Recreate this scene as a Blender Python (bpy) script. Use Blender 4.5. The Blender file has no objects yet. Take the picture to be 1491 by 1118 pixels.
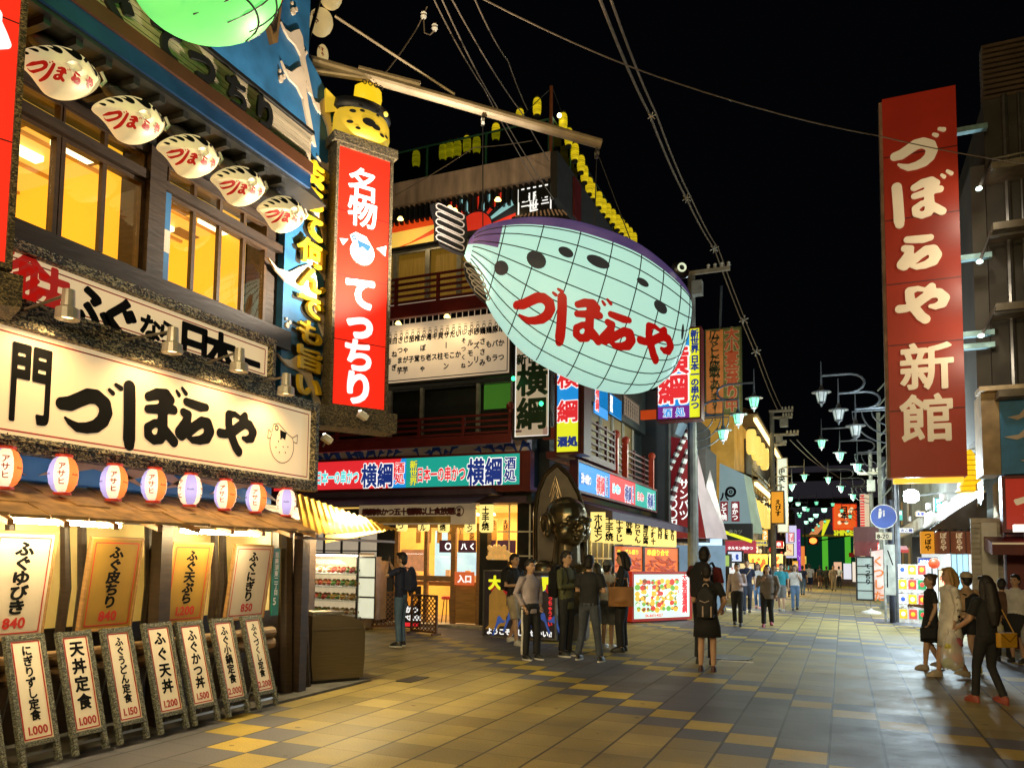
import bpy, math, random
import numpy as np
from math import sin, cos, pi, radians, sqrt, atan2
from mathutils import Vector, Matrix

# ------------------------------------------------------------------ camera, sky, exposure
SC = bpy.context.scene
COL = SC.collection
F, CX, CY, CAMH = 1130., 745.5, 729.5, 1.6
M = np.array([[.92002655, -.01772702, -.39145484], [.39167645, .07184117, .91729407], [.01186168, -.99725854, .07303904]])
camd = bpy.data.cameras.new("camera"); cam = bpy.data.objects.new("camera", camd); COL.objects.link(cam)
r_, u_, b_ = M @ [1, 0, 0], M @ [0, -1, 0], M @ [0, 0, -1]
cam.matrix_world = Matrix(((r_[0], u_[0], b_[0], 0), (r_[1], u_[1], b_[1], 0), (r_[2], u_[2], b_[2], CAMH), (0, 0, 0, 1)))
camd.sensor_width = 36; camd.lens = F / 1491 * 36; camd.shift_y = (CY - 559) / 1491
camd.clip_start = .05; camd.clip_end = 900
SC.camera = cam
w = bpy.data.worlds.new("World"); SC.world = w; w.use_nodes = True
w.node_tree.nodes['Background'].inputs[0].default_value = (.55, .62, .9, 1)
w.node_tree.nodes['Background'].inputs[1].default_value = .0016
SC.view_settings.view_transform = 'Standard'; SC.view_settings.look = 'None'
SC.view_settings.exposure = 0; SC.view_settings.gamma = 1
SC.cycles.use_denoising = True; SC.cycles.max_bounces = 6; SC.cycles.diffuse_bounces = 3; SC.cycles.glossy_bounces = 3
SC.cycles.transparent_max_bounces = 10; SC.cycles.sample_clamp_indirect = 4; SC.cycles.use_light_tree = True
SC.cycles.caustics_reflective = False; SC.cycles.caustics_refractive = False
NEAR = 640     # watts of each light of the lamps added behind the viewpoint
TUBE = 210     # radiance of a fluorescent tube

rnd = random.Random(7)

# ------------------------------------------------------------------ planes: pixel -> point on a real wall, board or floor
def ray(px, py): return M @ np.array([px - CX, py - CY, F])
def G(px, py, z=0):                       # a pixel on a level plane (the pavement)
    r = ray(px, py); t = (z - CAMH) / r[2]; return Vector((r[0]*t, r[1]*t, z))
class PL:                                 # an upright plane: local x along it, y into it, z up
    def __init__(s, x, y, deg): s.x, s.y, s.a = x, y, radians(deg); s.d = (cos(s.a), sin(s.a)); s.n = (-sin(s.a), cos(s.a))
    def l(s, px, py):
        r = ray(px, py); t = (s.x*s.n[0] + s.y*s.n[1]) / (r[0]*s.n[0] + r[1]*s.n[1])
        p = r*t; return ((p[0]-s.x)*s.d[0] + (p[1]-s.y)*s.d[1], CAMH + p[2])
    def w(s, x, z, out=0): return Vector((s.x + s.d[0]*x - s.n[0]*out, s.y + s.d[1]*x - s.n[1]*out, z))
    def off(s, out): p = s.w(0, 0, out); q = PL(p.x, p.y, 0); q.a, q.d, q.n = s.a, s.d, s.n; return q
def LX(x): return PL(x, 0, 90)            # wall on the left of the street, facing +X: local x = world Y
def RX(x): return PL(x, 0, -90)           # wall on the right: local x = -world Y
def FY(y): return PL(0, y, 0)             # wall facing the camera: local x = world X

# ------------------------------------------------------------------ objects
def thing(name, label, cat, loc, rz=0, group=None):
    o = bpy.data.objects.new(name, None); COL.objects.link(o); o.location = loc; o.rotation_euler = (0, 0, rz)
    o.empty_display_size = .1; tag(o, label, cat, group); return o
def tag(o, label, cat=None, group=None):
    if label: o['label'] = label
    if cat: o['category'] = cat
    if group: o['group'] = group
    return o
def at(pl, x, z, name, label, cat, group=None, out=0): return thing(name, label, cat, pl.w(x, z, out), pl.a, group)
def children(o): return [c for c in bpy.data.objects if c.parent == o]
def dup(o, loc, rz=None, label=None, kids=None, parent=None):
    c = o.copy(); COL.objects.link(c)
    if parent is None:
        c.location = loc
        if rz is not None: c.rotation_euler = (0, 0, rz)
        if label: c['label'] = label
    else: c.parent = parent
    for ch in o.children: dup(ch, None, parent=c)
    return c

# ------------------------------------------------------------------ glyphs: outlines thickened by a distance field and contoured
_gc, _raw = {}, {}
def _font_tris(ch):
    if ch in _raw: return _raw[ch]
    c = bpy.data.curves.new("glyph", "FONT"); c.body = ch; c.size = 1; c.resolution_u = 4
    o = bpy.data.objects.new("glyph", c); COL.objects.link(o); dg = bpy.context.evaluated_depsgraph_get()
    me = bpy.data.meshes.new_from_object(o.evaluated_get(dg))
    V = np.array([v.co[:2] for v in me.vertices], float).reshape(-1, 2); T = [list(p.vertices) for p in me.polygons]
    bpy.data.objects.remove(o); bpy.data.curves.remove(c); bpy.data.meshes.remove(me)
    _raw[ch] = (V, T); return _raw[ch]
BRUSH = {  # hand-brushed strokes (x, y down, radius) in a 1000 box
 'づ': [[(95,430,62),(190,415,72),(290,360,72),(400,300,76),(500,290,74),(600,345,76),(625,430,76),(590,520,72),(510,590,66),(400,625,56),(290,635,48),(200,600,32),(140,560,14)],
       [(655,190,22),(700,215,27)],[(735,120,22),(800,145,30)]],
 'ぼ': [[(130,120,68),(140,260,70),(150,480,70),(155,640,72),(160,700,60)],
       [(380,170,48),(500,120,60),(620,110,66),(690,150,52)],[(380,300,44),(500,280,50),(640,240,64),(740,250,50)],
       [(590,130,56),(585,300,62),(590,450,66)],[(590,430,64),(480,430,42),(390,490,48),(400,570,50),(480,610,48),(570,580,58),(600,480,66),(680,530,60),(760,590,58)],
       [(770,40,20),(805,75,26)],[(850,-5,22),(905,40,28)]],
 'ら': [[(255,130,48),(350,140,54),(480,150,58),(580,140,46)],[(215,260,50),(300,270,46),(260,390,72),(180,500,78),(200,520,70)],
       [(190,510,70),(310,470,62),(430,380,62),(520,325,66),(610,335,76),(650,415,78),(610,500,70),(500,545,54),(380,560,42),(310,540,26)]],
 'や': [[(110,400,60),(200,400,56),(330,360,64),(460,270,66),(560,210,68),(670,220,66),(740,300,70),(710,380,64),(620,415,46),(545,405,28)],
       [(255,150,58),(265,280,62),(330,420,66),(410,540,66),(470,590,66)],[(260,140,54),(370,120,38),(480,150,30),(570,110,52),(580,190,50)]],
}
def glyph(ch, bold=.03, n=56):
    k = (ch, bold, n)
    if k in _gc: return _gc[k]
    if bold == 'brush' and ch in BRUSH or bold == 'brushx' and ch in BRUSH:
        ext = .045 if bold == 'brushx' else 0
        lo, hi = np.array([-.16, -.2]), np.array([1.12, 1.06])
        xs = np.linspace(lo[0], hi[0], n+1); ys = np.linspace(lo[1], hi[1], n+1); PX, PY = np.meshgrid(xs, ys)
        D = np.full(PX.shape, 9.)
        for st in BRUSH[ch]:
            P = [(x/1000*1.14-.04, .84-y/1000*1.22, r/1000*1.25) for x, y, r in st]
            for (x0, y0, r0), (x1, y1, r1) in zip(P, P[1:]):
                dx, dy = x1-x0, y1-y0; L = dx*dx+dy*dy+1e-9
                t = np.clip(((PX-x0)*dx+(PY-y0)*dy)/L, 0, 1); t2 = t*t*(3-2*t)*.5+t*.5
                D = np.minimum(D, np.hypot(PX-x0-t*dx, PY-y0-t*dy)-(r0+(r1-r0)*t2)-ext)
        adv = 1.0
    else:
        V, T = _font_tris(ch)
        if isinstance(bold, str):
            x_ = bold == 'brushx'; tot = sum(abs(np.cross(V[b_]-V[a], V[c_]-V[a])) for t in T for a, b_, c_ in [(t[0], t[q], t[q+1]) for q in range(1, len(t)-1)])/2 if len(V) else 0
            bold = min(.06, max(.022, .085-.25*tot))+(.045 if x_ else 0)
        if len(V) == 0:
            _gc[k] = (np.zeros((0, 2)), [], .5); return _gc[k]
        lo = V.min(0)-bold-.03; hi = V.max(0)+bold+.03
        nx = max(6, int(n*(hi[0]-lo[0]))); ny = max(6, int(n*(hi[1]-lo[1])))
        xs = np.linspace(lo[0], hi[0], nx+1); ys = np.linspace(lo[1], hi[1], ny+1); PX, PY = np.meshgrid(xs, ys)
        cnt = {}
        for t in T:
            for a, b in zip(t, t[1:]+t[:1]): e = (min(a, b), max(a, b)); cnt[e] = cnt.get(e, 0)+1
        D = np.full(PX.shape, 9.); I = np.zeros(PX.shape, bool)
        for (a, b), c_ in cnt.items():
            if c_ > 1: continue
            (x0, y0), (x1, y1) = V[a], V[b]; dx, dy = x1-x0, y1-y0; L = dx*dx+dy*dy+1e-12
            t = np.clip(((PX-x0)*dx+(PY-y0)*dy)/L, 0, 1); D = np.minimum(D, np.hypot(PX-x0-t*dx, PY-y0-t*dy))
        for t in T:
            A = V[t[0]]
            for q in range(1, len(t)-1):
                B, C_ = V[t[q]], V[t[q+1]]
                s0 = (B[0]-A[0])*(PY-A[1])-(B[1]-A[1])*(PX-A[0]); s1 = (C_[0]-B[0])*(PY-B[1])-(C_[1]-B[1])*(PX-B[0]); s2 = (A[0]-C_[0])*(PY-C_[1])-(A[1]-C_[1])*(PX-C_[0])
                I |= ((s0 >= 0) & (s1 >= 0) & (s2 >= 0)) | ((s0 <= 0) & (s1 <= 0) & (s2 <= 0))
        D = np.where(I, -D, D)-bold
        adv = 1.0 if ord(ch) > 0x2000 else (V[:, 0].max()+.06)
    ny, nx = D.shape[0]-1, D.shape[1]-1
    verts, faces, vid = [], [], {}
    def vert(key, x, y):
        if key not in vid: vid[key] = len(verts); verts.append((x, y))
        return vid[key]
    for j in range(ny):
        i = 0
        while i < nx:
            d = (D[j, i], D[j, i+1], D[j+1, i+1], D[j+1, i])
            if max(d) <= 0:
                faces.append([vert((i, j), xs[i], ys[j]), vert((i+1, j), xs[i+1], ys[j]), vert((i+1, j+1), xs[i+1], ys[j+1]), vert((i, j+1), xs[i], ys[j+1])])
            elif min(d) <= 0:
                co = ((i, j), (i+1, j), (i+1, j+1), (i, j+1)); f = []
                for q in range(4):
                    a, b = q, (q+1) % 4
                    if d[a] <= 0: f.append(vert(co[a], xs[co[a][0]], ys[co[a][1]]))
                    if (d[a] <= 0) != (d[b] <= 0):
                        t = d[a]/(d[a]-d[b]); (ia, ja), (ib, jb) = co[a], co[b]
                        f.append(vert((min(co[a], co[b]), max(co[a], co[b])), xs[ia]+(xs[ib]-xs[ia])*t, ys[ja]+(ys[jb]-ys[ja])*t))
                if len(f) > 2: faces.append(f)
            i += 1
    _gc[k] = (np.array(verts).reshape(-1, 2), faces, adv); return _gc[k]

# ------------------------------------------------------------------ mesh builder
class MB:
    def __init__(s): s.v, s.f, s.mi, s.cur = [], [], [], 0
    def add(s, vs, fs):
        o = len(s.v); s.v.extend([tuple(v) for v in vs]); s.f.extend([[i+o for i in f] for f in fs]); s.mi.extend([s.cur]*len(fs)); return s
    def mat(s, i): s.cur = i; return s
    def box(s, x0, x1, y0, y1, z0, z1, R=None, o=None):
        vs = [(x, y, z) for x in (x0, x1) for y in (y0, y1) for z in (z0, z1)]
        if R is not None: o = o or Vector(((x0+x1)/2, (y0+y1)/2, (z0+z1)/2)); vs = [tuple(R @ (Vector(v)-o)+o) for v in vs]
        return s.add(vs, [(0, 1, 3, 2), (4, 6, 7, 5), (0, 4, 5, 1), (2, 3, 7, 6), (0, 2, 6, 4), (1, 5, 7, 3)])
    def frame(s, x0, x1, z0, z1, t, y0, y1):     # picture frame around a rectangle; bars butt end to end
        s.box(x0-t, x1+t, y0, y1, z1, z1+t); s.box(x0-t, x1+t, y0, y1, z0-t, z0); s.box(x0-t, x0, y0, y1, z0, z1); return s.box(x1, x1+t, y0, y1, z0, z1)
    def quad(s, a, b, c, d): return s.add([a, b, c, d], [(0, 1, 2, 3)])
    def tube(s, pts, r, n=8, cap=True, sq=(1, 1)):
        pts = [Vector(p) for p in pts]; rs = r if isinstance(r, (list, tuple)) else [r]*len(pts); vs, fs = [], []
        u = None
        for i, p in enumerate(pts):
            t = (pts[min(i+1, len(pts)-1)]-pts[max(i-1, 0)]).normalized()
            if u is None: u = t.cross(Vector((0, 0, 1)) if abs(t.z) < .95 else Vector((0, 1, 0))).normalized()
            u = (u-t*u.dot(t)).normalized(); v = t.cross(u)
            for k in range(n): a = 2*pi*k/n; vs.append(p+u*(cos(a)*rs[i]*sq[0])+v*(sin(a)*rs[i]*sq[1]))
        for i in range(len(pts)-1):
            for k in range(n): fs.append((i*n+k, i*n+(k+1) % n, (i+1)*n+(k+1) % n, (i+1)*n+k))
        if cap: fs.append(tuple(range(n))[::-1]); fs.append(tuple((len(pts)-1)*n+k for k in range(n)))
        return s.add(vs, fs)
    def lathe(s, prof, n=16, c=(0, 0, 0), sx=1, sy=1, axis='z', a0=0, a1=2*pi):
        full = abs(a1-a0-2*pi) < 1e-6; m = n if full else n+1; vs, fs = [], []
        for r, z in prof:
            for k in range(m):
                a = a0+(a1-a0)*k/n; p = (r*cos(a)*sx, r*sin(a)*sy, z)
                if axis == 'x': p = (p[2], p[0], p[1])
                if axis == 'y': p = (p[0], p[2], p[1])
                vs.append((p[0]+c[0], p[1]+c[1], p[2]+c[2]))
        for i in range(len(prof)-1):
            for k in range(n): fs.append((i*m+k, i*m+(k+1) % m, (i+1)*m+(k+1) % m, (i+1)*m+k))
        return s.add(vs, fs)
    def ell(s, c, r, n=14, m=9, R=None):
        vs, fs = [], []
        for j in range(m+1):
            b = pi*j/m
            for k in range(n):
                a = 2*pi*k/n; p = Vector((r[0]*sin(b)*cos(a), r[1]*sin(b)*sin(a), r[2]*cos(b)))
                if R is not None: p = R @ p
                vs.append((p[0]+c[0], p[1]+c[1], p[2]+c[2]))
        for j in range(m):
            for k in range(n): fs.append((j*n+k, j*n+(k+1) % n, (j+1)*n+(k+1) % n, (j+1)*n+k))
        return s.add(vs, fs)
    def prism(s, poly, y0, y1):                  # outline in the xz plane, extruded along y
        n = len(poly); vs = [(x, y0, z) for x, z in poly]+[(x, y1, z) for x, z in poly]
        fs = [tuple(range(n)), tuple(range(2*n-1, n-1, -1))]+[(i, i+n, (i+1) % n+n, (i+1) % n) for i in range(n)]
        return s.add(vs, fs)
    def flat(s, poly, y): return s.add([(x, y, z) for x, z in poly], [tuple(range(len(poly)))])
    def disc(s, cx, cz, r, y, n=16, sx=1, rot=0): return s.flat([(cx+r*sx*cos(2*pi*k/n)*cos(rot)-r*sin(2*pi*k/n)*sin(rot), cz+r*sx*cos(2*pi*k/n)*sin(rot)+r*sin(2*pi*k/n)*cos(rot)) for k in range(n)], y)
    def ring(s, cx, cz, r0, r1, y, n=18):
        vs = [(cx+r*cos(2*pi*k/n), y, cz+r*sin(2*pi*k/n)) for k in range(n) for r in (r0, r1)]
        return s.add(vs, [(2*k, 2*k+1, (2*k+3) % (2*n), (2*k+2) % (2*n)) for k in range(n)])
    def line(s, pts, wd, y):                     # flat painted stroke
        for (x0, z0), (x1, z1) in zip(pts, pts[1:]):
            L = math.hypot(x1-x0, z1-z0) or 1; nx, nz = -(z1-z0)/L*wd/2, (x1-x0)/L*wd/2
            s.flat([(x0-nx, z0-nz), (x1-nx, z1-nz), (x1+nx, z1+nz), (x0+nx, z0+nz)], y)
        return s
    def text(s, txt, x, z, size, y, bold=.03, vertical=False, sx=1, gap=1.0, n=None, th=0, fn=None, shear=0, center=False):
        """x, z = left foot of the first glyph (vertical: left foot of the topmost); size = em height"""
        n = n or (64 if size > .5 else 48 if size > .18 else 34)
        if center and not vertical:
            tot = sum(glyph(c, bold, n)[2]*size*sx*gap if c != ' ' else .4*size*sx for c in txt); x -= tot/2
        for ch in txt:
            if ch == ' ':
                if vertical: z -= size*.5
                else: x += size*sx*.4
                continue
            turn = vertical and ch in 'ー一' and ch == 'ー'
            V, fs, adv = glyph(ch, bold, n)
            if len(V):
                if turn: V = np.stack([.88-V[:, 1]-.02, V[:, 0]-.12], 1)
                xx = x+V[:, 0]*size*sx; zz = z+V[:, 1]*size+shear*V[:, 0]*size
                if vertical and ord(ch) < 0x2000: xx = xx+(1-adv)*.5*size*sx
                if fn: s.add([fn(a, b) for a, b in zip(xx, zz)], fs)
                elif th:
                    k = len(xx); cnt = {}
                    for f in fs:
                        for a, b in zip(f, f[1:]+f[:1]): cnt[(a, b)] = 1
                    side = [(a, a+k, b+k, b) for (a, b) in cnt if (b, a) not in cnt]
                    s.add([(a, y, b) for a, b in zip(xx, zz)]+[(a, y+th, b) for a, b in zip(xx, zz)], list(fs)+side)
                else: s.add([(a, y, b) for a, b in zip(xx, zz)], fs)
            if vertical: z -= size*gap
            else: x += adv*size*sx*gap; z += shear*adv*size*gap
        return s
    def build(s, name, mats, parent=None, smooth=False, loc=None):
        me = bpy.data.meshes.new(name); me.from_pydata(s.v, [], s.f)
        mats = mats if isinstance(mats, (list, tuple)) else [mats]
        for m in mats: me.materials.append(m)
        if len(mats) > 1: me.polygons.foreach_set('material_index', s.mi)
        if smooth: me.polygons.foreach_set('use_smooth', [True]*len(me.polygons))
        me.update(); o = bpy.data.objects.new(name, me); COL.objects.link(o)
        if parent: o.parent = parent
        if loc is not None: o.location = loc
        return o

# ------------------------------------------------------------------ materials
def L1(c): c /= 255; return c/12.92 if c <= .04045 else ((c+.055)/1.055)**2.4
def rgb(r, g, b): return (L1(r), L1(g), L1(b), 1)
_m = {}
def pm(name, col, rough=.6, metal=0., var=.25, scale=6., bump=.0, emit=0., ecol=None, stretch=None, spec=.5, sample=False, alpha=1., detail=4):
    """procedural principled material: base colour varied by noise, optional bump and own light"""
    if name in _m: return _m[name]
    m = bpy.data.materials.new(name); m.use_nodes = True; nt = m.node_tree; N, Lk = nt.nodes, nt.links; b = N['Principled BSDF']
    b.inputs['Roughness'].default_value = rough; b.inputs['Metallic'].default_value = metal; b.inputs['Specular IOR Level'].default_value = spec
    tc = N.new('ShaderNodeTexCoord'); mp = N.new('ShaderNodeMapping'); Lk.new(tc.outputs['Object'], mp.inputs[0])
    if stretch: mp.inputs['Scale'].default_value = stretch
    nz = N.new('ShaderNodeTexNoise'); nz.inputs['Scale'].default_value = scale; nz.inputs['Detail'].default_value = detail; Lk.new(mp.outputs[0], nz.inputs[0])
    mx = N.new('ShaderNodeMix'); mx.data_type = 'RGBA'
    mx.inputs['A'].default_value = [c*(1-var) for c in col[:3]]+[1]; mx.inputs['B'].default_value = [min(1, c*(1+var)) for c in col[:3]]+[1]
    rp = N.new('ShaderNodeMapRange'); rp.inputs[1].default_value = .3; rp.inputs[2].default_value = .7; Lk.new(nz.outputs['Fac'], rp.inputs[0])
    Lk.new(rp.outputs[0], mx.inputs['Factor']); Lk.new(mx.outputs['Result'], b.inputs['Base Color'])
    if bump:
        bp = N.new('ShaderNodeBump'); bp.inputs['Strength'].default_value = bump; bp.inputs['Distance'].default_value = .02; Lk.new(nz.outputs['Fac'], bp.inputs['Height']); Lk.new(bp.outputs[0], b.inputs['Normal'])
    if emit:
        if ecol is None: Lk.new(mx.outputs['Result'], b.inputs['Emission Color'])
        else: b.inputs['Emission Color'].default_value = ecol
        b.inputs['Emission Strength'].default_value = emit
        if not sample: m.cycles.emission_sampling = 'NONE'
    if alpha < 1: b.inputs['Alpha'].default_value = alpha
    _m[name] = m; return m
def lit(name, col, k=1., var=.04, scale=3., sample=False):      # backlit panel, lamp shade, or surface with its lamplight put in as glow
    return pm(name, [c*.6 for c in col[:3]], .5, 0, var, scale, emit=k, ecol=None if False else [c for c in col[:3]]+[1], sample=sample)
def glassm(name, tint=(1, 1, 1), gl=.12):
    if name in _m: return _m[name]
    m = bpy.data.materials.new(name); m.use_nodes = True; nt = m.node_tree; N, Lk = nt.nodes, nt.links; N.remove(N['Principled BSDF'])
    t = N.new('ShaderNodeBsdfTransparent'); t.inputs[0].default_value = (*tint, 1); g = N.new('ShaderNodeBsdfGlossy'); g.inputs['Roughness'].default_value = .03
    mx = N.new('ShaderNodeMixShader'); mx.inputs[0].default_value = gl; Lk.new(t.outputs[0], mx.inputs[1]); Lk.new(g.outputs[0], mx.inputs[2]); Lk.new(mx.outputs[0], N['Material Output'].inputs[0])
    _m[name] = m; return m
def ropem(name, dark, light, sc=1.):       # rope-like or chipped-stone frame: tangled ridges
    if name in _m: return _m[name]
    m = pm(name, dark, .55, 0, .3, 10, bump=0); nt = m.node_tree; N, Lk = nt.nodes, nt.links; b = N['Principled BSDF']
    tc = N.new('ShaderNodeTexCoord'); mp = N.new('ShaderNodeMapping'); mp.inputs['Scale'].default_value = (1, 1, 1.9); Lk.new(tc.outputs['Object'], mp.inputs[0])
    nz = N.new('ShaderNodeTexNoise'); nz.inputs['Scale'].default_value = 26*sc; nz.inputs['Detail'].default_value = 3; nz.inputs['Distortion'].default_value = 1.2; Lk.new(mp.outputs[0], nz.inputs[0])
    rp = N.new('ShaderNodeValToRGB'); rp.color_ramp.elements[0].position = .49; rp.color_ramp.elements[1].position = .57
    rp.color_ramp.elements[0].color = dark; rp.color_ramp.elements[1].color = light; Lk.new(nz.outputs['Fac'], rp.inputs[0]); Lk.new(rp.outputs[0], b.inputs['Base Color'])
    bp = N.new('ShaderNodeBump'); bp.inputs['Strength'].default_value = .8; bp.inputs['Distance'].default_value = .03; Lk.new(nz.outputs['Fac'], bp.inputs['Height']); Lk.new(bp.outputs[0], b.inputs['Normal'])
    return m

BLACK = pm('black_paint', (.012, .012, .012), .45, var=.3)
INK = pm('black_ink', (.006, .006, .006), .8, var=.2, spec=.08)
REDINK = pm('red_ink', (.42, .018, .012), .6, var=.15)
WHITE = pm('white_paint', (.75, .74, .7), .5, var=.08)
STEEL = pm('dull_steel', (.32, .31, .29), .35, .9, .2, 5)
DARKWOOD = pm('dark_wood', (.026, .014, .007), .55, 0, .4, 5, .2, stretch=(1, 1, 6))
WOOD = pm('warm_wood', (.32, .17, .06), .5, 0, .3, 4, .15, stretch=(1, 1, 8))
MAROON = pm('maroon_paint', (.13, .012, .012), .45, 0, .2, 4)
TUBEM = pm('fluorescent_glow', (1, .93, .75), .5, emit=TUBE, ecol=(1, .80, .42, 1), sample=True)
TUBEW = pm('white_fluorescent_glow', (1, 1, 1), .5, emit=60, ecol=(1, .92, .75, 1), sample=True)

# ------------------------------------------------------------------ the pavement: square pavers, yellow and grey, laid in diagonal bands
def build_ground():
    m = bpy.data.materials.new('square_pavers'); m.use_nodes = True; nt = m.node_tree; N, Lk = nt.nodes, nt.links; b = N['Principled BSDF']
    def math_(op, a, b_=None):
        n = N.new('ShaderNodeMath'); n.operation = op
        for i, q in enumerate((a, b_)):
            if q is None: continue
            if isinstance(q, (int, float)): n.inputs[i].default_value = q
            else: Lk.new(q, n.inputs[i])
        return n.outputs[0]
    tc = N.new('ShaderNodeTexCoord'); sp = N.new('ShaderNodeSeparateXYZ'); Lk.new(tc.outputs['Object'], sp.inputs[0])
    i_ = math_('DIVIDE', math_('ADD', sp.outputs[0], .14), .435); j_ = math_('DIVIDE', math_('SUBTRACT', sp.outputs[1], 8.86), .42)
    fi, fj = math_('FLOOR', i_), math_('FLOOR', j_)
    v = math_('FLOORED_MODULO', math_('ADD', math_('ADD', fi, fj), 7), 20)
    rp = N.new('ShaderNodeValToRGB'); rp.color_ramp.interpolation = 'CONSTANT'
    Lk.new(math_('DIVIDE', math_('ADD', v, .5), 20), rp.inputs[0]); E = rp.color_ramp.elements
    Y, Gr = (.27, .205, .062, 1), (.085, .083, .1, 1); Y2 = (.42, .3, .045, 1)
    E[0].position = 0; E[0].color = Gr; E[1].position = .05; E[1].color = Y2
    for p, c in ((.1, Gr), (.35, Y2), (.4, Gr), (.45, Y)): e = E.new(p); e.color = c
    wn = N.new('ShaderNodeTexWhiteNoise'); wn.noise_dimensions = '2D'; cb = N.new('ShaderNodeCombineXYZ'); Lk.new(fi, cb.inputs[0]); Lk.new(fj, cb.inputs[1]); Lk.new(cb.outputs[0], wn.inputs['Vector'])
    nz = N.new('ShaderNodeTexNoise'); nz.inputs['Scale'].default_value = 1.3; nz.inputs['Detail'].default_value = 7; nz.inputs['Roughness'].default_value = .7; Lk.new(tc.outputs['Object'], nz.inputs[0])
    n2 = N.new('ShaderNodeTexNoise'); n2.inputs['Scale'].default_value = 90; n2.inputs['Detail'].default_value = 2; Lk.new(tc.outputs['Object'], n2.inputs[0])
    k = math_('MULTIPLY', math_('ADD', math_('MULTIPLY', wn.outputs[0], .5), .72), math_('ADD', math_('MULTIPLY', nz.outputs['Fac'], 1.1), .45))
    k = math_('MULTIPLY', k, math_('ADD', math_('MULTIPLY', n2.outputs['Fac'], 1.3), .35))
    ui, uj = math_('FRACT', i_), math_('FRACT', j_)
    di = math_('ABSOLUTE', math_('SUBTRACT', ui, .5)); dj = math_('ABSOLUTE', math_('SUBTRACT', uj, .5))
    ji = math_('GREATER_THAN', di, .474); jj = math_('MULTIPLY', math_('GREATER_THAN', dj, .488), .45)
    ev = math_('MULTIPLY', math_('GREATER_THAN', dj, .485), math_('LESS_THAN', math_('FLOORED_MODULO', math_('ADD', fj, math_('MULTIPLY', fi, 3)), 7), 2))
    jo = math_('MAXIMUM', math_('MAXIMUM', math_('MULTIPLY', ji, .8), jj), math_('MULTIPLY', ev, .3))
    vo = N.new('ShaderNodeTexVoronoi'); vo.inputs['Scale'].default_value = 2.6; vo.inputs['Randomness'].default_value = 1; Lk.new(tc.outputs['Object'], vo.inputs['Vector'])
    gum = math_('MULTIPLY', math_('LESS_THAN', vo.outputs['Distance'], .075), .55); k = math_('MULTIPLY', k, math_('SUBTRACT', 1, gum))
    n3 = N.new('ShaderNodeTexNoise'); n3.inputs['Scale'].default_value = .55; n3.inputs['Detail'].default_value = 5; n3.inputs['Distortion'].default_value = 1.5; Lk.new(tc.outputs['Object'], n3.inputs[0])
    k = math_('MULTIPLY', k, math_('ADD', math_('MULTIPLY', n3.outputs['Fac'], .9), .55))
    k = math_('MULTIPLY', k, math_('SUBTRACT', 1, jo))
    sc = N.new('ShaderNodeVectorMath'); sc.operation = 'SCALE'; Lk.new(rp.outputs[0], sc.inputs[0]); Lk.new(k, sc.inputs['Scale']); Lk.new(sc.outputs[0], b.inputs['Base Color'])
    Lk.new(math_('ADD', math_('MULTIPLY', nz.outputs['Fac'], .5), .34), b.inputs['Roughness'])
    bp = N.new('ShaderNodeBump'); bp.inputs['Strength'].default_value = .35; bp.inputs['Distance'].default_value = .01; Lk.new(math_('SUBTRACT', math_('MULTIPLY', n2.outputs['Fac'], .4), jo), bp.inputs['Height']); Lk.new(bp.outputs[0], b.inputs['Normal'])
    g = MB().box(-160, 160, -60, 420, -.3, 0).build('ground', m); g['kind'] = 'structure'
    c = MB().box(-9, -5.62, -3, 8.62, .002, .03).build('concrete_apron', pm('rough_concrete', (.09, .085, .08), .8, 0, .35, 5, .3)); c['kind'] = 'structure'
build_ground()
# ================================================================== LEFT: the puffer-fish restaurant
CREAM = lit('cream_board_lamplight', rgb(255, 222, 168), .55)  # spotlit from outside; part of that lamplight is put into its own glow
PAPER = pm('white_menu_paper', (.8, .7, .55), .6, 0, .06, 3)
BLUE = pm('wave_blue_paint', (.022, .12, .27), .5, 0, .35, 3)
FOAM = pm('wave_foam_paint', (.62, .5, .38), .55, 0, .12, 4)
GOLD = pm('gold_letter_paint', (.72, .46, .02), .4, 0, .15, 5)
ROPE = ropem('black_rope_moulding', (.008, .008, .007, 1), (.5, .43, .26, 1))
STONE = ropem('chipped_stone_frame', (.03, .025, .016, 1), (.25, .19, .095, 1), 1.6)
REDLIT = lit('red_backlit_panel', rgb(242, 40, 20), .95, .22, 1.1)
WHITELIT = lit('white_backlit_letters', (1, 1, 1), 1.0, 0)
BRONZE = pm('brown_metal', (.2, .15, .09), .35, .7, .2, 3)
def crest(mb, x, z, sx, sz, y, flip=1, th=.03):
    P = [(0, .75), (.12, .66), (.3, .7), (.45, .88), (.58, 1), (.7, .88), (.75, .62), (.84, .3), (1.12, -.42), (.98, -.38), (.8, .02), (.66, .36), (.48, .5), (.25, .52), (.1, .62)]
    mb.prism([(x+a*sx*flip, z+b*sz) for a, b in P], y-th, y)
def foamdrops(mb, x, z, s, y):
    for a, b, r in ((0, 0, .3), (.45, .5, .2), (-.2, .75, .14)): mb.prism([(x+a*s+r*s*cos(t*pi/5), z+b*s+1.3*r*s*sin(t*pi/5)) for t in range(10)], y-.025, y)

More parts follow.
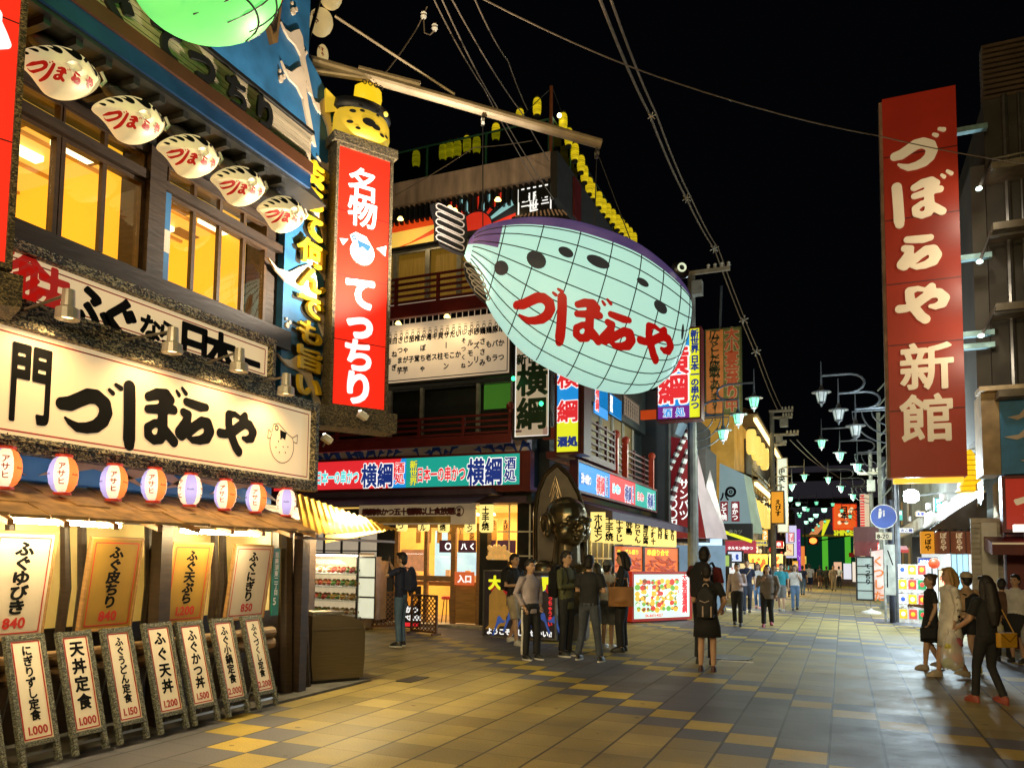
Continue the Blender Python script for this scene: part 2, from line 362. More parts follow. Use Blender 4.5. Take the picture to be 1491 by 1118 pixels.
XW = -6.3
WL = LX(XW)
def restaurant():
    b = thing('restaurant_building', 'dark timber restaurant with lit upstairs windows and puffer fish signs', 'building', (XW, 0, 0), pi/2)
    wl = WL.l
    x1 = wl(205, 330)[0]; x2 = wl(229, 340)[0]; x3 = wl(385, 400)[0]; z0, z1 = 4.33, 5.25; xe = 8.32; xc = wl(402, 450)[0]
    w = MB()
    w.box(-4, xc, 0, .3, 2.2, z0-.001); w.box(-4, xc, 0, .3, 5.62, 11); w.box(-4, .6, 0, .3, z0, 5.62); w.box(x3+.02, xc, 0, .3, z0, 5.62)
    w.build('wall', DARKWOOD, b)
    MB().box(-4, xc, .301, 8, 5.9, 10.9).box(-4, xc, .301, 8, 2.2, 4.0).build('upper_storey', pm('dark_plaster', (.03, .028, .026), .8), b)
    # sill beam, head beam and corner post
    MB().box(-4, xc+.1, -.16, -.001, 4.08, 4.31).build('sill_beam', DARKWOOD, b)
    MB().box(-4, xc, -.08, -.001, 5.27, 5.36).box(-4, xc, -.06, -.001, 5.54, 5.62).build('head_beam', DARKWOOD, b)
    # lit room
    warm = lit('lit_room_wall', rgb(250, 188, 45), .95, .12, 1.2); warm2 = lit('lit_room_ceiling', rgb(245, 190, 75), .85, .18, .8)
    r = MB().box(.6, x3, 2.6, 2.7, 4.0, 5.9).box(.6, x3, .31, 2.6, 4.0, 4.05).box(.59, .6, .31, 2.6, 4.05, 5.85).box(x3, x3+.01, .31, 2.6, 4.05, 5.85).box(x1+.1, x2-.02, .32, 2.6, 4.05, 5.85)
    r.build('room_interior', warm, b)
    MB().box(.6, x3, .31, 2.6, 5.56, 5.6).build('room_ceiling', warm2, b)
    lm = lit('room_strip_light', rgb(255, 240, 180), 3)
    for (xa, xb, y) in ((3.75, 4.2, 1.5), (4.55, 5.05, 1.0), (5.5, 6.0, .85), (6.3, 6.8, 1.1), (5.75, 6.3, 1.9), (3.2, 3.8, .8), (2.5, 3.4, 1.5)): MB().box(xa, xb, y, y+.12, 5.5, 5.555).build('ceiling_light', lm, b)
    for i in range(7):
        x = 3.0+i*.62; MB().box(x, x+.4, .55+.55*(i % 3), .65+.55*(i % 3), 5.505, 5.556).build('ceiling_light', lm, b); MB().box(x+.1, x+.5, 1.05-.5*(i % 2), 1.25-.5*(i % 2), 5.548, 5.5585).build('ceiling_vent', pm('brown_vent', (.2, .12, .03), .6), b)
    for y in (.75, 1.35, 2.0): MB().box(.6, x3, y-.02, y+.02, 5.53, 5.559).build('ceiling_batten', lit('ceiling_batten_ochre', rgb(190, 125, 35), .6), b)
    MB().box(4.2, 4.6, .5, .7, 5.545, 5.559).build('ceiling_vent', pm('brown_vent', (.2, .12, .03), .6), b); MB().box(3.3, 3.9, 1.0, 1.25, 5.545, 5.559).build('ceiling_vent', pm('brown_vent', (.2, .12, .03), .6), b)
    MB().box(6.3, 7.1, 2.0, 2.59, 4.06, 4.75).build('cupboard', lit('cupboard_tan', rgb(214, 160, 70), .4), b); MB().box(5.9, 6.2, 2.2, 2.59, 4.06, 5.0).build('cupboard', lit('cupboard_tan', rgb(214, 160, 70), .4), b)
    for xa, xb, za, zb_, c_ in ((3.6, 4.1, 4.06, 5.1, (205, 135, 30)), (4.4, 4.43, 4.06, 5.55, (150, 95, 25)), (4.9, 5.5, 4.5, 5.2, (235, 205, 110)), (5.6, 5.64, 4.06, 5.55, (150, 95, 25)), (6.35, 6.4, 4.06, 5.55, (150, 95, 25)), (6.75, 6.95, 4.5, 5.3, (170, 175, 70)), (5.75, 6.3, 5.0, 5.06, (150, 95, 25)), (3.0, 6.9, 5.2, 5.24, (170, 110, 30))): MB().box(xa, xb, 2.5, 2.598, za, zb_).build('wall_panel', lit('room_panel_%d' % c_[0], rgb(*c_), .75, .2, 4), b)
    gl = glassm('window_glass', (1, 1, 1), .06)
    fw = pm('window_frame_wood', (.045, .022, .008), .45, 0, .3, 4, .1, stretch=(1, 1, 5))
    def win(xa, xb, n):
        q = MB(); q.frame(xa+.04, xb-.04, z0+.04, z1-.03, .04, -.03, .05)
        for k in range(1, n): x = xa+(xb-xa)*k/n; q.box(x-.022, x+.022, -.02, .03, z0+.051, z1-.031)
        o = q.build('window', fw, b); MB().box(xa+.05, xb-.05, .0, .006, z0+.05, z1-.03).build('pane', gl, o)
        q = MB(); q.frame(xa+.02, xb-.02, 5.38, 5.52, .018, -.03, .05)
        for k in range(1, n): x = xa+(xb-xa)*k/n; q.box(x-.02, x+.02, -.02, .04, 5.381, 5.519)
        o = q.build('transom', fw, b); MB().box(xa+.02, xb-.02, .0, .006, 5.38, 5.52).build('pane', gl, o)
    win(wl(82, 300)[0], x1, 2); win(.7, wl(82, 300)[0]-.01, 3); win(x2+.08, x3, 4)
    MB().box(x1+.001, x2-.001, -.1, .3, z0-.02, 5.62).build('post', DARKWOOD, b)
    cu = MB().box(x2, x2+.075, -.09, -.03, z0-.02, 5.24).build('curtain', BLUE, b); MB().box(x2-.001, x2+.076, -.094, -.091, 4.62, 4.85).build('white_patch', FOAM, cu)
    # eave with sign boards of the roof band
    xe1 = LX(-5.45).l(447, 232)[0]
    xo = -5.42-XW    # front of the eave, as distance in front of the wall
    e = MB(); e.box(-4, xe1, -xo, -.001, 5.64, 5.7); e.prism([(xe1, 5.64), (xe1+.34, 5.62), (xe1, 5.75)], -xo, -.2)
    for k in range(22): x = .75+k*.27; e.box(x, x+.06, -xo+.05, -.2, 5.58, 5.639)
    e.build('eave_soffit', BLACK, b)
    MB().box(-4, xe1, -xo-.03, -xo-.001, 5.68, 5.83).build('blue_fascia', pm('deep_blue_paint', (.008, .045, .13), .4, 0, .3, 3), b)
    MB().box(-4, xe1, -xo-.06, -xo-.001, 5.832, 5.96).build('brown_fascia', pm('brown_paint', (.1, .035, .012), .5, 0, .2, 3), b)
    q = MB()
    for k in range(6): q.box(-4, xe1, -xo-.02, -xo+.04, 5.964+k*.056, 5.964+k*.056+.048)
    pb = q.build('plank_board', pm('weathered_planks', (.5, .4, .27), .6, 0, .35, 3, .2, stretch=(.4, 1, 5)), b)
    pe = LX(-5.40); t = MB()
    for ch, px, py, s in (('ぐ', 170, 12, .36), ('て', 240, 60, .36), ('つ', 292, 97, .34), ('ち', 342, 136, .34), ('り', 383, 166, .34)):
        x, z = pe.l(px, py); MB().text(ch, x-s*.5, z-s*.4, s, -xo-.055, 'brush', th=.03).build('brush_character', BLACK, pb)
    MB().box(-4, xe1+.02, -xo-.05, -xo+.3, 6.302, 6.34).build('top_trim', BLACK, b)
    # blue wave wall at the street corner, its far edge cut like a swell
    pm_ = LX(XW+.02); P = [(xc, 3.45)]+[(pm_.l(*q)) for q in ((470, 592), (474, 500), (480, 400), (487, 280), (490, 205), (481, 165), (470, 140), (455, 108), (442, 85))]
    x9, z9 = P[-1]; P += [(x9, 13), (5.0, 13), (5.0, 6.7), (xc, 6.7)]
    mu = MB().prism(P, -.10, .25).build('wave_mural', BLUE, b)
    for px, py, sx, sz in ((398, 145, .55, .62), (398, 78, .5, .5), (443, 190, .45, .6), (378, 350+95, .75, .75), (425, 400, .45, .4), (392, 560, .5, .5), (440, 470, .4, .5), (448, 322, .4, .5), (445, 560, .35, .4), (452, 262, .35, .4), (410, 262+50, .5, .55)):
        x, z = pm_.l(px, py); f = MB(); crest(f, x, z, sx*(1.7 if py > 215 else 1.15), sz, -.101); f.build('wave_crest', FOAM, mu)
    for px, py, s in ((400, 118, .12), (432, 130, .13), (418, 20, .12), (434, 82, .09), (409, 475, .1), (430, 480, .07), (440, 500, .07), (475, 190, .08)): x, z = pm_.l(px, py); f = MB(); foamdrops(f, x, z, s, -.101); f.build('foam_drop', FOAM, mu)
    f = MB()
    for i, (px, py) in enumerate(((384, 30), (394, 8))):
        x, z = pm_.l(px, py); f.prism([(x-.25, z+.6), (x+.18, z+.62), (x+.1, z-.25), (x+.02, z-.32), (x-.12, z-.05)], -.16-.03*i, -.102-.03*i)
        break
    fi = f.build('carved_fin', pm('carved_fin_brown', (.16, .09, .03), .5), mu); f = MB()
    for k in range(7): f.line([(x-.2+k*.055, z+.58), (x-.06+k*.02, z-.2+abs(k-4)*.03)], .014, -.164)
    f.build('fin_ray', BLACK, fi)
    t, t2 = MB(), MB()
    for i, ch in enumerate('安うて何んでも旨い'):
        px = 463-i*1.2; py = 252+i*38.6; x, z = LX(XW+.21).l(px, py); s = .34-.004*i
        t.text(ch, x-s*.9, z-s*.4, s, -.19, .022, th=.05, sx=1.8); t2.text(ch, x-s*.9-.03, z-s*.4-.02, s, -.104, .045, sx=1.8)
    t.build('gold_lettering', GOLD, mu); t2.build('letter_shadow', BLACK, mu)  # black shapes are the letters' dark shadows, painted on the wave wall
    # ground floor: pale inner wall behind the menus, dark base, posts
    MB().box(-4, 7.45, .0, .2, .0, .95).build('base_wall', DARKWOOD, b); MB().box(-4, 7.45, .001, .2, 1.9, 2.2).build('top_wall', DARKWOOD, b)
    MB().box(-4, 7.45, .01, .2, .95, 1.9).build('paper_screen', pm('shoji_paper', (.75, .6, .3), .7, 0, .1, 2, emit=.25, ecol=rgb(255, 200, 80)), b)
    for px in (-60, 20, 100, 125, 222, 236, 245, 318, 330): x, z = LX(-6.0).l(px, 850); MB().tube([(x, -.22, .9), (x+.02, -.24, 1.3), (x-.01, -.22, 1.9)], [.04, .045, .035], 7).build('branch_post', DARKWOOD, b)
    MB().box(-4, 7.4, -.45, -.38, 1.86, 1.93).build('lintel', DARKWOOD, b)
    for px in (237, 441):
        x, z = LX(-5.85).l(px, 800); MB().box(x-.06, x+.07, -.5, -.37, 0, 2.02).build('post', DARKWOOD, b)
    lg = pm('log_wood', (.2, .12, .05), .6, 0, .3, 5, .2)
    for z in (.63, .75): MB().tube([(-3, -.42, z), (7.0, -.42, z)], .062, 12).build('log_rail', lg, b)
    x, z = LX(-5.9).l(399, 840); g = MB().box(x-.055, x+.055, -.43, -.41, .93, 1.68).build('address_plate', pm('green_plate', (.01, .16, .12), .4), b)
    MB().text('恵美須東二丁目', x-.035, 1.58, .07, -.432, .02, vertical=True).text('5', x-.045, 1.05, .11, -.432, .02).build('lettering', WHITE, g)
    # shingled awning
    q = MB(); sh = pm('cedar_shingle', (.36, .21, .07), .7, 0, .45, 7, .3, stretch=(1, 1, 1))
    for row in range(3):
        ya, yb, za, zb = -.15-row*.27, -.15-(row+1)*.27-.03, 2.16-row*.098, 2.16-(row+1)*.098-.01
        n = 30
        for k in range(n):
            xa = -2+k*.31+.1*(row % 2); xb = xa+.3; dz = rnd.uniform(-.008, .008)
            if xb > 7.1: continue
            q.add([(xa, ya, za+.02+dz), (xb, ya, za+.02+dz), (xb, yb, zb+.02+dz), (xa, yb, zb+.02+dz), (xa, ya, za+dz), (xb, ya, za+dz), (xb, yb, zb-.005+dz), (xa, yb, zb-.005+dz)], [(0, 1, 2, 3), (7, 6, 5, 4), (3, 2, 6, 7), (0, 3, 7, 4), (1, 5, 6, 2)])
    aw = q.build('awning', sh, b); q = MB()
    for k in range(22): x = -2+k*.43; q.add([(x, -.1, 2.13), (x+.05, -.1, 2.13), (x+.05, -.95, 1.83), (x, -.95, 1.83), (x, -.1, 2.05), (x+.05, -.1, 2.05), (x+.05, -.95, 1.79), (x, -.95, 1.79)], [(0, 1, 2, 3), (7, 6, 5, 4), (0, 4, 5, 1), (3, 2, 6, 7), (0, 3, 7, 4), (1, 5, 6, 2)])
    q.build('rafter', WOOD, aw)
    # blue band with a mountain behind the lanterns
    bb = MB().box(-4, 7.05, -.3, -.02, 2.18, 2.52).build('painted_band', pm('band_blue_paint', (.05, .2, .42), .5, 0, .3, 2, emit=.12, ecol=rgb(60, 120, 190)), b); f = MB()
    for x in (3.6, 4.75, 5.35, 6.0, 6.6): f.prism([(x-.5, 2.22), (x-.1, 2.44), (x+.02, 2.47), (x+.2, 2.4), (x+.55, 2.21), (x+.2, 2.3), (x, 2.33), (x-.2, 2.28)], -.32, -.301)
    f.build('wave_crest', FOAM, bb)
    # corrugated lean-to at the corner
    A = LX(-6.2).l(430, 717); B = LX(-5.45).l(575, 768); C = LX(-5.45).l(440, 778); q = MB(); n = 34
    for k in range(n):
        t0, t1 = k/n, (k+1)/n; zz = lambda t: .022*(1 if int(t*n) % 2 else -1)
        top = lambda t: (A[0]+(B[0]+.1-A[0])*t, -.1-.72*t*.9, A[1]+(B[1]-A[1])*t+.012*cos(t*n*pi)); bot = lambda t: (C[0]+(B[0]+.1-C[0])*t, -.85, C[1]+(B[1]-.02-C[1])*t+.012*cos(t*n*pi))
        q.quad(top(t0), top(t1), bot(t1), bot(t0))
    m = bpy.data.materials.new('yellow_corrugated_plastic'); m.use_nodes = True; nt = m.node_tree; P_ = nt.nodes['Principled BSDF']; P_.inputs['Base Color'].default_value = (.75, .42, .08, 1)
    tr = nt.nodes.new('ShaderNodeBsdfTranslucent'); tr.inputs[0].default_value = (.9, .55, .12, 1); mx = nt.nodes.new('ShaderNodeMixShader'); mx.inputs[0].default_value = .5
    nt.links.new(P_.outputs[0], mx.inputs[1]); nt.links.new(tr.outputs[0], mx.inputs[2]); nt.links.new(mx.outputs[0], nt.nodes['Material Output'].inputs[0])
    lt = q.build('corrugated_roof', m, b)
    D0 = LX(-5.5).l(474, 779); D1 = LX(-5.5).l(560, 770); MB().quad((D0[0], -.8, D0[1]), (D1[0], -.8, D1[1]), (D1[0], -.8, D1[1]-.03), (D0[0], -.8, D0[1]-.09)).build('valance', m, lt)
    MB().box(C[0]-.1, B[0], -.86, -.82, C[1]-.05, C[1]-.02).build('awning_beam', WOOD, lt)
    MB().box(7.45, 8.3, .0, .25, 0, 2.2).build('corner_wall', DARKWOOD, b)
    MB().tube([(7.35, -.35, 0), (7.3, -.32, 1.95)], [.09, .08], 8).build('corner_post', DARKWOOD, b); MB().tube([(7.75, -.3, 0), (7.6, -.28, 1.95)], [.08, .06], 8).build('corner_post', DARKWOOD, b)
    # tubes
    for (p0, p1, X) in (((-190, 748), (-40, 755), -5.58), ((0, 757), (178, 767), -5.58), ((262, 773), (378, 780), -5.58), ((466, 771), (532, 759), -5.75)):
        pl = LX(X); a, c = pl.l(*p0), pl.l(*p1); y = -(X-XW)
        o = MB().box(a[0], c[0], y-.03, y+.03, a[1]+.025, a[1]+.05).build('tube_holder', WHITE, b)
        MB().tube([(a[0]+.02, y, a[1]), (c[0]-.02, y, (a[1] if X == -5.58 else c[1]))], .016, 8).build('fluorescent_tube', TUBEM if X == -5.58 else pm('corner_tube_glow', (1, .93, .75), .5, emit=TUBE*8, ecol=(1, .80, .42, 1), sample=True), o)
    return b
RB = restaurant()

# the two long signboards
def signboard(name, label, pl, TL, TR, BR, fr, xl, mirror=None):
    x1, zt = pl.l(*TR); zb = pl.l(*BR)[1]; x0 = xl
    o = at(pl, x0, zb, name, label, 'signboard'); wd, hh = x1-x0, zb and zt-zb
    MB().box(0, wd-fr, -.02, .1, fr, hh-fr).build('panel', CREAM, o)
    q = MB()
    for k in range(3): a = fr*(1-k/3); q.frame(fr, wd-fr, fr, hh-fr, a, -.05-.028*k-.02, .03-.001*k) if 0 else q.frame(a, wd-a, a, hh-a, fr/3, -.06-.02*(2-k), .12)
    q.build('frame', ROPE, o)
    q = MB(); i = fr+.045
    q.line([(0, i), (wd-i, i)], .012, -.024).line([(0, hh-i), (wd-i, hh-i)], .012, -.024).line([(wd-i, i), (wd-i, hh-i)], .012, -.025); q.build('red_border', REDINK, o)
    return o, x0, zb, wd, hh
plU, plS = LX(-6.05), LX(-5.8)
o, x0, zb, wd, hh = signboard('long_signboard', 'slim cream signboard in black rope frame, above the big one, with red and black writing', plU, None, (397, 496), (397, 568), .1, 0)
t, tr = MB(), MB()
for ch, px, py, s, red in (('珍', 25, 402, .5, 1), ('味', 62, 428, .5, 1), ('ふ', 130, 452, .46, 0), ('ぐ', 172, 467, .46, 0), ('な', 216, 478, .26, 0), ('ら', 241, 486, .26, 0), ('日', 280, 502, .46, 0), ('本', 318, 515, .46, 0), ('一', 357, 527, .42, 0)):
    x, z = plU.l(px, py); (tr if red else t).text(ch, x-x0-s*.5, z-zb-s*.38, s, -.027, .03 if red else .045)
t.build('lettering', INK, o); tr.build('red_lettering', lit('red_letters_lamplight', rgb(185, 30, 20), .55), o)  # red letters glow in place of lamplight falling on them
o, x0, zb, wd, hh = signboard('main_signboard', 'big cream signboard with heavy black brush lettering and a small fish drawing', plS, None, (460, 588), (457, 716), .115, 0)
t = MB()
for ch, px, py, s in (('門', 42, 558, .66), ('づ', 134, 585, .68), ('ぼ', 222, 604, .72), ('ら', 287, 616, .68), ('や', 346, 630, .66)):
    x, z = plS.l(px, py); t.text(ch, x-x0-s*(.28 if ch == '門' else .5), z-zb-s*(.38 if ch == '門' else .42), s, -.027, .026 if ch == '門' else 'brush', sx=.56 if ch == '門' else 1)
x, z = plS.l(408, 645); x -= x0; z -= zb; R = .2
def fishmark(t, x, z, R, y, wd=.008):
    C = lambda a: (x+R*cos(a), z+R*1.02*sin(a)-.02); t.line([C(radians(k)) for k in range(150, 391, 12)], wd, y)
    t.line([(x-.87*R, z+.5*R), (x-.75*R, z+.95*R), (x-.35*R, z+1.05*R), (x+.15*R, z+.75*R), (x+.5*R, z+.55*R), (x+.9*R, z+.42*R)], wd, y)
    t.ring(x-.5*R, z+.78*R, .09*R, .16*R, y, 12); t.line([(x-.9*R, z+.45*R), (x-1.15*R, z+.6*R), (x-1.2*R, z+.1*R), (x-.95*R, z+.15*R)], wd, y)
    t.line([(x+.9*R, z+.42*R), (x+1.3*R, z+.65*R), (x+1.28*R, z+.15*R), (x+.93*R, z+.2*R)], wd, y); t.flat([(x-.2*R, z+.72*R), (x+.35*R, z+.62*R), (x+.25*R, z+.2*R), (x, z+.3*R), (x-.15*R, z+.15*R)], y)
    for a, b in ((-.5, -.3), (-.2, -.55), (.3, -.5), (.5, -.15), (.1, -.2), (-.3, .05)): t.disc(x+a*R, z+b*R, .045*R, y, 8)
fishmark(t, x, z, R, -.027)
t.build('lettering', INK, o)

# spotlights on arms over the signboards
for i, (b0, h0, lab) in enumerate((((30, 452), (100, 428), 'grey sign spotlight on a thin arm, nearest the red characters'), ((172, 496), (252, 482), 'white sign spotlight on a thin arm, second from the left'), ((292, 530), (349, 512), 'grey sign spotlight on a thin arm near the short last stroke'), ((375, 557), (417, 548), 'tan sign spotlight on a thin arm at the signboard corner'))):
    p0 = plS.w(*plS.l(*b0), .05); pl2 = LX(-5.45); p1 = pl2.w(*pl2.l(*h0))
    o = thing('sign_spotlight', lab, 'spotlight', p1, pi/2, 'spotlights over the long signboards'); d = p0-p1; Rz = Matrix.Rotation(-pi/2, 3, 'Z')
    MB().tube([Rz @ d, (0, 0, 0)], .012, 6).build('arm', STEEL, o)
    hm = pm('lamp_housing_grey', (.5, .48, .44), .4, .3)
    MB().lathe([(.0, .03), (.045, .03), (.05, -.06), (.05, -.1), (.085, -.12), (.09, -.2), (.075, -.2), (.0, -.16)], 14).build('head', hm, o)
    MB().lathe([(.0, -.175), (.06, -.185)], 12).build('bulb', lit('spot_bulb_glow', rgb(255, 220, 150), 6), o)
    ld = bpy.data.lights.new('spot_lamp', 'SPOT'); ld.energy = 45; ld.color = (1, .68, .33); ld.spot_size = radians(130); ld.spot_blend = .8; ld.shadow_soft_size = .06
    lo = bpy.data.objects.new('spot_lamp', ld); COL.objects.link(lo); lo.parent = o; lo.location = (0, -.02, -.22); lo.rotation_euler = (radians(30), 0, 0)

# paper lanterns under the big signboard
def lantern_row():
    PL_ = LX(-5.72); lets = pm('lantern_lettering', (.3, .06, .03), .7, 0, .1)
    def paper(nm, c):       # thin coloured paper lit by the bulb inside
        m = bpy.data.materials.new(nm); m.use_nodes = True; nt = m.node_tree; N, Lk = nt.nodes, nt.links; N['Principled BSDF'].inputs['Base Color'].default_value = (*c, 1); N['Principled BSDF'].inputs['Roughness'].default_value = .7
        nz = N.new('ShaderNodeTexNoise'); nz.inputs['Scale'].default_value = 14; sc_ = N.new('ShaderNodeMapRange'); sc_.inputs[3].default_value = .85; sc_.inputs[4].default_value = 1.1; Lk.new(nz.outputs['Fac'], sc_.inputs[0])
        vm = N.new('ShaderNodeVectorMath'); vm.operation = 'SCALE'; vm.inputs[0].default_value = c; Lk.new(sc_.outputs[0], vm.inputs['Scale'])
        t = N.new('ShaderNodeBsdfTranslucent'); Lk.new(vm.outputs[0], t.inputs[0]); x_ = N.new('ShaderNodeMixShader'); x_.inputs[0].default_value = .65; Lk.new(N['Principled BSDF'].outputs[0], x_.inputs[1]); Lk.new(t.outputs[0], x_.inputs[2]); Lk.new(x_.outputs[0], N['Material Output'].inputs[0]); return m
    wh, rd, bl = paper('lantern_white_paper', (.85, .75, .6)), paper('lantern_red_paper', (.85, .2, .05)), paper('lantern_blue_paper', (.3, .32, .75)); BULB_W = 1.5
    cap = pm('red_lantern_cap', (.5, .03, .01), .4, emit=.15, ecol=rgb(255, 60, 20))
    R = .135; prof = [(.065, -.175), (.095, -.15), (.126, -.08), (R, 0), (.126, .08), (.095, .15), (.065, .175)]
    first = None
    for i, (px, py, labs) in enumerate(((8, 681, 'half out of frame at the left'), (92, 691, 'white side turned out, second from the left'), (166, 702, 'third from the left'), (224, 706, 'fourth from the left'), (277, 713, 'with its blue stripe turned out'), (328, 720, 'sixth from the left'), (373, 725, 'second from the right end'), (417, 731, 'last at the right end'))):
        x, z = PL_.l(px, py); lab = 'round red white and blue paper lantern, '+labs
        if first is None:
            o = at(PL_, x, z, 'paper_lantern', lab, 'lantern', 'round paper lanterns under the main signboard'); first = o
            for k in range(6):
                a = k*pi/3-pi/2-pi/6; q = MB(); pf = []
                for j in range(13):
                    zz = -.175+j*.35/12; rr = np.interp(zz, [p[1] for p in prof], [p[0] for p in prof]); pf.append((rr*(1 if j % 2 else .975), zz))
                q.lathe(pf, 5, a0=a, a1=a+pi/3)
                q.build('paper_panel', (wh, rd, wh, bl, wh, bl)[k], o, True)
            MB().lathe([(0, .178), (.08, .178), (.08, .2), (0, .2)], 14).lathe([(0, -.2), (.08, -.2), (.08, -.178), (0, -.178)], 14).build('cap', cap, o)
            MB().tube([(0, 0, .2), (0, 0, .33)], .006, 5).build('cord', BLACK, o)
            q = MB()
            for s_, a in (('アサヒ', -pi/2), ('ビール', -pi/2+2*pi/3), ('アサヒ', -pi/2-2*pi/3)):
                fn = lambda u, v, a=a: ((R*1.012*sqrt(max(.1, 1-(v/.26)**2))*cos(a+u/R)), R*1.012*sqrt(max(.1, 1-(v/.26)**2))*sin(a+u/R), v)
                q.text(s_, -.035, .05, .075, 0, .03, vertical=True, fn=fn, n=22)
            q.build('lettering', lets, o); q = MB()
            for a in (-pi/2+pi/3, -pi/2-pi/3): q.text('Asahi', -.045, -.01, .032, 0, .02, fn=lambda u, v, a=a: (R*1.012*sqrt(max(.1, 1-(v/.26)**2))*cos(a+u/R), R*1.012*sqrt(max(.1, 1-(v/.26)**2))*sin(a+u/R), v), n=18)
            q.build('small_lettering', INK, o)
            ld = bpy.data.lights.new('lantern_bulb', 'POINT'); ld.energy = BULB_W; ld.color = (1, .86, .66); ld.shadow_soft_size = .03; lo = bpy.data.objects.new('lantern_bulb', ld); COL.objects.link(lo); lo.parent = o
        else: o = dup(first, PL_.w(x, z), None, lab)
        o.scale = (.82, .82, .8); o.rotation_euler = (0, 0, pi/2+(-.62, -.78, -.76, -.95, .35, -1.12, -.98, .2)[i])
lantern_row()

# puffer-fish lanterns hanging under the eave
def puffer_row():
    pl = LX(-5.62); sh = lit('puffer_lantern_glow', rgb(250, 226, 165), .5, .3, 5, True); dk = pm('puffer_back_dark', (.03, .03, .035), .4); rl = lit('puffer_red_letters', rgb(180, 25, 15), .6)
    P = lambda zx, zy: pl.l(40+zx/2.759, zy/2.759)       # measured on the second lantern of the row
    c0 = P(405, 480); Lc = lambda zx, zy: (P(zx, zy)[0]-c0[0], P(zx, zy)[1]-c0[1]); tip = Lc(540, 512)
    out = [Lc(*p) for p in ((260, 432), (278, 412), (320, 393), (380, 385), (430, 395), (480, 428), (520, 475), (540, 512), (528, 540), (500, 565), (455, 581), (415, 582), (378, 566), (352, 530), (326, 492), (290, 455))]
    first = None; n = len(out); D = .2; m = 48; fine = []
    for k in range(n):
        a, b_ = np.array(out[k]), np.array(out[(k+1) % n])
        for j in range(3): fine.append(a+(b_-a)*j/3)
    fine = [(fine[j-1]+2*fine[j]+fine[(j+1) % m])/4 for j in range(m)]
    def srf(u, v, k=1.0):
        r = 0
        for i in range(m):
            (x0, z0), (x1, z1) = fine[i], fine[(i+1) % m]; e = x0*(z1-z0)-z0*(x1-x0)
            if abs(e) > 1e-9: r = max(r, (u*(z1-z0)-v*(x1-x0))/e) if False else r
            s_ = x0*z1-x1*z0; aa = (u*z1-x1*v)/s_ if abs(s_) > 1e-9 else -1; bb = (x0*v-u*z0)/s_ if abs(s_) > 1e-9 else -1
            if aa >= -1e-6 and bb >= -1e-6: r = aa+bb
        return (u, -D*sqrt(max(.0, 1-min(1, r)**2))-.008*k, v)
    for i, t in enumerate(((282, 335), (540, 512), (757, 648), (940, 762), (1100, 870))):
        x, z = P(*t); x -= tip[0]; z -= tip[1]; lab = 'glowing white puffer fish lantern under the eave, %s' % ('biggest, at the left of the five', 'second from the left', 'the middle one of five', 'second from the right', 'at the right end of five')[i]
        if first: dup(first, pl.w(x, z), None, lab); continue
        first = o = at(pl, x, z, 'puffer_lantern', lab, 'lantern', 'puffer fish lanterns under the eave')
        q = MB(); vs, fs = [(0, -D, 0)], []; R = [.2, .38, .54, .68, .79, .88, .94, .985, 1.0]
        for sg in (-1, 1):
            for r in R: vs += [(p[0]*r, sg*D*sqrt(1-r*r)*(1 if sg < 0 else .7), p[1]*r) for p in fine]
        for j in range(m): fs.append((0, 1+j, 1+(j+1) % m))
        for g in range(2):
            o_ = 1+g*m*len(R)
            for r in range(len(R)-1):
                for j in range(m): fs.append((o_+r*m+j, o_+r*m+(j+1) % m, o_+(r+1)*m+(j+1) % m, o_+(r+1)*m+j))
        fs.append(tuple(1+m*len(R)+j for j in range(m))); q.add(vs, fs); q.build('body', sh, o, True)
        q = MB(); u = Lc(400, 372); q.ell((u[0], .1, u[1]), (.16, .1, .05), 12, 7); q.build('dark_back', dk, o, True); q = MB()
        for k, (zx, zy, r, sx) in enumerate(((277, 428, 5, 1), (300, 418, 7, 1), (325, 412, 9, 1.1), (357, 412, 14, 1.2), (410, 420, 22, 1.35), (486, 495, 9, 1))):
            c_ = Lc(zx, zy); rr = r/2.759/185; q.add([srf(*c_, 1.02)]+[srf(c_[0]+rr*sx*1.25*cos(t_*pi/7), c_[1]+rr*1.7*sin(t_*pi/7)-.1*rr*cos(t_*pi/7), 1.02) for t_ in range(14)], [(0, j+1, (j+1) % 14+1) for j in range(14)])
        for zx, zy in ((502, 500), (511, 508), (520, 516)): c_ = Lc(zx, zy); q.add([srf(c_[0]+a, c_[1]+b_, 1.02) for a, b_ in ((-.006, .03), (.006, .03), (.008, -.03), (-.004, -.03))], [(0, 1, 2, 3)])
        u = Lc(462, 462); q.text('へ', u[0]-.06, u[1]-.045, .12, 0, .07, fn=lambda a, b_: srf(a, b_, 1.02), n=24); q.build('spot', INK, o)
        q = MB()
        for ch, zx, zy, s_ in (('づ', 322, 470, .115), ('ぼ', 364, 503, .125), ('ら', 417, 524, .12), ('や', 468, 533, .105)): u = Lc(zx, zy); q.text(ch, u[0]-s_*.5, u[1]-s_*.42, s_, 0, 'brush', fn=lambda a, b_: srf(a, b_, 1.02), n=30)
        q.build('lettering', rl, o); u = Lc(533, 500); q = MB(); q.tube([(u[0]+.01, -.05, u[1]+.06), (u[0]+.045, -.06, u[1]), (u[0]+.01, -.05, u[1]-.06)], .014, 6); q.build('mouth', WHITE, o)
        u = Lc(400, 375); MB().tube([(u[0], .05, u[1]), (u[0], .05, u[1]+.22)], .008, 5).build('hanger', BLACK, o)
puffer_row()

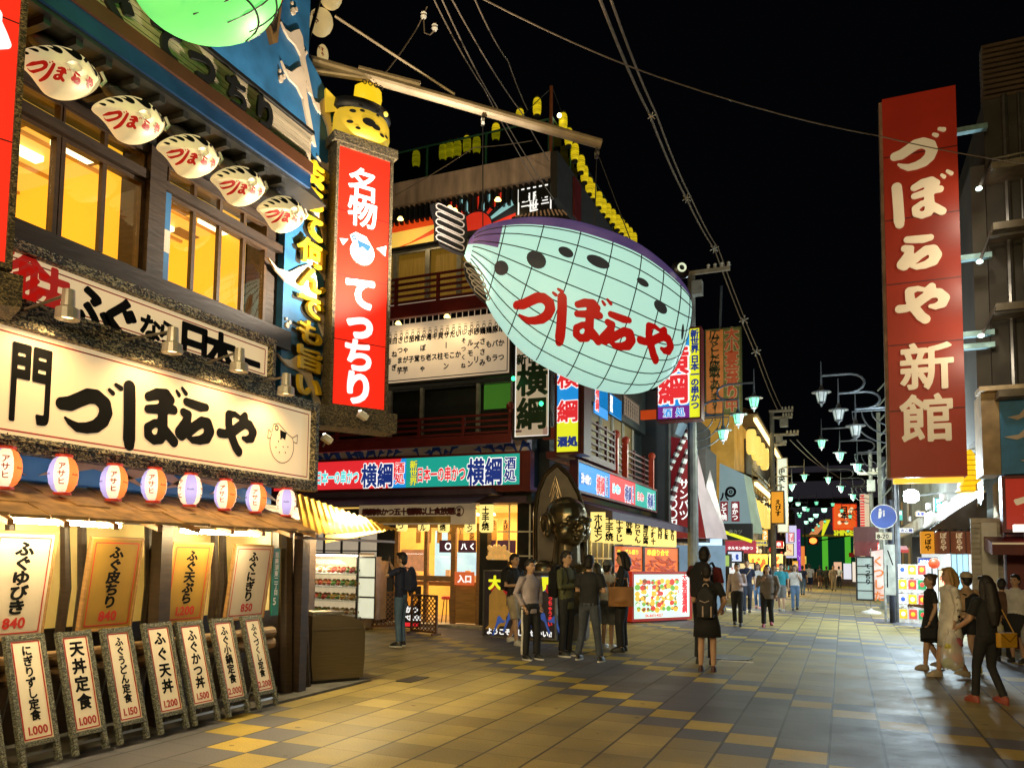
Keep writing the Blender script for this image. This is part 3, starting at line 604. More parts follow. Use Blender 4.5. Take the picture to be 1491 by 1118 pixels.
# green fish lantern on the roof band (its belly only is in the picture)
pl = LX(-4.4); x, z = pl.l(300, -30)
o = at(pl, x, z, 'green_fish_lantern', 'big green glowing fish lantern over the plank roof band, cut off by the frame', 'lantern')
A, B = .52, .4; gm = lit('green_lantern_glow', rgb(120, 238, 120), .95, .12, 2, True)
MB().ell((0, 0, .0), (A, .6, B), 30, 18).build('body', gm, o, True)
srf = lambda u, v, k=1.01: (u, -.6*k*sqrt(max(.003, 1-(u/A)**2-(v/B)**2)), v)
q = MB()
for u in (-.38, -.21, -.05, .12, .29, .42): q.tube([srf(u+.16*(1-(v/B)**2)-.1, v) for v in np.linspace(-B*sqrt(1-min(.95, (u/A)**2))*.97, .28, 12)], .006, 5)
for v in (-.29, -.16, -.02, .13): q.tube([srf(u, v) for u in np.linspace(-A*sqrt(1-(v/B)**2)*.98, A*sqrt(1-(v/B)**2)*.98, 16)], .008, 5)
q.build('wire_frame', BLACK, o); q = MB().text('づぼらや', -.36, -.12, .19, 0, 'brush', fn=lambda u, v: srf(u, v, 1.02)); q.build('lettering', lit('dark_red_letter_glow', rgb(150, 20, 12), .6), o)
MB().tube([(0, .1, B-.02), (0, .1, B+.9)], .02, 6).build('hanger', STEEL, o)

# upright red signs
def red_upright(pl, p0, w_, z0, z1, texts, label, fishz=None):
    x, z = p0; o = at(pl, x, z0, 'upright_sign', label, 'sign', 'red upright signs of the fish restaurant'); h = z1-z0
    MB().box(0, w_, -.01, .2, 0, h).build('panel', REDLIT, o)
    q = MB(); q.frame(0, w_, 0, h, .04, -.05, .26); q.box(-.09, w_+.09, -.08, .28, h+.041, h+.16); q.build('frame', STONE, o)
    for f_ in (.25, .5, .75): MB().box(0, w_, -.0125, -.0105, h*f_-.005, h*f_+.005).build('panel_seam', pm('dark_red_seam', (.1, .01, .008), .5), o)
    q = MB()
    for ch, f, s in texts: q.text(ch, w_/2-s*.52, h*f-s*.38, s, -.016, 'brush')
    q.build('lettering', WHITELIT, o)
    if fishz:
        k = .17; x_, z_ = w_/2, h*fishz; q = MB(); q.flat([(x_+k*cos(radians(a)), z_-.05+k*1.0*sin(radians(a))) for a in range(145, 396, 10)]+[(x_+.05, z_+.17), (x_-.1, z_+.2), (x_-.18, z_+.14)], -.017)
        q.flat([(x_+.2, z_+.05), (x_+.34, z_+.12), (x_+.33, z_-.03)], -.018).flat([(x_-.2, z_+.08), (x_-.32, z_+.06), (x_-.27, z_-.02)], -.018); q.build('fish_emblem', WHITELIT, o)
        q = MB(); q.flat([(x_-.08, z_+.1), (x_+.12, z_+.06), (x_+.08, z_-.03), (x_+.0, z_+.02), (x_-.05, z_-.01)], -.02).ring(x_-.12, z_+.12, .015, .035, -.02, 12)
        for a, b in ((-.1, -.1), (0, -.16), (.1, -.12), (.14, -.05), (-.05, -.2)): q.disc(x_+a, z_+b, .012, -.02, 8)
        q.build('emblem_ink', lit('emblem_blue', rgb(50, 100, 140), .7), o)
    return o, h
pv = PL(-5.92, 8.12, 58); a = pv.l(493, 213); b = pv.l(482, 588); c = pv.l(572, 238); d = pv.l(553, 597)
print('red sign', a, b, c, d)
w_ = ((c[0]-a[0])+(d[0]-b[0]))/2; zt, zb_ = (a[1]+c[1])/2, (b[1]+d[1])/2
o, h = red_upright(pv, (b[0], 0), w_, zb_, zt, (('名', .875, .45), ('物', .765, .43), ('て', .445, .46), ('っ', .325, .46), ('ち', .2, .46), ('り', .075, .46)), 'tall red backlit sign with white brush characters and a fish emblem', .62)
q = MB(); q.box(-.25, w_+.16, -.09, .3, -.3, -.042); q.build('bracket', STONE, o)
# yellow puffer fish on top of it
f = at(pv, b[0]+w_/2, zt+.18, 'puffer_sculpture', 'yellow boxy puffer fish lantern standing on top of the tall red sign', 'lantern')
ym = lit('yellow_puffer_glow', rgb(225, 185, 50), .7, .3, 3, True)
q = MB(); q.lathe([(0, 0), (.36, 0), (.4, .12), (.39, .3), (.34, .42), (.2, .47), (0, .48)], 20, (0, .12, 0), 1.0, .62); q.build('body', ym, f, True)
q = MB(); q.lathe([(.36, .36), (.42, .4), (.4, .52), (.2, .58), (0, .58)], 18, (0, .14, 0), 1, .62); q.build('dark_back', BLACK, f, True)
q = MB(); q.lathe([(0, .56), (.17, .56), (.2, .68), (.19, .8), (.12, .85), (0, .86)], 14, (.08, .12, 0), 1, .7); cr = q.build('crown_fin', lit('crown_fin_glow', rgb(250, 205, 30), .9), f, True); q = MB()
for k in range(4): q.ring(-.04+k*.08, .8, .02, .036, -.03-.01*(k in (1, 2)), 10)
q.build('knuckle_mark', BLACK, cr)
q = MB(); S2 = lambda u, v: (u, .12-.255*sqrt(max(.03, 1-(u/.41)**2)), v)
for u, v, r in ((-.22, .3, .03), (-.1, .33, .025), (.0, .2, .07), (.1, .17, .05), (-.25, .15, .03), (.2, .1, .03), (.28, .12, .025), (-.15, .08, .025), (.12, .34, .02)): q.add([S2(u, v)]+[S2(u+r*1.4*cos(t*pi/6), v+r*.8*sin(t*pi/6)) for t in range(12)], [(0, k+1, (k+1) % 12+1) for k in range(12)])
q.build('spot', BLACK, f)
q = MB(); q.ell((.26, -.07, .43), (.035, .03, .035), 10, 6); q.build('eye', lit('eye_glow', rgb(250, 220, 90), 1), f); q = MB(); q.prism([(-.5, .3), (-.36, .36), (-.36, .5), (-.52, .6)], .1, .16); q.build('tail', ym, f)
for px, py, az, lab in ((476, 640, -25, 'white floodlight below the tall red sign, pointing up at the wave wall'), (528, 606, 10, 'floodlight with a bright lens on the bracket of the tall red sign')):
    l_ = pv.off(.25); p = l_.w(*l_.l(px, py)); f = thing('floodlight', lab, 'floodlight', p, pv.a, 'floodlights under the red sign')
    MB().box(-.06, .06, -.05, .05, -.03, .04, Matrix.Rotation(.5, 3, 'Y')).build('housing', WHITE, f); MB().box(-.05, .05, -.04, .04, .045, .05, Matrix.Rotation(.5, 3, 'Y')).build('lens', lit('flood_lens_glow', rgb(255, 245, 220), 5), f)
    MB().tube([(0, .05, -.02), (.05, .25, -.05)], .012, 6).build('arm', STEEL, f)
    ld = bpy.data.lights.new('flood_lamp', 'SPOT'); ld.energy = 130; ld.color = (1, .86, .66); ld.spot_size = radians(140); ld.spot_blend = .6; ld.shadow_soft_size = .05
    lo = bpy.data.objects.new('flood_lamp', ld); COL.objects.link(lo); lo.parent = f; wp, tg = (Vector((-4.75, 8.1, 4.4)), Vector((-5.6, 6.7, 7.0))) if az < 0 else (Vector((-5.3, 9.0, 4.6)), Vector((-5.2, 9.2, 8.0)))
    lo.matrix_parent_inverse = (Matrix.Translation(p) @ Matrix.Rotation(pv.a, 4, 'Z')).inverted(); lo.location = wp; lo.rotation_euler = (tg-wp).to_track_quat('-Z', 'Y').to_euler(); ld.energy = 1300 if az < 0 else 160
# the same sign nearer, cut off by the left edge of the picture
p2 = PL(-5.35, 2.98, 66); a = p2.l(28, 0); b = p2.l(6, 385)
o, h = red_upright(p2, (b[0]-.86, 0), .86, b[1], b[1]+3.4, (('名', .86, .8), ('物', .66, .8), ('て', .42, .8), ('っ', .28, .7), ('ち', .16, .7), ('ふ', .52, .8)), 'red upright sign cut off at the left edge of the picture')
MB().box(-.2, .96, -.09, .3, -.3, -.077).build('bracket', STONE, o)

# menu boards under the awning
def menu(pl, c, w_, h, tilt, dish, price, label, face, size):
    o = at(pl, c[0], c[1], 'menu_board', label, 'menu board', 'large menu boards under the awning'); o.rotation_euler = (tilt, 0, pl.a)
    MB().box(-w_/2, w_/2, -.012, .012, 0, h).build('panel', face, o); q = MB(); q.frame(-w_/2, w_/2, 0, h, .02, -.018, .02); q.build('frame', WOOD, o)
    q = MB(); i = .03; q.line([(-w_/2+i, i), (w_/2-i, i)], .01, -.0145).line([(-w_/2+i, h-i), (w_/2-i, h-i)], .01, -.0145).line([(-w_/2+i, i), (-w_/2+i, h-i)], .01, -.015).line([(w_/2-i, i), (w_/2-i, h-i)], .01, -.015)
    q.text(price, 0, .07, .115, -.015, .035, center=True); q.build('red_print', REDINK, o)
    n = len(dish); size = (h-.22)/n*1.04; MB().text(dish, -size*.62, h-.055-size*.86, size, -.015, .045, vertical=True, gap=(h-.235)/n/size, sx=1.25).build('lettering', INK, o)
BOARDP = pm('cream_menu_paper', (.5, .42, .33), .6, 0, .08, 3); YPAPER = pm('yellow_menu_paper', (.27, .15, .015), .6, 0, .12, 4); pb_ = LX(-5.84)
for TL, BL, TR, dish, price, lab, face, sz in (((-5, 774), (-30, 931), (80, 780), 'ふぐゆびき', '840', 'white menu board with a long dish name, cut off at the left edge', BOARDP, .17),
    ((138, 783), (115, 917), (208, 786), 'ふぐ皮ちり', '840', 'yellow menu board priced 840 with a red border line', YPAPER, .16), ((247, 790), (236, 907), (302, 791), 'ふぐ天ぷら', '1,200', 'creased yellow menu board priced 1,200', YPAPER, .15), ((335, 793), (328, 901), (388, 794), 'ふぐにぎり', '850', 'white menu board priced 850 beside the green address plate', BOARDP, .15)):
    bl = pb_.off(-.1).l(*BL); tl = pb_.l(*TL); tr = pb_.l(*TR); wd = tr[0]-tl[0]; h = (tl[1]-bl[1])
    menu(pb_.off(-.1), (bl[0]+wd/2+.0, bl[1]), wd, h, radians(8), dish, price, lab, face, sz)
# leaning stand signs along the pavement
STONE2 = ropem('mottled_stand_frame', (.02, .022, .018, 1), (.22, .22, .15, 1), 2.2)
for i, (TL, TR, BR, BL, dish, price, lab) in enumerate((((-70, 945), (-28, 941), (-4, 1094), (-52, 1103), 'かきフライ定食', '1.100', 'white stand sign mostly outside the frame at the lower left'),
    ((13, 939), (54, 936), (76, 1080), (31, 1088), 'にぎりずし定食', '1.000', 'white stand sign for sushi priced 1.000, nearest the camera'), ((84, 933), (121, 930), (145, 1063), (107, 1072), '天丼定食', '1.000', 'stand sign with four large characters priced 1.000'),
    ((149, 927), (181, 924), (205, 1051), (172, 1057), 'ふぐうどん定食', '1.150', 'stand sign priced 1.150'), ((208, 919), (240, 917), (263, 1038), (231, 1044), 'ふぐ天丼', '1.200', 'stand sign priced 1.200 with large characters'),
    ((258, 916), (286, 914), (309, 1026), (280, 1032), 'ふぐかつ丼', '1.500', 'stand sign priced 1.500'), ((306, 911), (331, 909), (353, 1018), (329, 1023), 'ふぐ小鍋定食', '2.000', 'stand sign priced 2.000, second from the corner post'), ((350, 907), (372, 905), (395, 1007), (374, 1012), 'ふぐづくし定食', '2.200', 'stand sign priced 2.200, farthest from the camera'))):
    pB, pT = LX(-5.56), LX(-5.78); bl, br = pB.l(*BL), pB.l(*BR); tl = pT.l(*TL); wd = br[0]-bl[0]; H = tl[1]-bl[1]; tilt = atan2(.22, H); h = H/cos(tilt)
    sl = bl[1]/cos(tilt); p = LX(-5.5).w((bl[0]+br[0])/2, .03)
    o = thing('stand_sign', lab, 'stand sign', p, pi/2, 'leaning stand signs along the restaurant'); o.rotation_euler = (-tilt, 0, pi/2)
    MB().box(-wd/2, wd/2, -.01, .01, sl, sl+h).build('panel', PAPER, o); q = MB(); t_ = .035
    for sx in (-1, 1): q.box(min(sx*wd/2, sx*(wd/2+t_)), max(sx*wd/2, sx*(wd/2+t_)), -.022, .022, 0, sl+h+.04)
    q.box(-wd/2, wd/2, -.021, .021, sl+h, sl+h+.035).box(-wd/2, wd/2, -.021, .021, sl-.035, sl); q.build('frame', STONE2, o)
    MB().box(-wd/2, wd/2, -.008, .008, sl*.45, sl*.45+.02).build('cross_bar', STEEL, o)
    for sx in (-1, 1): MB().tube([(sx*wd/2, .02, sl+h*.6), (sx*wd/2, .02+.36, .0+.36*tilt*.9)], .008, 5).build('back_leg', STEEL, o)
    q = MB(); e = .016
    for xa, za, xb, zb2 in ((-wd/2+e, sl+e, wd/2-e, sl+e), (-wd/2+e, sl+h-e, wd/2-e, sl+h-e), (-wd/2+e, sl+e, -wd/2+e, sl+h-e), (wd/2-e, sl+e, wd/2-e, sl+h-e)): q.line([(xa, za), (xb, zb2)], .01, -.0125)
    q.text(price, 0, sl+.045, .085, -.0125, .03, center=True, sx=.9); q.build('red_print', REDINK, o)
    n = len(dish); s = min(.13, (h-.2)/n*1.05); MB().text(dish, -s*.48, sl+h-.045-s*.85, s, -.0125, .035, vertical=True, gap=(h-.19)/n/s).build('lettering', INK, o)

# brown metal vending cabinet by the corner
A_, B_ = G(452, 1000), G(530, 993); ang = atan2(B_.y-A_.y, B_.x-A_.x); W_ = (B_-A_).length; o = thing('metal_cabinet', 'brown brushed metal cabinet with rounded shoulder standing at the restaurant corner', 'cabinet', A_, ang)
q = MB(); q.prism([(.03, .07), (W_-.02, .07), (W_, .3), (W_, .6), (W_-.03, .76), (W_*.72, .84), (W_*.55, .86), (0, .86), (0, .3)], 0, .5)
q.build('body', pm('brushed_brown_metal', (.13, .105, .07), .34, .65, .15, 3, stretch=(1, 1, 30)), o)
MB().box(.02, W_*.6, .04, .46, .862, .9).box(.06, W_*.45, .0, .04, .87, .885).build('lid', STEEL, o); MB().box(.04, W_*.4, .1, .3, .901, .905).build('notice', PAPER, o)
MB().box(.03, W_-.05, .03, .47, 0, .069).build('base', BLACK, o); MB().box(0, W_, -.004, -.0005, .68, .7).build('seam', pm('dark_seam', (.05, .04, .03), .5), o)
MB().tube([G(395, 940)+Vector((0, 0, .35)), G(405, 975)+Vector((0, 0, .12)), G(420, 985), G(440, 980)], .012, 6).build('power_cord', BLACK)['label'] = 'black power cord lying by the brown metal cabinet'
bpy.data.objects['power_cord']['category'] = 'cord'
MB().box(-6.32, -6.1, 8.42, 8.9, 0, .008).build('drain_cover', pm('dark_iron', (.03, .03, .03), .5, .5)); tag(bpy.data.objects['drain_cover'], 'dark metal drain cover in the pavement by the cabinet', 'drain cover')
p = G(602, 989); bpy.data.objects['drain_cover'].location = (p.x+6.2, p.y-8.66, 0)

# ------------------------------------------------------------------ steel boom and the giant puffer-fish lantern hanging from it
FD = PL(-6.25, 8.15, 32)       # upright plane of boom and fish, running out over the street
pe = FD.l(875, 210); ps = FD.l(445, 106); pq = FD.l(442, 86); pr = FD.l(625, 133)
o = thing('steel_boom', 'long pale steel boom reaching from the wave wall out over the street', 'boom', FD.w(ps[0], ps[1]), FD.a)
L_ = lambda p, y=0: (p[0]-ps[0], y, p[1]-ps[1])
bm = pm('pale_painted_steel', (.42, .33, .22), .45, .2, .25, 3)
MB().tube([L_(pq), L_(pe)], .07, 12).build('main_pipe', bm, o); MB().tube([L_(FD.l(440, 103), -.02), L_(FD.l(566, 121), -.02)], .04, 10).build('lower_pipe', bm, o); MB().tube([L_(FD.l(522, 101), .02), L_(FD.l(612, 124), .02)], .06, 10).build('sleeve', bm, o)
q = MB()
for t in ((703, 166), (869, 214)): u = FD.l(*t); q.lathe([(.05, -.02), (.07, -.02), (.07, .02), (.05, .02), (.05, -.02)], 10, L_((u[0], u[1]-.1)), axis='x'); q.tube([L_(u), L_((u[0], u[1]-.05))], .02, 6)
q.build('hook', STEEL, o)
st = FD.l(488, 24); en = FD.l(662, 138); MB().tube([L_(st), L_(en)], .018, 6).build('stay_rod', bm, o)
q = MB()
for t, e in (((703, 170), (703, 330)), ((869, 220), (865, 352)), ((869, 220), (935, 395))): q.tube([L_(FD.l(*t)), L_(FD.l(*e))], .008, 5)
q.build('hanging_chain', BLACK, o)

fc = FD.l(850, 445); o = at(FD, fc[0], fc[1], 'giant_fish_lantern', 'giant glowing pale blue puffer fish lantern with red lettering over the street', 'lantern')
fl = lambda px, py: (FD.l(px, py)[0]-fc[0], FD.l(px, py)[1]-fc[1])
top = [fl(*p) for p in ((684, 348), (705, 331), (760, 321), (820, 325), (870, 338), (915, 356), (950, 379), (978, 404), (995, 425), (1001, 445))]
bot = [fl(*p) for p in ((676, 372), (694, 405), (720, 460), (762, 510), (810, 540), (860, 562), (905, 572), (945, 568), (975, 545), (998, 490))]
NS, NA = 60, 36; cs = []
tt = np.linspace(0, 9, NS)
def spl(pts, t):   # smooth through the outline points
    i = min(int(t), len(pts)-2); u = t-i; p = [np.array(pts[max(0, min(len(pts)-1, i+k))]) for k in (-1, 0, 1, 2)]
    return .5*((2*p[1])+(-p[0]+p[2])*u+(2*p[0]-5*p[1]+4*p[2]-p[3])*u*u+(-p[0]+3*p[1]-3*p[2]+p[3])*u**3)
def sect(t):
    a, b = spl(top, t), spl(bot, t); c = (a+b)/2; h = np.linalg.norm(a-b)/2; return c, (a-b)/2, h*(.78 if t < 7.5 else .78)
def spt(t, a, k=1.):      # a = 0 front middle, +pi/2 top; the head end closes
    c, up, dp = sect(t); kk = k; p = c+up*sin(a)*kk; return (p[0], -dp*cos(a)*kk, p[1])
bands = MB(); vs = [spt(t, 2*pi*k/NA) for t in tt for k in range(NA)]; fs, mi = [], []
for i in range(NS-1):
    for k in range(NA):
        fs.append((i*NA+k, i*NA+(k+1) % NA, (i+1)*NA+(k+1) % NA, (i+1)*NA+k)); a = 2*pi*(k+.5)/NA; a = a if a < pi else a-2*pi; s_ = sin(a); t = tt[i]
        lim = .68 if t > 1.5 else .05; mi.append(2 if s_ > .93 and t > .6 else 1 if s_ > (lim+.1*(cos(a) < 0)) else 0)
fs.append(tuple(range(NA))[::-1]); mi.append(1); n0 = len(vs); vs.append(tuple(np.array(spt(9, 0))*[1, 0, 1]+np.array([.05, 0, 0])))
for k in range(NA): fs.append(((NS-1)*NA+k, (NS-1)*NA+(k+1) % NA, n0)); mi.append(0)
CY_ = lit('pale_blue_lantern_glow', rgb(176, 224, 210), .9, .16, 1.8, True); PU = pm('purple_painted_back', (.2, .14, .32), .3, 0, .5, 2.5, emit=.2, ecol=rgb(125, 105, 185)); BK = pm('black_painted_back', (.01, .01, .012), .35)
for nm, k_, mt_ in (('glowing_belly', 0, CY_), ('purple_flank', 1, PU), ('black_back', 2, BK)):
    q = MB(); q.v = vs; q.f = [f for f, m_ in zip(fs, mi) if m_ == k_]; q.mi = [0]*len(q.f); q.build(nm, mt_, o, True)
q = MB()
for t in (1.6, 2.5, 3.4, 4.3, 5.2, 6.1, 7.0, 7.8, 8.5): q.tube([spt(t, a, 1.004) for a in np.linspace(-pi*.5, pi*.22, 16)], .0075, 5)
for a in (-1.2, -.93, -.68, -.42, -.16, .12, .4, .64): q.tube([spt(t, a, 1.004) for t in np.linspace(.5, 9, 30)], .0075, 5)
q.build('wire_frame', BLACK, o)
def srf2(px, py, k=1.012):       # a picture point dropped on to the near flank of the fish
    x, z = px, py; best = None
    lo_, hi_ = 0., 9.
    for _ in range(26):
        t = (lo_+hi_)/2; c, up, dp = sect(t); n_ = np.array([up[1], -up[0]]); side = (np.array([x, z])-c).dot(n_ if n_[0] > 0 else -n_)
        if side > 0: lo_ = t
        else: hi_ = t
    c, up, dp = sect(lo_); s_ = (np.array([x, z])-c).dot(up)/up.dot(up); s_ = max(-.98, min(.98, s_)); return (x, -dp*k*sqrt(1-s_*s_)-.006, z)
def proj(p):
    c = M.T @ (np.array(p)-np.array([0, 0, CAMH])); return CX+F*c[0]/c[2], CY+F*c[1]/c[2]
def aim(px, py):          # where on the near flank a mark must sit to be seen at that place in the picture
    t = np.array(fl(px, py), float); u = t.copy()
    for _ in range(8):
        s_ = srf2(*u); w_ = FD.w(fc[0]+s_[0], fc[1]+s_[2], -s_[1]); u += .8*(t-np.array(fl(*proj(w_))))
    return u
q = MB()
for ch, px, py, s in (('づ', 790, 439, .66), ('ぼ', 850, 464, .7), ('ら', 907, 484, .66), ('や', 960, 500, .64)):
    u = aim(px, py); x_, z_ = u[0]-s*.52, u[1]-s*.42; q.text(ch, x_, z_, s, 0, 'brush', fn=lambda a, b, u=u: srf2(a, b-.22*(a-u[0])), n=60)
q.build('lettering', lit('fish_red_letters', rgb(158, 12, 10), .9), o)
q = MB()
for px, py, rx, rz in ((730, 390, .085, .095), (781, 378, .12, .12), (824, 367, .095, .075), (871, 381, .15, .085), (936, 411, .085, .055), (962, 447, .1, .08), (994, 483, .025, .1)):
    u = aim(px, py); c_ = srf2(*u); q = MB(); q.add([c_]+[srf2(u[0]+rx*cos(t*pi/9), u[1]+rz*sin(t*pi/9)-.3*rx*cos(t*pi/9)) for t in range(18)], [(0, k+1, (k+1) % 18+1) for k in range(18)]); q.build('spot', pm('soft_black_spot', (.018, .02, .022), .5, emit=.02, ecol=(1, 1, 1, 1)), o)
# tail, fins, eye
def slab(name, pts, y, th, m, parent, ray_pts, rm): 
    b_ = MB().prism([fl(*p) for p in pts], y-th/2, y+th/2).build(name, m, parent); q = MB()
    for a, b in ray_pts:
        a, b = np.array(fl(*a)), np.array(fl(*b)); d = b-a; L = np.linalg.norm(d); d /= L; n = np.array([-d[1], d[0]])*.038; loop = [tuple(a+n), tuple(b+n), tuple(b+n*.7+d*.03), tuple(b+d*.042), tuple(b-n*.7+d*.03), tuple(b-n), tuple(a-n), tuple(a-n*.7-d*.03), tuple(a-d*.042), tuple(a+n*.7-d*.03), tuple(a+n)]
        q.line(loop, .016, y-th/2-.004)
    q.build('fin_ray', rm, b_); return b_
gm_ = pm('grey_fin_ray', (.6, .55, .56), .4)
tail = slab('tail_fin', ((626, 300), (640, 297), (655, 307), (678, 315), (681, 345), (677, 372), (660, 367), (640, 357), (633, 330)), .0, .09, BK, o, [((639, 303+i*11.2), (671, 318+i*11.2)) for i in range(5)], gm_)
fin = slab('breast_fin', ((671, 392), (683, 397), (697, 420), (705, 445), (703, 452), (690, 440), (675, 415)), -.28, .05, BK, o, [((677+i*3.5, 398+i*8.5), (693+i*3, 410+i*8.5)) for i in range(5)], gm_)
ds = [fl(*p) for p in ((745, 318), (790, 306), (815, 306), (832, 323), (790, 323))]; q = MB().prism(ds, -.04, .04); df = q.build('dorsal_fin', BK, o); q = MB()
for k in range(13): u0, u1 = fl(750+k*6.2, 318-k*.2), fl(755+k*5.2, 307+.25*abs(k-8)+(8-k if k < 8 else 0)*.9); q.tube([(u0[0], -.046, u0[1]), (u1[0], -.046, u1[1])], .012, 5)
q.build('fin_ray', pm('pinkish_fin_ray', (.5, .35, .3), .5), df)
u = fl(978, 403); q = MB(); q.ell((u[0]+.01, -.30, u[1]-.02), (.14, .06, .1), 12, 8, Matrix.Rotation(.6, 3, 'Y')); e_ = q.build('eye_socket', BK, o, True)
q = MB(); q.lathe([(.04, 0), (.062, 0), (.062, .02), (.04, .02), (.04, 0)], 16, (u[0]+.01, -.375, u[1]), 1, 1, 'y'); q.build('eye_ring', lit('eye_ring_glow', rgb(225, 240, 205), .85), e_)
# small fish lanterns strung beside the wave wall
first = None
pl3 = FY(8.55)
for i, (px, py, s) in enumerate(((482, -4, 1.1), (467, 33, 1.12), (470, 80, .8), (455, 108, .85))):
    x, z = pl3.l(px, py); lab = 'small fish lantern strung beside the wave wall, '+('topmost', 'second from the top, large', 'third from the top', 'lowest, by the boom')[i]
    if first: c_ = dup(first, pl3.w(x, z), -.1+.5*(i > 1), lab); c_.scale = (s*(.6 if i > 1 else 1), s, s); continue
    first = t_ = at(pl3, x, z, 'small_fish_lantern', lab, 'lantern', 'small fish lanterns on a string')
    MB().ell((0, 0, 0), (.16, .15, .17), 16, 10).build('body', pm('cream_lantern_shell', (.6, .5, .32), .4, emit=.4, ecol=rgb(250, 215, 140)), t_, True); q = MB(); q.text('づぼ', -.11, -.02, .09, 0, 'brush', fn=lambda a, b: (a+.02, -.152*sqrt(max(.05, 1-(a/.17)**2-(b/.18)**2)), b-a*.5), n=24).text('らや', -.1, -.1, .09, 0, 'brush', fn=lambda a, b: (a+.02, -.152*sqrt(max(.05, 1-(a/.17)**2-(b/.18)**2)), b-a*.5), n=24); q.build('lettering', REDINK, t_)
    q = MB()
    for k in range(5): u_, v_ = -.09+k*.035, .1+.02*sin(k); q.disc(u_, v_, .012, -.115+abs(u_)*.1, 8)
    q.build('spot', BLACK, t_)
a, b = pl3.w(*pl3.l(492, -10)), pl3.w(*pl3.l(446, 128)); MB().tube([a+Vector((0, -.2, .3)), b+Vector((0, -.2, 0))], .025, 6).build('lantern_pole', BLACK); tag(bpy.data.objects['lantern_pole'], 'thin black pole carrying the string of small fish lanterns', 'pole')
# ================================================================== MIDDLE: the skewer restaurant on the corner
def lamp(name, kind, loc, energy, color, size=.1, parent=None, rot=None, spot=None):
    ld = bpy.data.lights.new(name, kind); ld.energy = energy; ld.color = color
    if kind == 'AREA': ld.size = size
    else: ld.shadow_soft_size = size
    if spot: ld.spot_size = radians(spot); ld.spot_blend = .7
    lo = bpy.data.objects.new(name, ld); COL.objects.link(lo); lo.location = loc
    if rot: lo.rotation_euler = rot
    if parent: lo.parent = parent
    return lo
def rsign(name, label, cat, pl, TL, BR, depth, face, rim=None, t=.04, group=None):
    (x0, z1), (x1, z0) = pl.l(*TL), pl.l(*BR); o = at(pl, x0, z0, name, label, cat, group); w_, h = x1-x0, z1-z0
    MB().box(0, w_, 0, depth, 0, h).build('panel', face, o)
    if rim: MB().frame(0, w_, 0, h, t, -.03, depth+.01).build('frame', rim, o)
    return o, w_, h
LWHITE = lit('sign_white_glow', rgb(250, 250, 245), 1.0, .02); LRED = lit('sign_red_glow', rgb(226, 44, 50), .95, .06); LTEAL = lit('sign_teal_glow', rgb(28, 158, 140), .95, .06); LBLUE = lit('sign_blue_glow', rgb(30, 140, 215), 1.0, .06)
LNAVY = lit('sign_navy_glow', rgb(28, 52, 130), .8, .1); LCYAN = lit('sign_cyan_glow', rgb(90, 215, 215), 1., .05); LYEL = lit('sign_yellow_glow', rgb(225, 228, 40), 1., .05); LPURP = lit('sign_purple_glow', rgb(120, 40, 140), .8, .1)
WARM = lit('shop_warm_glow', rgb(250, 200, 100), .8, .2, 2); WARM2 = lit('shop_ochre_glow', rgb(235, 170, 65), .85, .35, 2.5); SLAT = lit('paper_slat_glow', rgb(252, 226, 130), 1.1, .08, 4, True)
PURPLE = pm('purple_awning', (.08, .05, .085), .6, 0, .2, 3); TILEK = pm('black_tile', (.02, .02, .022), .25, 0, .3, 4); GROUT = pm('white_grout', (.6, .58, .5), .6)
BEIGE = pm('beige_wall', (.35, .28, .18), .7, 0, .2, 3); NAVYWAVE = pm('navy_wave_paint', (.02, .05, .2), .5, 0, .4, 3, emit=.05); PINKW = pm('pale_wave_paint', (.62, .52, .5), .55, 0, .15, 3)
B0 = (-8.0, 15.5)
pB = PL(B0[0], B0[1], 0)
def dl(y): q = PL(B0[0], B0[1]+y, 0); return q     # plane y behind the front of the building, same local x
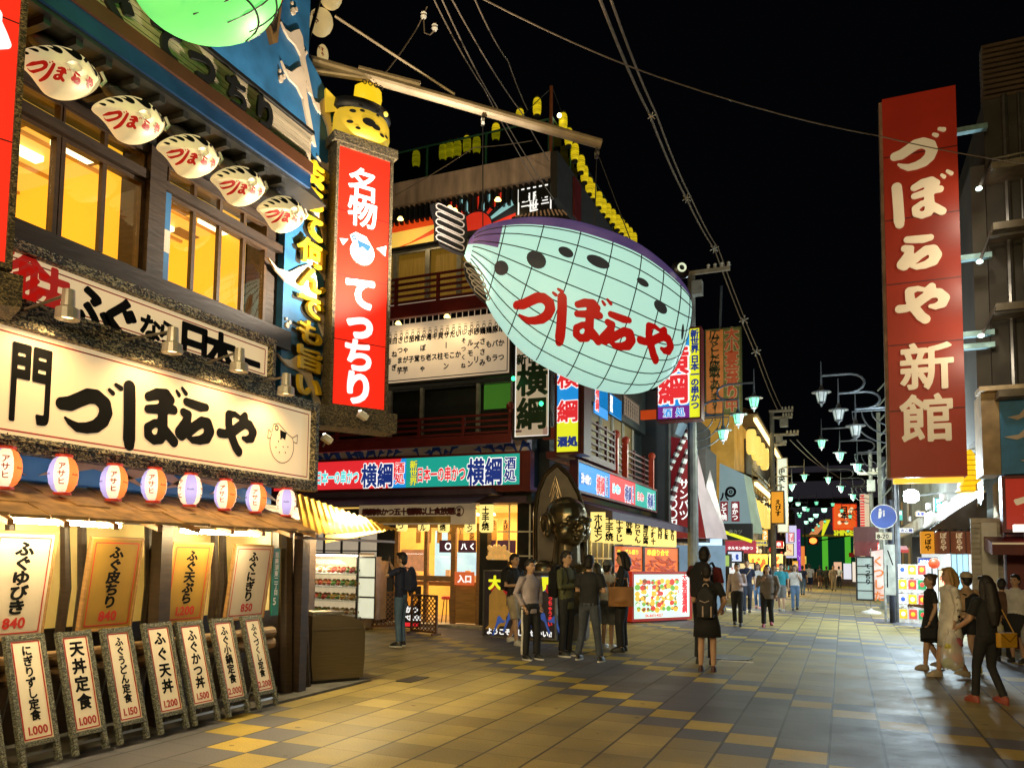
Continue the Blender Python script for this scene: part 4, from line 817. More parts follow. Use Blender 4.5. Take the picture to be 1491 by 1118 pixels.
def front():
    b = thing('corner_building', 'three storey skewer restaurant with red railings and lit signs on the corner', 'building', (B0[0], B0[1], 0))
    l = pB.l; xc = 1.7; xr = xc
    # storeys
    MB().box(-9, xc, .35, 9, 2.85, 4.3).box(-9, xc, .5, 9, 4.3, 5.0).box(-9, xc+.5, .36, 9, 5.6, 7.55).box(-9, xc+.5, .8, 9, 7.55, 8.4).build('upper_wall', pm('dark_green_wall', (.014, .02, .016), .5, 0, .3, 3), b)
    MB().box(-9, -2.4, 1.0, 1.2, 0, 2.85).build('ground_wall', TILEK, b); MB().box(1.2, xc, .75, .95, 0, 2.85).build('ground_wall', TILEK, b)
    # mural band above the fascia
    z0, z1 = 3.86, 4.22; mu = MB().box(-9, xc, .05, .34, z0, 4.24).build('wave_mural', PINKW, b); q = MB()
    for k in range(26):
        x = -4.4+k*.25+rnd.uniform(-.05, .05); crest(q, x, z0+rnd.uniform(-.02, .08), rnd.uniform(.22, .42), rnd.uniform(.18, .34), .049, rnd.choice((1, -1)), .012)
    for k in range(6): x = -4.2+k*.33; q.prism([(x, z0), (x+.14, z0), (x-.1, z1), (x-.2, z1)], .02, .049)
    q.build('wave_crest', NAVYWAVE, mu)
    # second floor: windows
    gl = glassm('window_glass'); fr = pm('grey_window_frame', (.3, .3, .26), .4, .3)
    p2 = dl(.4); a = p2.l(560, 560); xw0 = a[0]-2.2; xw1 = p2.l(744, 600)[0]; zt = p2.l(700, 551)[1]; zs = zt-1.25
    w = MB(); xs = [xw0, p2.l(568, 600)[0], p2.l(614, 600)[0], p2.l(696, 600)[0], xw1]; w.frame(xw0, xw1, zs, zt, .05, .36, .46)
    for x in xs[1:-1]: w.box(x-.04, x+.04, .37, .45, zs+.001, zt-.001)
    wf = w.build('window', fr, b); MB().box(xw0, xw1, .41, .415, zs, zt).build('pane', gl, wf)
    MB().box(xw0, xs[3], 1.4, 1.5, 4.6, 6.2).build('room_curtain', lit('dim_room_brown', rgb(74, 56, 26), .55, .6, 1.2), wf); MB().box(xs[3]+.05, xw1, .6, .7, zs, zt).build('green_blind', lit('green_blind_glow', rgb(70, 130, 40), .55, .3, 1.5), wf)
    q = MB(); q.box(-1.62, -1.38, .9, .95, 4.95, 5.9); q.build('inner_sign', lit('inner_red_sign', rgb(150, 40, 50), .5), wf); q = MB().text('新世界', -1.6, 5.68, .19, .89, .03, vertical=True).text('ひ', -1.15, 5.3, .3, .89, .05); q.build('inner_lettering', LCYAN, wf)
    for x, z in ((-2.9, 5.6), (-.9, 5.55), (-.75, 5.1), (-2.2, 5.05), (.2, 5.1)): MB().ell((x, .85, z), (.1, .05, .05), 10, 6).build('room_lamp', lit('room_lamp_glow', rgb(255, 235, 160), 2.5), wf)
    # railings (second and third floor)
    def railing(y, x0, x1, z0, h, n, nm='railing'):
        q = MB(); q.box(x0, x1, y-.06, y+.06, z0, z0+h*.32)
        for k in range(n): z = z0+h*(.4+.6*k/(n-1)); q.box(x0, x1, y-.03, y+.03, z-.022, z+.022)
        for k in range(int((x1-x0)/1.1)+1): x = x1-k*1.1-.05; q.box(x-.03, x+.03, y-.04, y+.04, z0+h*.321, z0+h*1.0)
        r = q.build(nm, MAROON, b); q = MB(); q.lathe([(.05, 0), (.05, .06), (.09, .1), (.085, .17), (.04, .23), (0, .24)], 12, (x1-.05, y, z0+h+.02)); q.build('finial', pm('red_finial', (.2, .02, .015), .35), r); return r
    py_ = dl(-.55); x1 = py_.l(746, 610)[0]; z0 = py_.l(740, 645)[1]; z1 = py_.l(740, 602)[1]; railing(-.55, -6, x1, z0, z1-z0, 4)
    py_ = dl(-.35); x1 = 1.9; z0 = py_.l(600, 462)[1]; z1 = py_.l(600, 404)[1]; railing(-.35, -6, x1, z0, z1-z0, 5, 'upper_railing')
    MB().box(-6, xc+.1, -.5, .49, 4.25, 4.298).build('balcony', MAROON, b)
    # third floor: curtain window, painted frieze, slatted soffit, parapet
    p3 = dl(.3); q = MB(); zt = p3.l(600, 368)[1]; zb = p3.l(600, 425)[1]; 
    MB().box(-6, 2.2, .5, .6, zb-.3, zt+.3).build('curtain', pm('ochre_curtain', (.2, .13, .04), .7, 0, .4, 6, stretch=(4, 1, .3), emit=.35, ecol=rgb(150, 110, 30)), b)
    q = MB(); q.box(-6, 2.2, .3, .36, zt, zt+.1)
    for px in (575, 622, 668, 735): x = p3.l(px, 390)[0]; q.box(x-.06, x+.06, .3, .38, zb-.3, zt)
    q.build('window', fr, b)
    zf0, zf1 = zt+.1, p3.l(760, 280)[1]; fz = MB().box(-6, 2.2, .1, .299, zf0, zf1).build('frieze', pm('frieze_dark', (.02, .03, .06), .5, 0, .4, 2), b)
    cx, cz = p3.l(698, 322); cz = zf0+.1; q, q2 = MB(), MB()
    q.flat([(cx+.42*cos(radians(a)), cz+.42*sin(radians(a))) for a in range(0, 181, 10)], .096)
    for k in range(9):
        a0, a1 = radians(4+k*20), radians(4+k*20+9); r = 1.05; clip = lambda x, z: (max(-1.9, min(1.35, x)), min(zf1-.01, z)); (q if k % 2 == 0 else q2).flat([(cx+.45*cos(a0), cz+.45*sin(a0)), clip(cx+r*cos(a0), cz+r*sin(a0)), clip(cx+r*cos(a1), cz+r*sin(a1)), (cx+.45*cos(a1), cz+.45*sin(a1))], .0965)
    q.build('red_ray', lit('frieze_red', rgb(220, 50, 30), .65, .2), fz); q2.build('pale_ray', lit('frieze_pale', rgb(150, 210, 215), .6, .3), fz)
    q, q2 = MB(), MB(); xa = p3.l(572, 330)[0]; xb = p3.l(638, 330)[0]; q.flat([(xa-1, zf0), (xb, zf0), (xb, zf1-.3), (xa-1, zf1-.25)], .097); q.build('yellow_field', lit('frieze_yellow', rgb(235, 190, 80), .8, .2), fz)
    q2.flat([(xa-1, zf1-.55), (xb, zf1-.5), (xb, zf1-.3), (xa-1, zf1-.25)], .094).flat([(xa+.3, zf0), (xa+.45, zf0), (xb, zf0+.3), (xb, zf0+.18)], .094); q2.build('red_stripe', lit('frieze_red2', rgb(225, 70, 20), .75, .2), fz)
    x0, zz = p3.l(758, 300); k2 = MB().box(x0, x0+.9, .03, .09, zf0, zf1-.02).build('black_panel', BLACK, fz); q = MB().frame(x0+.08, x0+.82, zf0+.08, zf1-.1, .03, .02, .028); q.text('新世界', x0+.3, zf1-.38, .24, .025, .045, vertical=True).text('ニ', x0+.12, zf1-.5, .2, .025, .03).text('三', x0+.6, zf1-.5, .2, .025, .03); q.build('white_print', LWHITE, k2)
    # soffit slats and parapet; the long eave runs round the corner
    zp0, zp1 = l(700, 279)[1], l(700, 244)[1]; X1 = l(803, 240)[0]
    q = MB()
    for k in range(46): x = X1-.05-k*.14; q.box(x-.03, x+.03, .0, .3, zp0-.42, zp0-.001)
    sl = q.build('soffit_slat', BLACK, b); MB().box(-6, X1, .31, .34, zp0-.42, zp0).build('lit_back', lit('soffit_glow', rgb(150, 120, 30), .5, .8, 4), sl)
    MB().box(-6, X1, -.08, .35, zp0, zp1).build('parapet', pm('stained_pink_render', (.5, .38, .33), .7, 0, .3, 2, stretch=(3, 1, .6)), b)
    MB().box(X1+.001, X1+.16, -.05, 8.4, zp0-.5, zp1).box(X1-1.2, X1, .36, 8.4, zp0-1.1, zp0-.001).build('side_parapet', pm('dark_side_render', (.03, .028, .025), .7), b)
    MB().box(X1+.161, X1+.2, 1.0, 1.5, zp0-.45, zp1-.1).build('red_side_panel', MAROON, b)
    # roof fence
    q = MB(); zr = zp1; zt = zr+.85
    for k in range(6): x = X1-.1-k*1.55; q.tube([(x, .1, zr), (x, .1, zt)], .03, 6)
    for k in range(7): y = .1+k*1.2; q.tube([(X1-.02, y, zr), (X1-.02, y, zt)], .03, 6)
    q.tube([(-6, .1, zt), (X1, .1, zt)], .025, 6); q.tube([(X1-.02, .1, zt), (X1-.02, 8, zt)], .025, 6)
    fm = q.build('roof_fence', pm('green_fence_paint', (.02, .1, .06), .4), b)
    m = glassm('dark_fence_mesh', (.5, .56, .5), .02); MB().box(-6, X1-.03, .1, .105, zr, zt).box(X1-.02, X1-.015, .12, 8, zr, zt).build('fence_net', m, fm)
    MB().tube([(X1-.02, .0, zr), (X1-.02, .0, l(803, 126)[1])], .04, 8).build('corner_mast', pm('rusty_mast', (.2, .06, .02), .6), b)
    q = MB(); zm = l(803, 126)[1]; q.tube([(X1, 0, zm-.02), (X1-.6, .1, zm-.35), (X1-1.1, .1, zm-.75)], .01, 5); q.tube([(X1, 0, zm-.02), (X1+.1, 1.2, zm-.75), (X1+.1, 5, zm-1.0), (X1+.1, 8, zm-1.1)], .01, 5); q.build('lantern_cable', BLACK, b)
    q = MB(); q.ell((X1+.12, .15, zm-.62), (.05, .05, .05), 8, 6); q.build('bare_bulb', lit('bare_bulb_glow', rgb(255, 250, 180), 8), b)
    # ground floor: canopy, shop room and joinery
    q = MB(); q.box(-6, 1.05, -.35, .3, 2.98, 3.1); q.quad((-6, -.7, 2.75), (.75, -.7, 2.75), (1.05, -.3, 2.979), (-6, -.3, 2.979)); q.box(-6, xc-.1, .3, .9, 2.83, 2.97); q.build('canopy', PURPLE, b)
    zc = 2.8
    ri = MB().box(-6.5, 1.2, 3.4, 3.5, 0, zc).box(-6.6, -6.5, .8, 3.5, 0, zc).box(1.2, 1.3, .96, 3.5, 0, zc).build('shop_back_wall', WARM2, b)
    MB().box(-6.5, 1.2, .9, 3.4, 0, .04).build('shop_floor', pm('shop_floor_tan', (.3, .2, .1), .4), b); MB().box(-6.5, 1.2, .9, 3.4, zc, zc+.04).build('shop_ceiling', WARM, b)
    ps = dl(.8); X = lambda px: ps.l(px, 850)[0]; Z = lambda py: ps.l(640, py)[1]
    q = MB()
    for px, w_ in ((577, .05), (620, .045), (660, .06), (698, .07)): x = X(px); q.box(x-w_, x+w_, .76, .86, .05, 2.3)
    q.box(X(575), X(700), .77, .85, 2.301, 2.4); q.box(X(575), X(620)-.046, .77, .85, Z(845), Z(838)); q.box(X(620)+.046, X(660)-.061, .77, .85, Z(846), Z(838))
    dj = q.build('door_frame', WOOD, b)
    MB().box(X(661)+.061, X(697)-.07, .78, .84, .08, Z(846)).build('wooden_door_panel', pm('honey_wood', (.42, .22, .06), .4, 0, .25, 3, stretch=(1, 1, 6)), dj)
    MB().box(X(577), X(697), .8, .805, Z(838), 2.3).build('pane', gl, dj)
    MB().box(X(553), X(574), .72, .95, 0, 2.83).build('black_post', BLACK, b); MB().box(X(700), X(711), .72, .95, 0, 2.83).build('black_post', BLACK, b)
    MB().box(X(575), X(712), .4, 1.0, 0, .06).build('door_step', pm('pale_step', (.5, .45, .35), .6), b)
    # shop interior: hanging menu strips, noren, counter, bright kitchen
    for k, s_ in enumerate(('タン', 'ハラミ', 'スハウ', 'ビール', 'レバー', 'ホルモン', 'なす', 'たこ', 'えび')): x = X(580)+k*.3; o_ = MB().box(x, x+.13, 1.6, 1.62, 1.95, 2.55).build('menu_strip', lit('menu_strip_wood', rgb(190, 130, 50), .55, .3), b); MB().text(s_, x+.005, 2.42, .12, 1.59, .03, vertical=True).build('lettering', INK, o_)
    for k in range(4): x = X(620)+k*.52; o_ = MB().box(x+.02, x+.5, 1.4, 1.41, 1.72, 2.02).build('noren_curtain', lit('noren_plum', rgb(60, 28, 50), .5, .3), b); q = MB().ring(X(620)+.27, 1.87, .06, .09, 1.39).text('八 く 出', X(620)+.62, 1.81, .16, 1.39, .04); q.build('emblem', LWHITE, o_)
    MB().box(X(580), X(700), 1.5, 2.0, .9, 1.0).build('counter', WOOD, b); q = MB(); q.box(X(580), X(600), 2.6, 2.65, 1.0, 2.3).box(X(600), X(672), 2.6, 2.65, 1.1, 1.75); q.build('kitchen_light', lit('kitchen_blue_white', rgb(170, 215, 235), .9, .4, 3), b)
    q = MB()
    for k in range(14): x = X(580)+k*.18; q.box(x, x+.11, 1.52, 1.6, 1.001, 1.001+rnd.uniform(.06, .3))
    q.build('counter_goods', lit('counter_goods_mix', rgb(225, 160, 90), .7, .6, 9), b)
    MB().box(X(580), X(615), .9, .95, Z(832), Z(800)).build('food_poster', lit('food_poster_mix', rgb(215, 140, 90), .7, .7, 8), b)
    # left window with grid
    xa, xb = X(415), X(543); q = MB(); q.frame(xa, xb, .7, 2.25, .05, .93, 1.0)
    for k in range(1, 5): x = xa+(xb-xa)*k/5; q.box(x-.02, x+.02, .94, .99, .701, 2.249)
    for k in (1, 2): z = .7+1.55*k/3; q.box(xa, xb, .945, .985, z-.015, z+.015)
    w = q.build('window', BLACK, b); MB().box(xa, xb, .99, 1.0, .7, 2.25).build('pane', lit('papered_window', rgb(205, 190, 165), .55, .3, 2), w)
    # black tiles with white joints at the right
    q = MB()
    for px in (742, 772): x = X(px); q.box(x-.018, x+.018, .735, .75, .0, 2.82)
    for z in (.55, 1.1, 1.65, 2.2): q.box(X(725), 1.7, .738, .749, z-.015, z+.015)
    q.build('white_joint', GROUT, b)
    lamp('shop_light', 'AREA', (0, 2.0, 2.7), 170, (1, .75, .4), 2.0, b)
    lamp('shop_light', 'AREA', (-3.2, 1.9, 2.7), 140, (1, .8, .5), 1.8, b)
    for k in range(6): MB().lathe([(0, 0), (.09, 0), (.06, .06), (0, .07)], 10, (X(590)+k*.42, 1.2, 2.6)).build('ceiling_lamp', lit('ceiling_lamp_glow', rgb(255, 240, 190), 4), b)
    # little spot lights at the menu board and frieze
    for px, py in ((580, 470), (651, 460), (583, 318), (655, 302), (725, 290), (662, 306)):
        pz = dl(-.6); x, z = pz.l(px, py); MB().lathe([(0, .04), (.04, .03), (.075, -.03), (0, -.03)], 10, (x, -.6, z)).build('board_spotlight', lit('board_spot_glow', rgb(255, 225, 120), 5), b)
    for px, py, e in ((580, 474, 25), (651, 464, 25), (583, 322, 18), (725, 296, 14)):
        pz = dl(-.6); x, z = pz.l(px, py); lamp('board_lamp', 'SPOT', (x, -.62, z-.06), e, (1, .72, .36), .05, b, (radians(50), 0, 0), 140)
    return b
CB = front()

# fascia signs
p = PL(B0[0], B0[1]-.12, 0)
def fit(o, s, x0, x1, z0, size, col, rim=None, y=-.012):
    k = (x1-x0)/len(s)/size; out_text(o, s, x0, z0, size, col, y=y, gap=1, sx=k, rim=rim or LWHITE)
def out_text(o, s, x, z, size, col, y=-.02, vertical=False, gap=1., sx=1., rim=LWHITE, b1='brush', b2=None, fn=None):
    b1_ = .028 if b1 == 'brush' else b1
    MB().text(s, x, z, size, y, (b1_+.045) if not isinstance(b1_, str) else 'brushx', vertical, sx, gap).build('letter_outline', rim, o); MB().text(s, x, z, size, y-.008, b1_, vertical, sx, gap).build('lettering', col, o)
o, w_, h = rsign('fascia_sign', 'long lit fascia sign, red and teal halves, over the restaurant front', 'sign', p, (400, 676), (757, 705), .16, LRED, MAROON, .05)
u = lambda px: p.l(px, 690)[0]-p.l(400, 690)[0]
MB().box(u(592), w_, -.006, -.0005, 0, h).build('teal_panel', LTEAL, o); MB().flat([(u(570), 0), (u(592), 0), (u(592), h), (u(585), h)], -.003).build('blue_corner', LBLUE, o)
fit(o, '日本一の串かつ', u(461), u(524), h*.24, .34, LCYAN); fit(o, '横綱', u(527), u(574), h*.12, .58, LNAVY); out_text(o, '酒処', u(576), h*.54, .26, LRED, vertical=True, gap=.95, y=-.012)
out_text(o, '新世界', u(595)+.05, h*.66, .2, LYEL, vertical=True, gap=.95, y=-.012, rim=LNAVY); fit(o, '日本一の串かつ', u(608), u(679), h*.22, .36, LRED); fit(o, '横綱', u(681), u(733), h*.1, .62, LNAVY); out_text(o, '酒処', u(735), h*.54, .28, LNAVY, vertical=True, gap=.95, y=-.012)
MB().box(-.0, w_+.25, -.02, .4, -.13, -.051).box(w_+.041, w_+.25, -.03, .2, -.05, h+.05).build('sign_housing', MAROON, o)
# white menu board of the second floor
p = PL(B0[0], B0[1]-.05, 0)
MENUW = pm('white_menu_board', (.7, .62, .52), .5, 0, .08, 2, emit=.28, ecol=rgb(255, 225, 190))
o, w_, h = rsign('price_board', 'wide white board crowded with black vertical menu writing above the windows', 'menu board', p, (470, 458), (742, 543), .1, MENUW, BLACK, .05)
q = MB(); q.line([(.05, .06), (w_-.06, .06)], .02, -.003).line([(w_-.06, .06), (w_-.06, h-.05)], .02, -.0035); n = 27; u0 = (p.l(560, 500)[0]-p.l(470, 500)[0])-.25; dx = (w_-.15-u0)/22
items = '串かつ,豚バラ,鶏もも,鶏ささみ,砂ズリ,ホルモン,しそつくね,いか,たこ,サーモン,貝柱,キス,海老,かぼちゃ,椎茸,茄子,じゃが芋,さつま芋,白ねぎ,銀杏,うずら,アスパラ,れんこん'.split(',')
for k, t in enumerate(items):
    x = w_-.12-(k+1)*dx; g = .2; s_ = .165 if len(t) < 5 else .13; q.text(t, x-.01, h*.58-s_*.85, s_, -.004, .035, True, gap=(h*.5/len(t)/s_)*1.02, n=22, sx=.92)
    q.text('二〇〇', x+.05, h*.62, .085, -.004, .035, True, gap=.9, n=12) if k < 22 else 0
    q.box(x+.02, x+.15, -.006, -.001, h*.86, h*.965); q.box(x+.02, x+.15, -.006, -.001, h*.735, h*.84)
q.build('lettering', INK, o)
# corner signs
p = PL(-6.9, 15.0, 0)
o, w_, h = rsign('white_corner_sign', 'white upright sign with huge dark green characters beside the windows', 'sign', p, (751, 485), (799, 634), .14, MENUW, BLACK, .04)
GRN = pm('dark_green_print', (.008, .05, .02), .5, 0, .3, 3); q = MB(); q.text('新世界', .02, h*.70, w_*.31, -.004, .04, gap=1.02).text('横', .03, h*.42, w_*.92, -.004, .034).text('綱', .03, h*.1, w_*.92, -.004, .03).text('大阪', .04, h*.88, w_*.42, -.004, .04); q.build('lettering', GRN, o)
q = MB(); q.frame(.02, w_-.02, .02, h-.02, .012, -.006, -.001); q.build('white_border', LWHITE, o)
for px, py in ((756, 552), (796, 588)): x, z = p.l(px, py); x0, z0 = p.l(751, 634); q = MB(); q.ell((x-x0, -.25, z-z0), (.05, .05, .05), 8, 6); q.build('green_lamp', lit('green_lamp_glow', rgb(60, 240, 150), 3), o)
def yokozuna(pl, TL, BR, label, strip, grp):
    o, w_, h = rsign('upright_shop_sign', label, 'sign', pl, TL, BR, .5, LBLUE, MAROON, .05, grp)
    if strip: MB().box(w_*.76, w_, -.006, -.0005, 0, h).build('yellow_strip', LYEL, o); MB().box(0, w_*.755, -.006, -.0005, 0, h*.14).build('purple_strip', LPURP, o); k = w_*.72; out_text(o, '横', .0, h*.53, k*1.05, LRED, gap=1, y=-.01); out_text(o, '綱', .0, h*.2, k*1.05, LRED, y=-.01); out_text(o, '酒 処', w_*.12, h*.03, w_*.22, LBLUE, y=-.012); MB().text('新世界', w_*.79, h*.91, w_*.2, -.012, .05, True, gap=.95).text('日本一の串かつ', w_*.79, h*.62, w_*.2, -.012, .05, True, gap=.98*h*.62/7/(w_*.2)).build('strip_lettering', LNAVY, o)
    else: MB().flat([(0, 0), (w_, 0), (w_, h*.34), (0, h*.27)], -.004).build('yellow_strip', LYEL, o); out_text(o, '横', .0, h*.62, w_*1.02, LRED, y=-.01); out_text(o, '綱', .0, h*.3, w_*1.02, LRED, y=-.01); MB().text('酒処', w_*.03, h*.06, w_*.47, -.012, .06).build('strip_lettering', LNAVY, o)
    return o, w_, h
o, w_, h = yokozuna(PL(-5.6, 14.9, 0), (812, 505), (842, 657), 'upright sign with red characters on blue over yellow, at the corner below the giant fish', 0, None)
MB().box(w_+.051, w_+.12, .0, .5, -.05, h+.05).build('side_casing', MAROON, o); MB().box(-.35, -.051, .1, .2, .3, .55).build('bracket', pm('red_bracket', (.35, .05, .03), .5), o)
o, w_, h = yokozuna(PL(-5.0, 22.5, 0), (958, 484), (1019, 607), 'upright sign with a yellow strip at its right, by the utility pole', 1, None)
MB().box(-.55, -.051, .1, .2, .05, .32).build('bracket', lit('orange_bracket', rgb(225, 80, 20), .5), o)

# right flank along the street
XF = -5.25; pf = LX(XF); Fy = lambda px, py, pl=None: (pl or pf).l(px, py)
fb = thing('street_wing', 'side wing of the skewer restaurant with railings and dark awning along the street', 'building', (XF, 0, 0), pi/2)
MB().box(16.3, 25, .8, 5, 2.9, 8.5).build('wall', pm('dark_green_wall', (.014, .02, .016), .5, 0, .3, 3), fb); MB().box(16.3, 25, .8, 1.0, 0, 2.9).build('ground_wall', TILEK, fb)
MB().box(17.4, 23.6, .70, .799, 3.9, 7.2).build('beige_wall', BEIGE, fb)
q = MB(); 
for a in range(5): x = 17.6+a*1.15; q.frame(x+.06, x+1.02, 4.2, 6.0, .06, .66, .72)
w = q.build('window', pm('cream_window_frame', (.5, .45, .32), .5), fb); MB().box(17.6, 23.3, .695, .7, 4.2, 6.0).build('pane', lit('dim_window_glow', rgb(105, 85, 35), .6, .5, 1.5), w)
# balcony rail in two steps with posts
q, f_ = MB(), MB()
def rail2(xa, xb, z, y):
    q.box(xa, xb, y-.05, y+.75, z-.15, z)
    for k in range(5): q.box(xa, xb, y-.025, y+.025, z+.1+k*.16, z+.145+k*.16)
    for k in range(5): x = xa+(xb-xa)*k/4; q.box(x-.03, x+.03, y-.03, y+.03, z+.001, z+.85)
rail2(15.9, 18.7, 3.95, -.02); rail2(19.2, 24.0, 3.85, .2); q.build('railing', MAROON, fb)
for px, py in ((897, 632), (911, 641), (949, 664)):
    x, z = pf.l(px, py); MB().box(x-.06, x+.06, -.06, .08, z-1.0, z-.1).ell((x, 0, z), (.11, .11, .11), 10, 7).build('railing_post', pm('orange_lacquer', (.4, .07, .03), .35, emit=.1, ecol=rgb(230, 60, 20)), fb)
za, xa_ = pf.l(800, 738)[1], 14.6; q = MB(); q.add([(15.9, .5, 3.0), (25.0, .5, 3.0), (25.0, -.75, 2.62), (16.0, -.75, 2.62), (16.0, -.75, 2.45), (25.0, -.75, 2.45), (15.9, .5, 2.75), (25, .5, 2.75)], [(0, 1, 2, 3), (3, 2, 5, 4), (4, 5, 7, 6), (0, 3, 4, 6), (1, 7, 5, 2)]); q.build('awning', PURPLE, fb)
# banners on the windows
for TL, BR, s, f, c, lab in (((866, 556), (885, 612), '横綱', LBLUE, LRED, 'blue window banner nearest the corner'), ((888, 572), (905, 612), '酒処', LBLUE, LWHITE, 'second blue window banner from the corner')):
    pw = LX(XF-.55); o, w_, h = rsign('window_banner', lab, 'banner', pw, TL, BR, .03, f); out_text(o, s, .0, h*.55, min(w_*.55, h*.42), c, vertical=True, y=-.012)
o, w_, h = rsign('window_menu', 'pale window board with rows of small black writing', 'menu board', LX(XF-.55), (907, 574), (930, 618), .03, MENUW, STEEL, .03); q = MB()
for k in range(7): q.text('串焼酎生', w_*(.03+.137*k), h*.75, h*.2, -.004, .03, True, n=16, sx=.8)
q.build('lettering', INK, o)
# lit sign row
X_ = lambda px: pf.l(px, 700)[0]
o, w_, h = rsign('street_fascia_sign', 'row of lit blue, red and green sign panels along the street side', 'sign', pf, (841, 672), (955, 739), .16, LBLUE, MAROON, .05)
zlo, zhi = pf.l(841, 713)[1], pf.l(841, 672)[1]; bpy.data.objects.remove(o.children[1]); bpy.data.objects.remove(o.children[0]); x0 = pf.l(841, 690)[0]; xs = [0, X_(888)-x0, X_(925)-x0, X_(955)-x0]; o.location = pf.w(x0, zlo); h = zhi-zlo
for k, (m_, c1, c2) in enumerate(((LBLUE, LWHITE, LRED), (LRED, LCYAN, LNAVY), (LTEAL, LRED, LNAVY))):
    MB().box(xs[k], xs[k+1], 0, .16, 0, h).build('panel', m_, o); W = xs[k+1]-xs[k]; out_text(o, '日本一の串かつ', xs[k]+W*.06, h*.3, h*.42, c1, gap=W*.44/7/(h*.42), sx=min(1.2, W*.44/7/(h*.42)), rim=LNAVY if k == 0 else LWHITE); out_text(o, '横綱', xs[k]+W*.52, h*.12, h*.74, c2, sx=W*.27/2/(h*.74), gap=1); out_text(o, '酒処', xs[k]+W*.82, h*.5, h*.38, LNAVY, vertical=True)
MB().frame(0, xs[3], 0, h, .05, -.03, .17).build('frame', MAROON, o)
# paper slat lanterns: under both awnings
first = None; SLT = '串かつ,生ビール,どて焼,ホルモン,土手焼,牛すじ,焼鳥,おでん,湯豆腐,かす汁,焼酎,定食,寿司,鍋物'.split(',')
def slat(pl, px, py, i, s, lab, grp):
    global first
    x, z = pl.l(px, py)
    o = at(pl, x, z, 'slat_lantern', lab, 'lantern', grp, 0); q = MB(); W, H = .16*s, .66*s
    q.prism([(-W, 0), (W, 0), (W, H), (-W, H)][:0] or [(W*cos(a) if 0 else x_, z_) for x_, z_ in ((-W, .04), (-W*.7, 0), (W*.7, 0), (W, .04), (W, H), (-W, H))], -.05, .05); q.build('paper', SLAT, o)
    MB().text(SLT[i % 14], -.1*s, H-.21*s, .2*s, -.055, .035, True, gap=.95 if len(SLT[i % 14]) < 4 else .72).build('lettering', INK, o)
    MB().box(-W, W, -.052, .052, H, H+.03).build('cap', BLACK, o); return o
p = dl(.35)
for i, (px, py) in enumerate(((585, 773), (617, 773), (646, 775), (685, 775), (708, 775))): slat(p, px, py, i, .8 if i < 4 else .95, 'lit paper slat lantern over the shop doors, '+('leftmost', 'second from left', 'middle', 'fourth from left', 'rightmost and lowest hanging')[i], 'slat lanterns over the doors')
p = LX(XF+.55)
for i in range(10):
    px = 883+i*10.6-i*i*.12; x0 = 15.6+i*.83; c_ = p.w(x0, 2.0); o = slat(PL(c_.x, c_.y, 20), 0, 0, i+3, .95, 'lit paper slat lantern under the dark street awning, '+('nearest of ten', 'second of ten', 'third of ten', 'fourth of ten', 'fifth of ten', 'sixth of ten', 'seventh of ten', 'eighth of ten', 'ninth of ten', 'farthest of ten')[i], 'slat lanterns under the street awning'); o.location = (c_.x, c_.y, 1.95)
# street-side ground floor: grid window, orange menu boards, lit menu case
q = MB(); pg = LX(XF-.78)
xa, xb = pg.l(860, 800)[0], pg.l(893, 800)[0]; q.frame(xa, xb, .9, 2.4, .05, .74, .79)
for k in range(1, 4): x = xa+(xb-xa)*k/4; q.box(x-.02, x+.02, .75, .78, .9, 2.4)
q.box(xa, xb, .752, .778, 1.6, 1.64); w = q.build('window', pm('cream_window_frame', (.5, .45, .32), .5), fb); MB().box(xa, xb, .785, .795, .9, 2.4).build('pane', lit('dim_street_window', rgb(70, 60, 30), .5, .4, 2), w)
MB().box(16.5, 24.5, .4, .5, 2.3, 2.34).build('awning_tube', lit('awning_tube_glow', rgb(255, 225, 130), 30, sample=True), fb)
ORANGE = lit('orange_menu_glow', rgb(225, 110, 30), .75, .3, 3)
pq = PL(-4.8, 19.6, 58)
for TL, BR, s, lab in (((894, 795), (935, 833), 'テーブル盛り', 'orange food board on the left, above the lit menu case'), ((938, 797), (987, 834), '串盛り合せ', 'orange food board on the right, above the lit menu case')):
    o, w_, h = rsign('food_board', lab, 'menu board', pq.off(-.5), TL, BR, .05, ORANGE, BLACK, .03); MB().text(s, .1, h*.72, w_*.13, -.004, .045).build('lettering', LYEL, o); q = MB()
    for k in range(34): q.ell((rnd.uniform(.12, w_-.12), -.01, rnd.uniform(.08, h*.6)), (rnd.uniform(.05, .16), .012, rnd.uniform(.02, .05)), 8, 4, Matrix.Rotation(rnd.uniform(-.5, .8), 3, 'Y'))
    q.build('food_picture', lit('fried_food_glow', rgb(190, 70, 20), .6, .7, 6), o)
o, w_, h = rsign('menu_case', 'red framed lit menu case full of small dish pictures standing on the pavement', 'menu case', pq, (922, 836), (1004, 897), .3, lit('menu_case_glow', rgb(205, 240, 225), 1.05, .05), lit('menu_case_red', rgb(190, 40, 20), .35), .07)
cols = [lit('dish_'+n_, rgb(*c_), .9, .3, 20) for n_, c_ in (('yellow', (240, 190, 60)), ('green', (120, 180, 70)), ('brown', (140, 80, 40)), ('white', (250, 250, 240)), ('red', (215, 70, 50)))]
qs = [MB() for _ in cols]
for r in range(6):
    for c in range(9):
        x, z = w_*(.09+.083*c), h*(.2+.125*r)
        for k in range(4): qs[rnd.choice((0, 0, 1, 2, 3, 4))].disc(x+rnd.uniform(-.05, .05), z+rnd.uniform(-.03, .03), rnd.uniform(.03, .075), -.004-.0007*k-.0003*(c % 2), 9, 1.3)
for q, m_ in zip(qs, cols): q.build('dish_picture', m_, o)
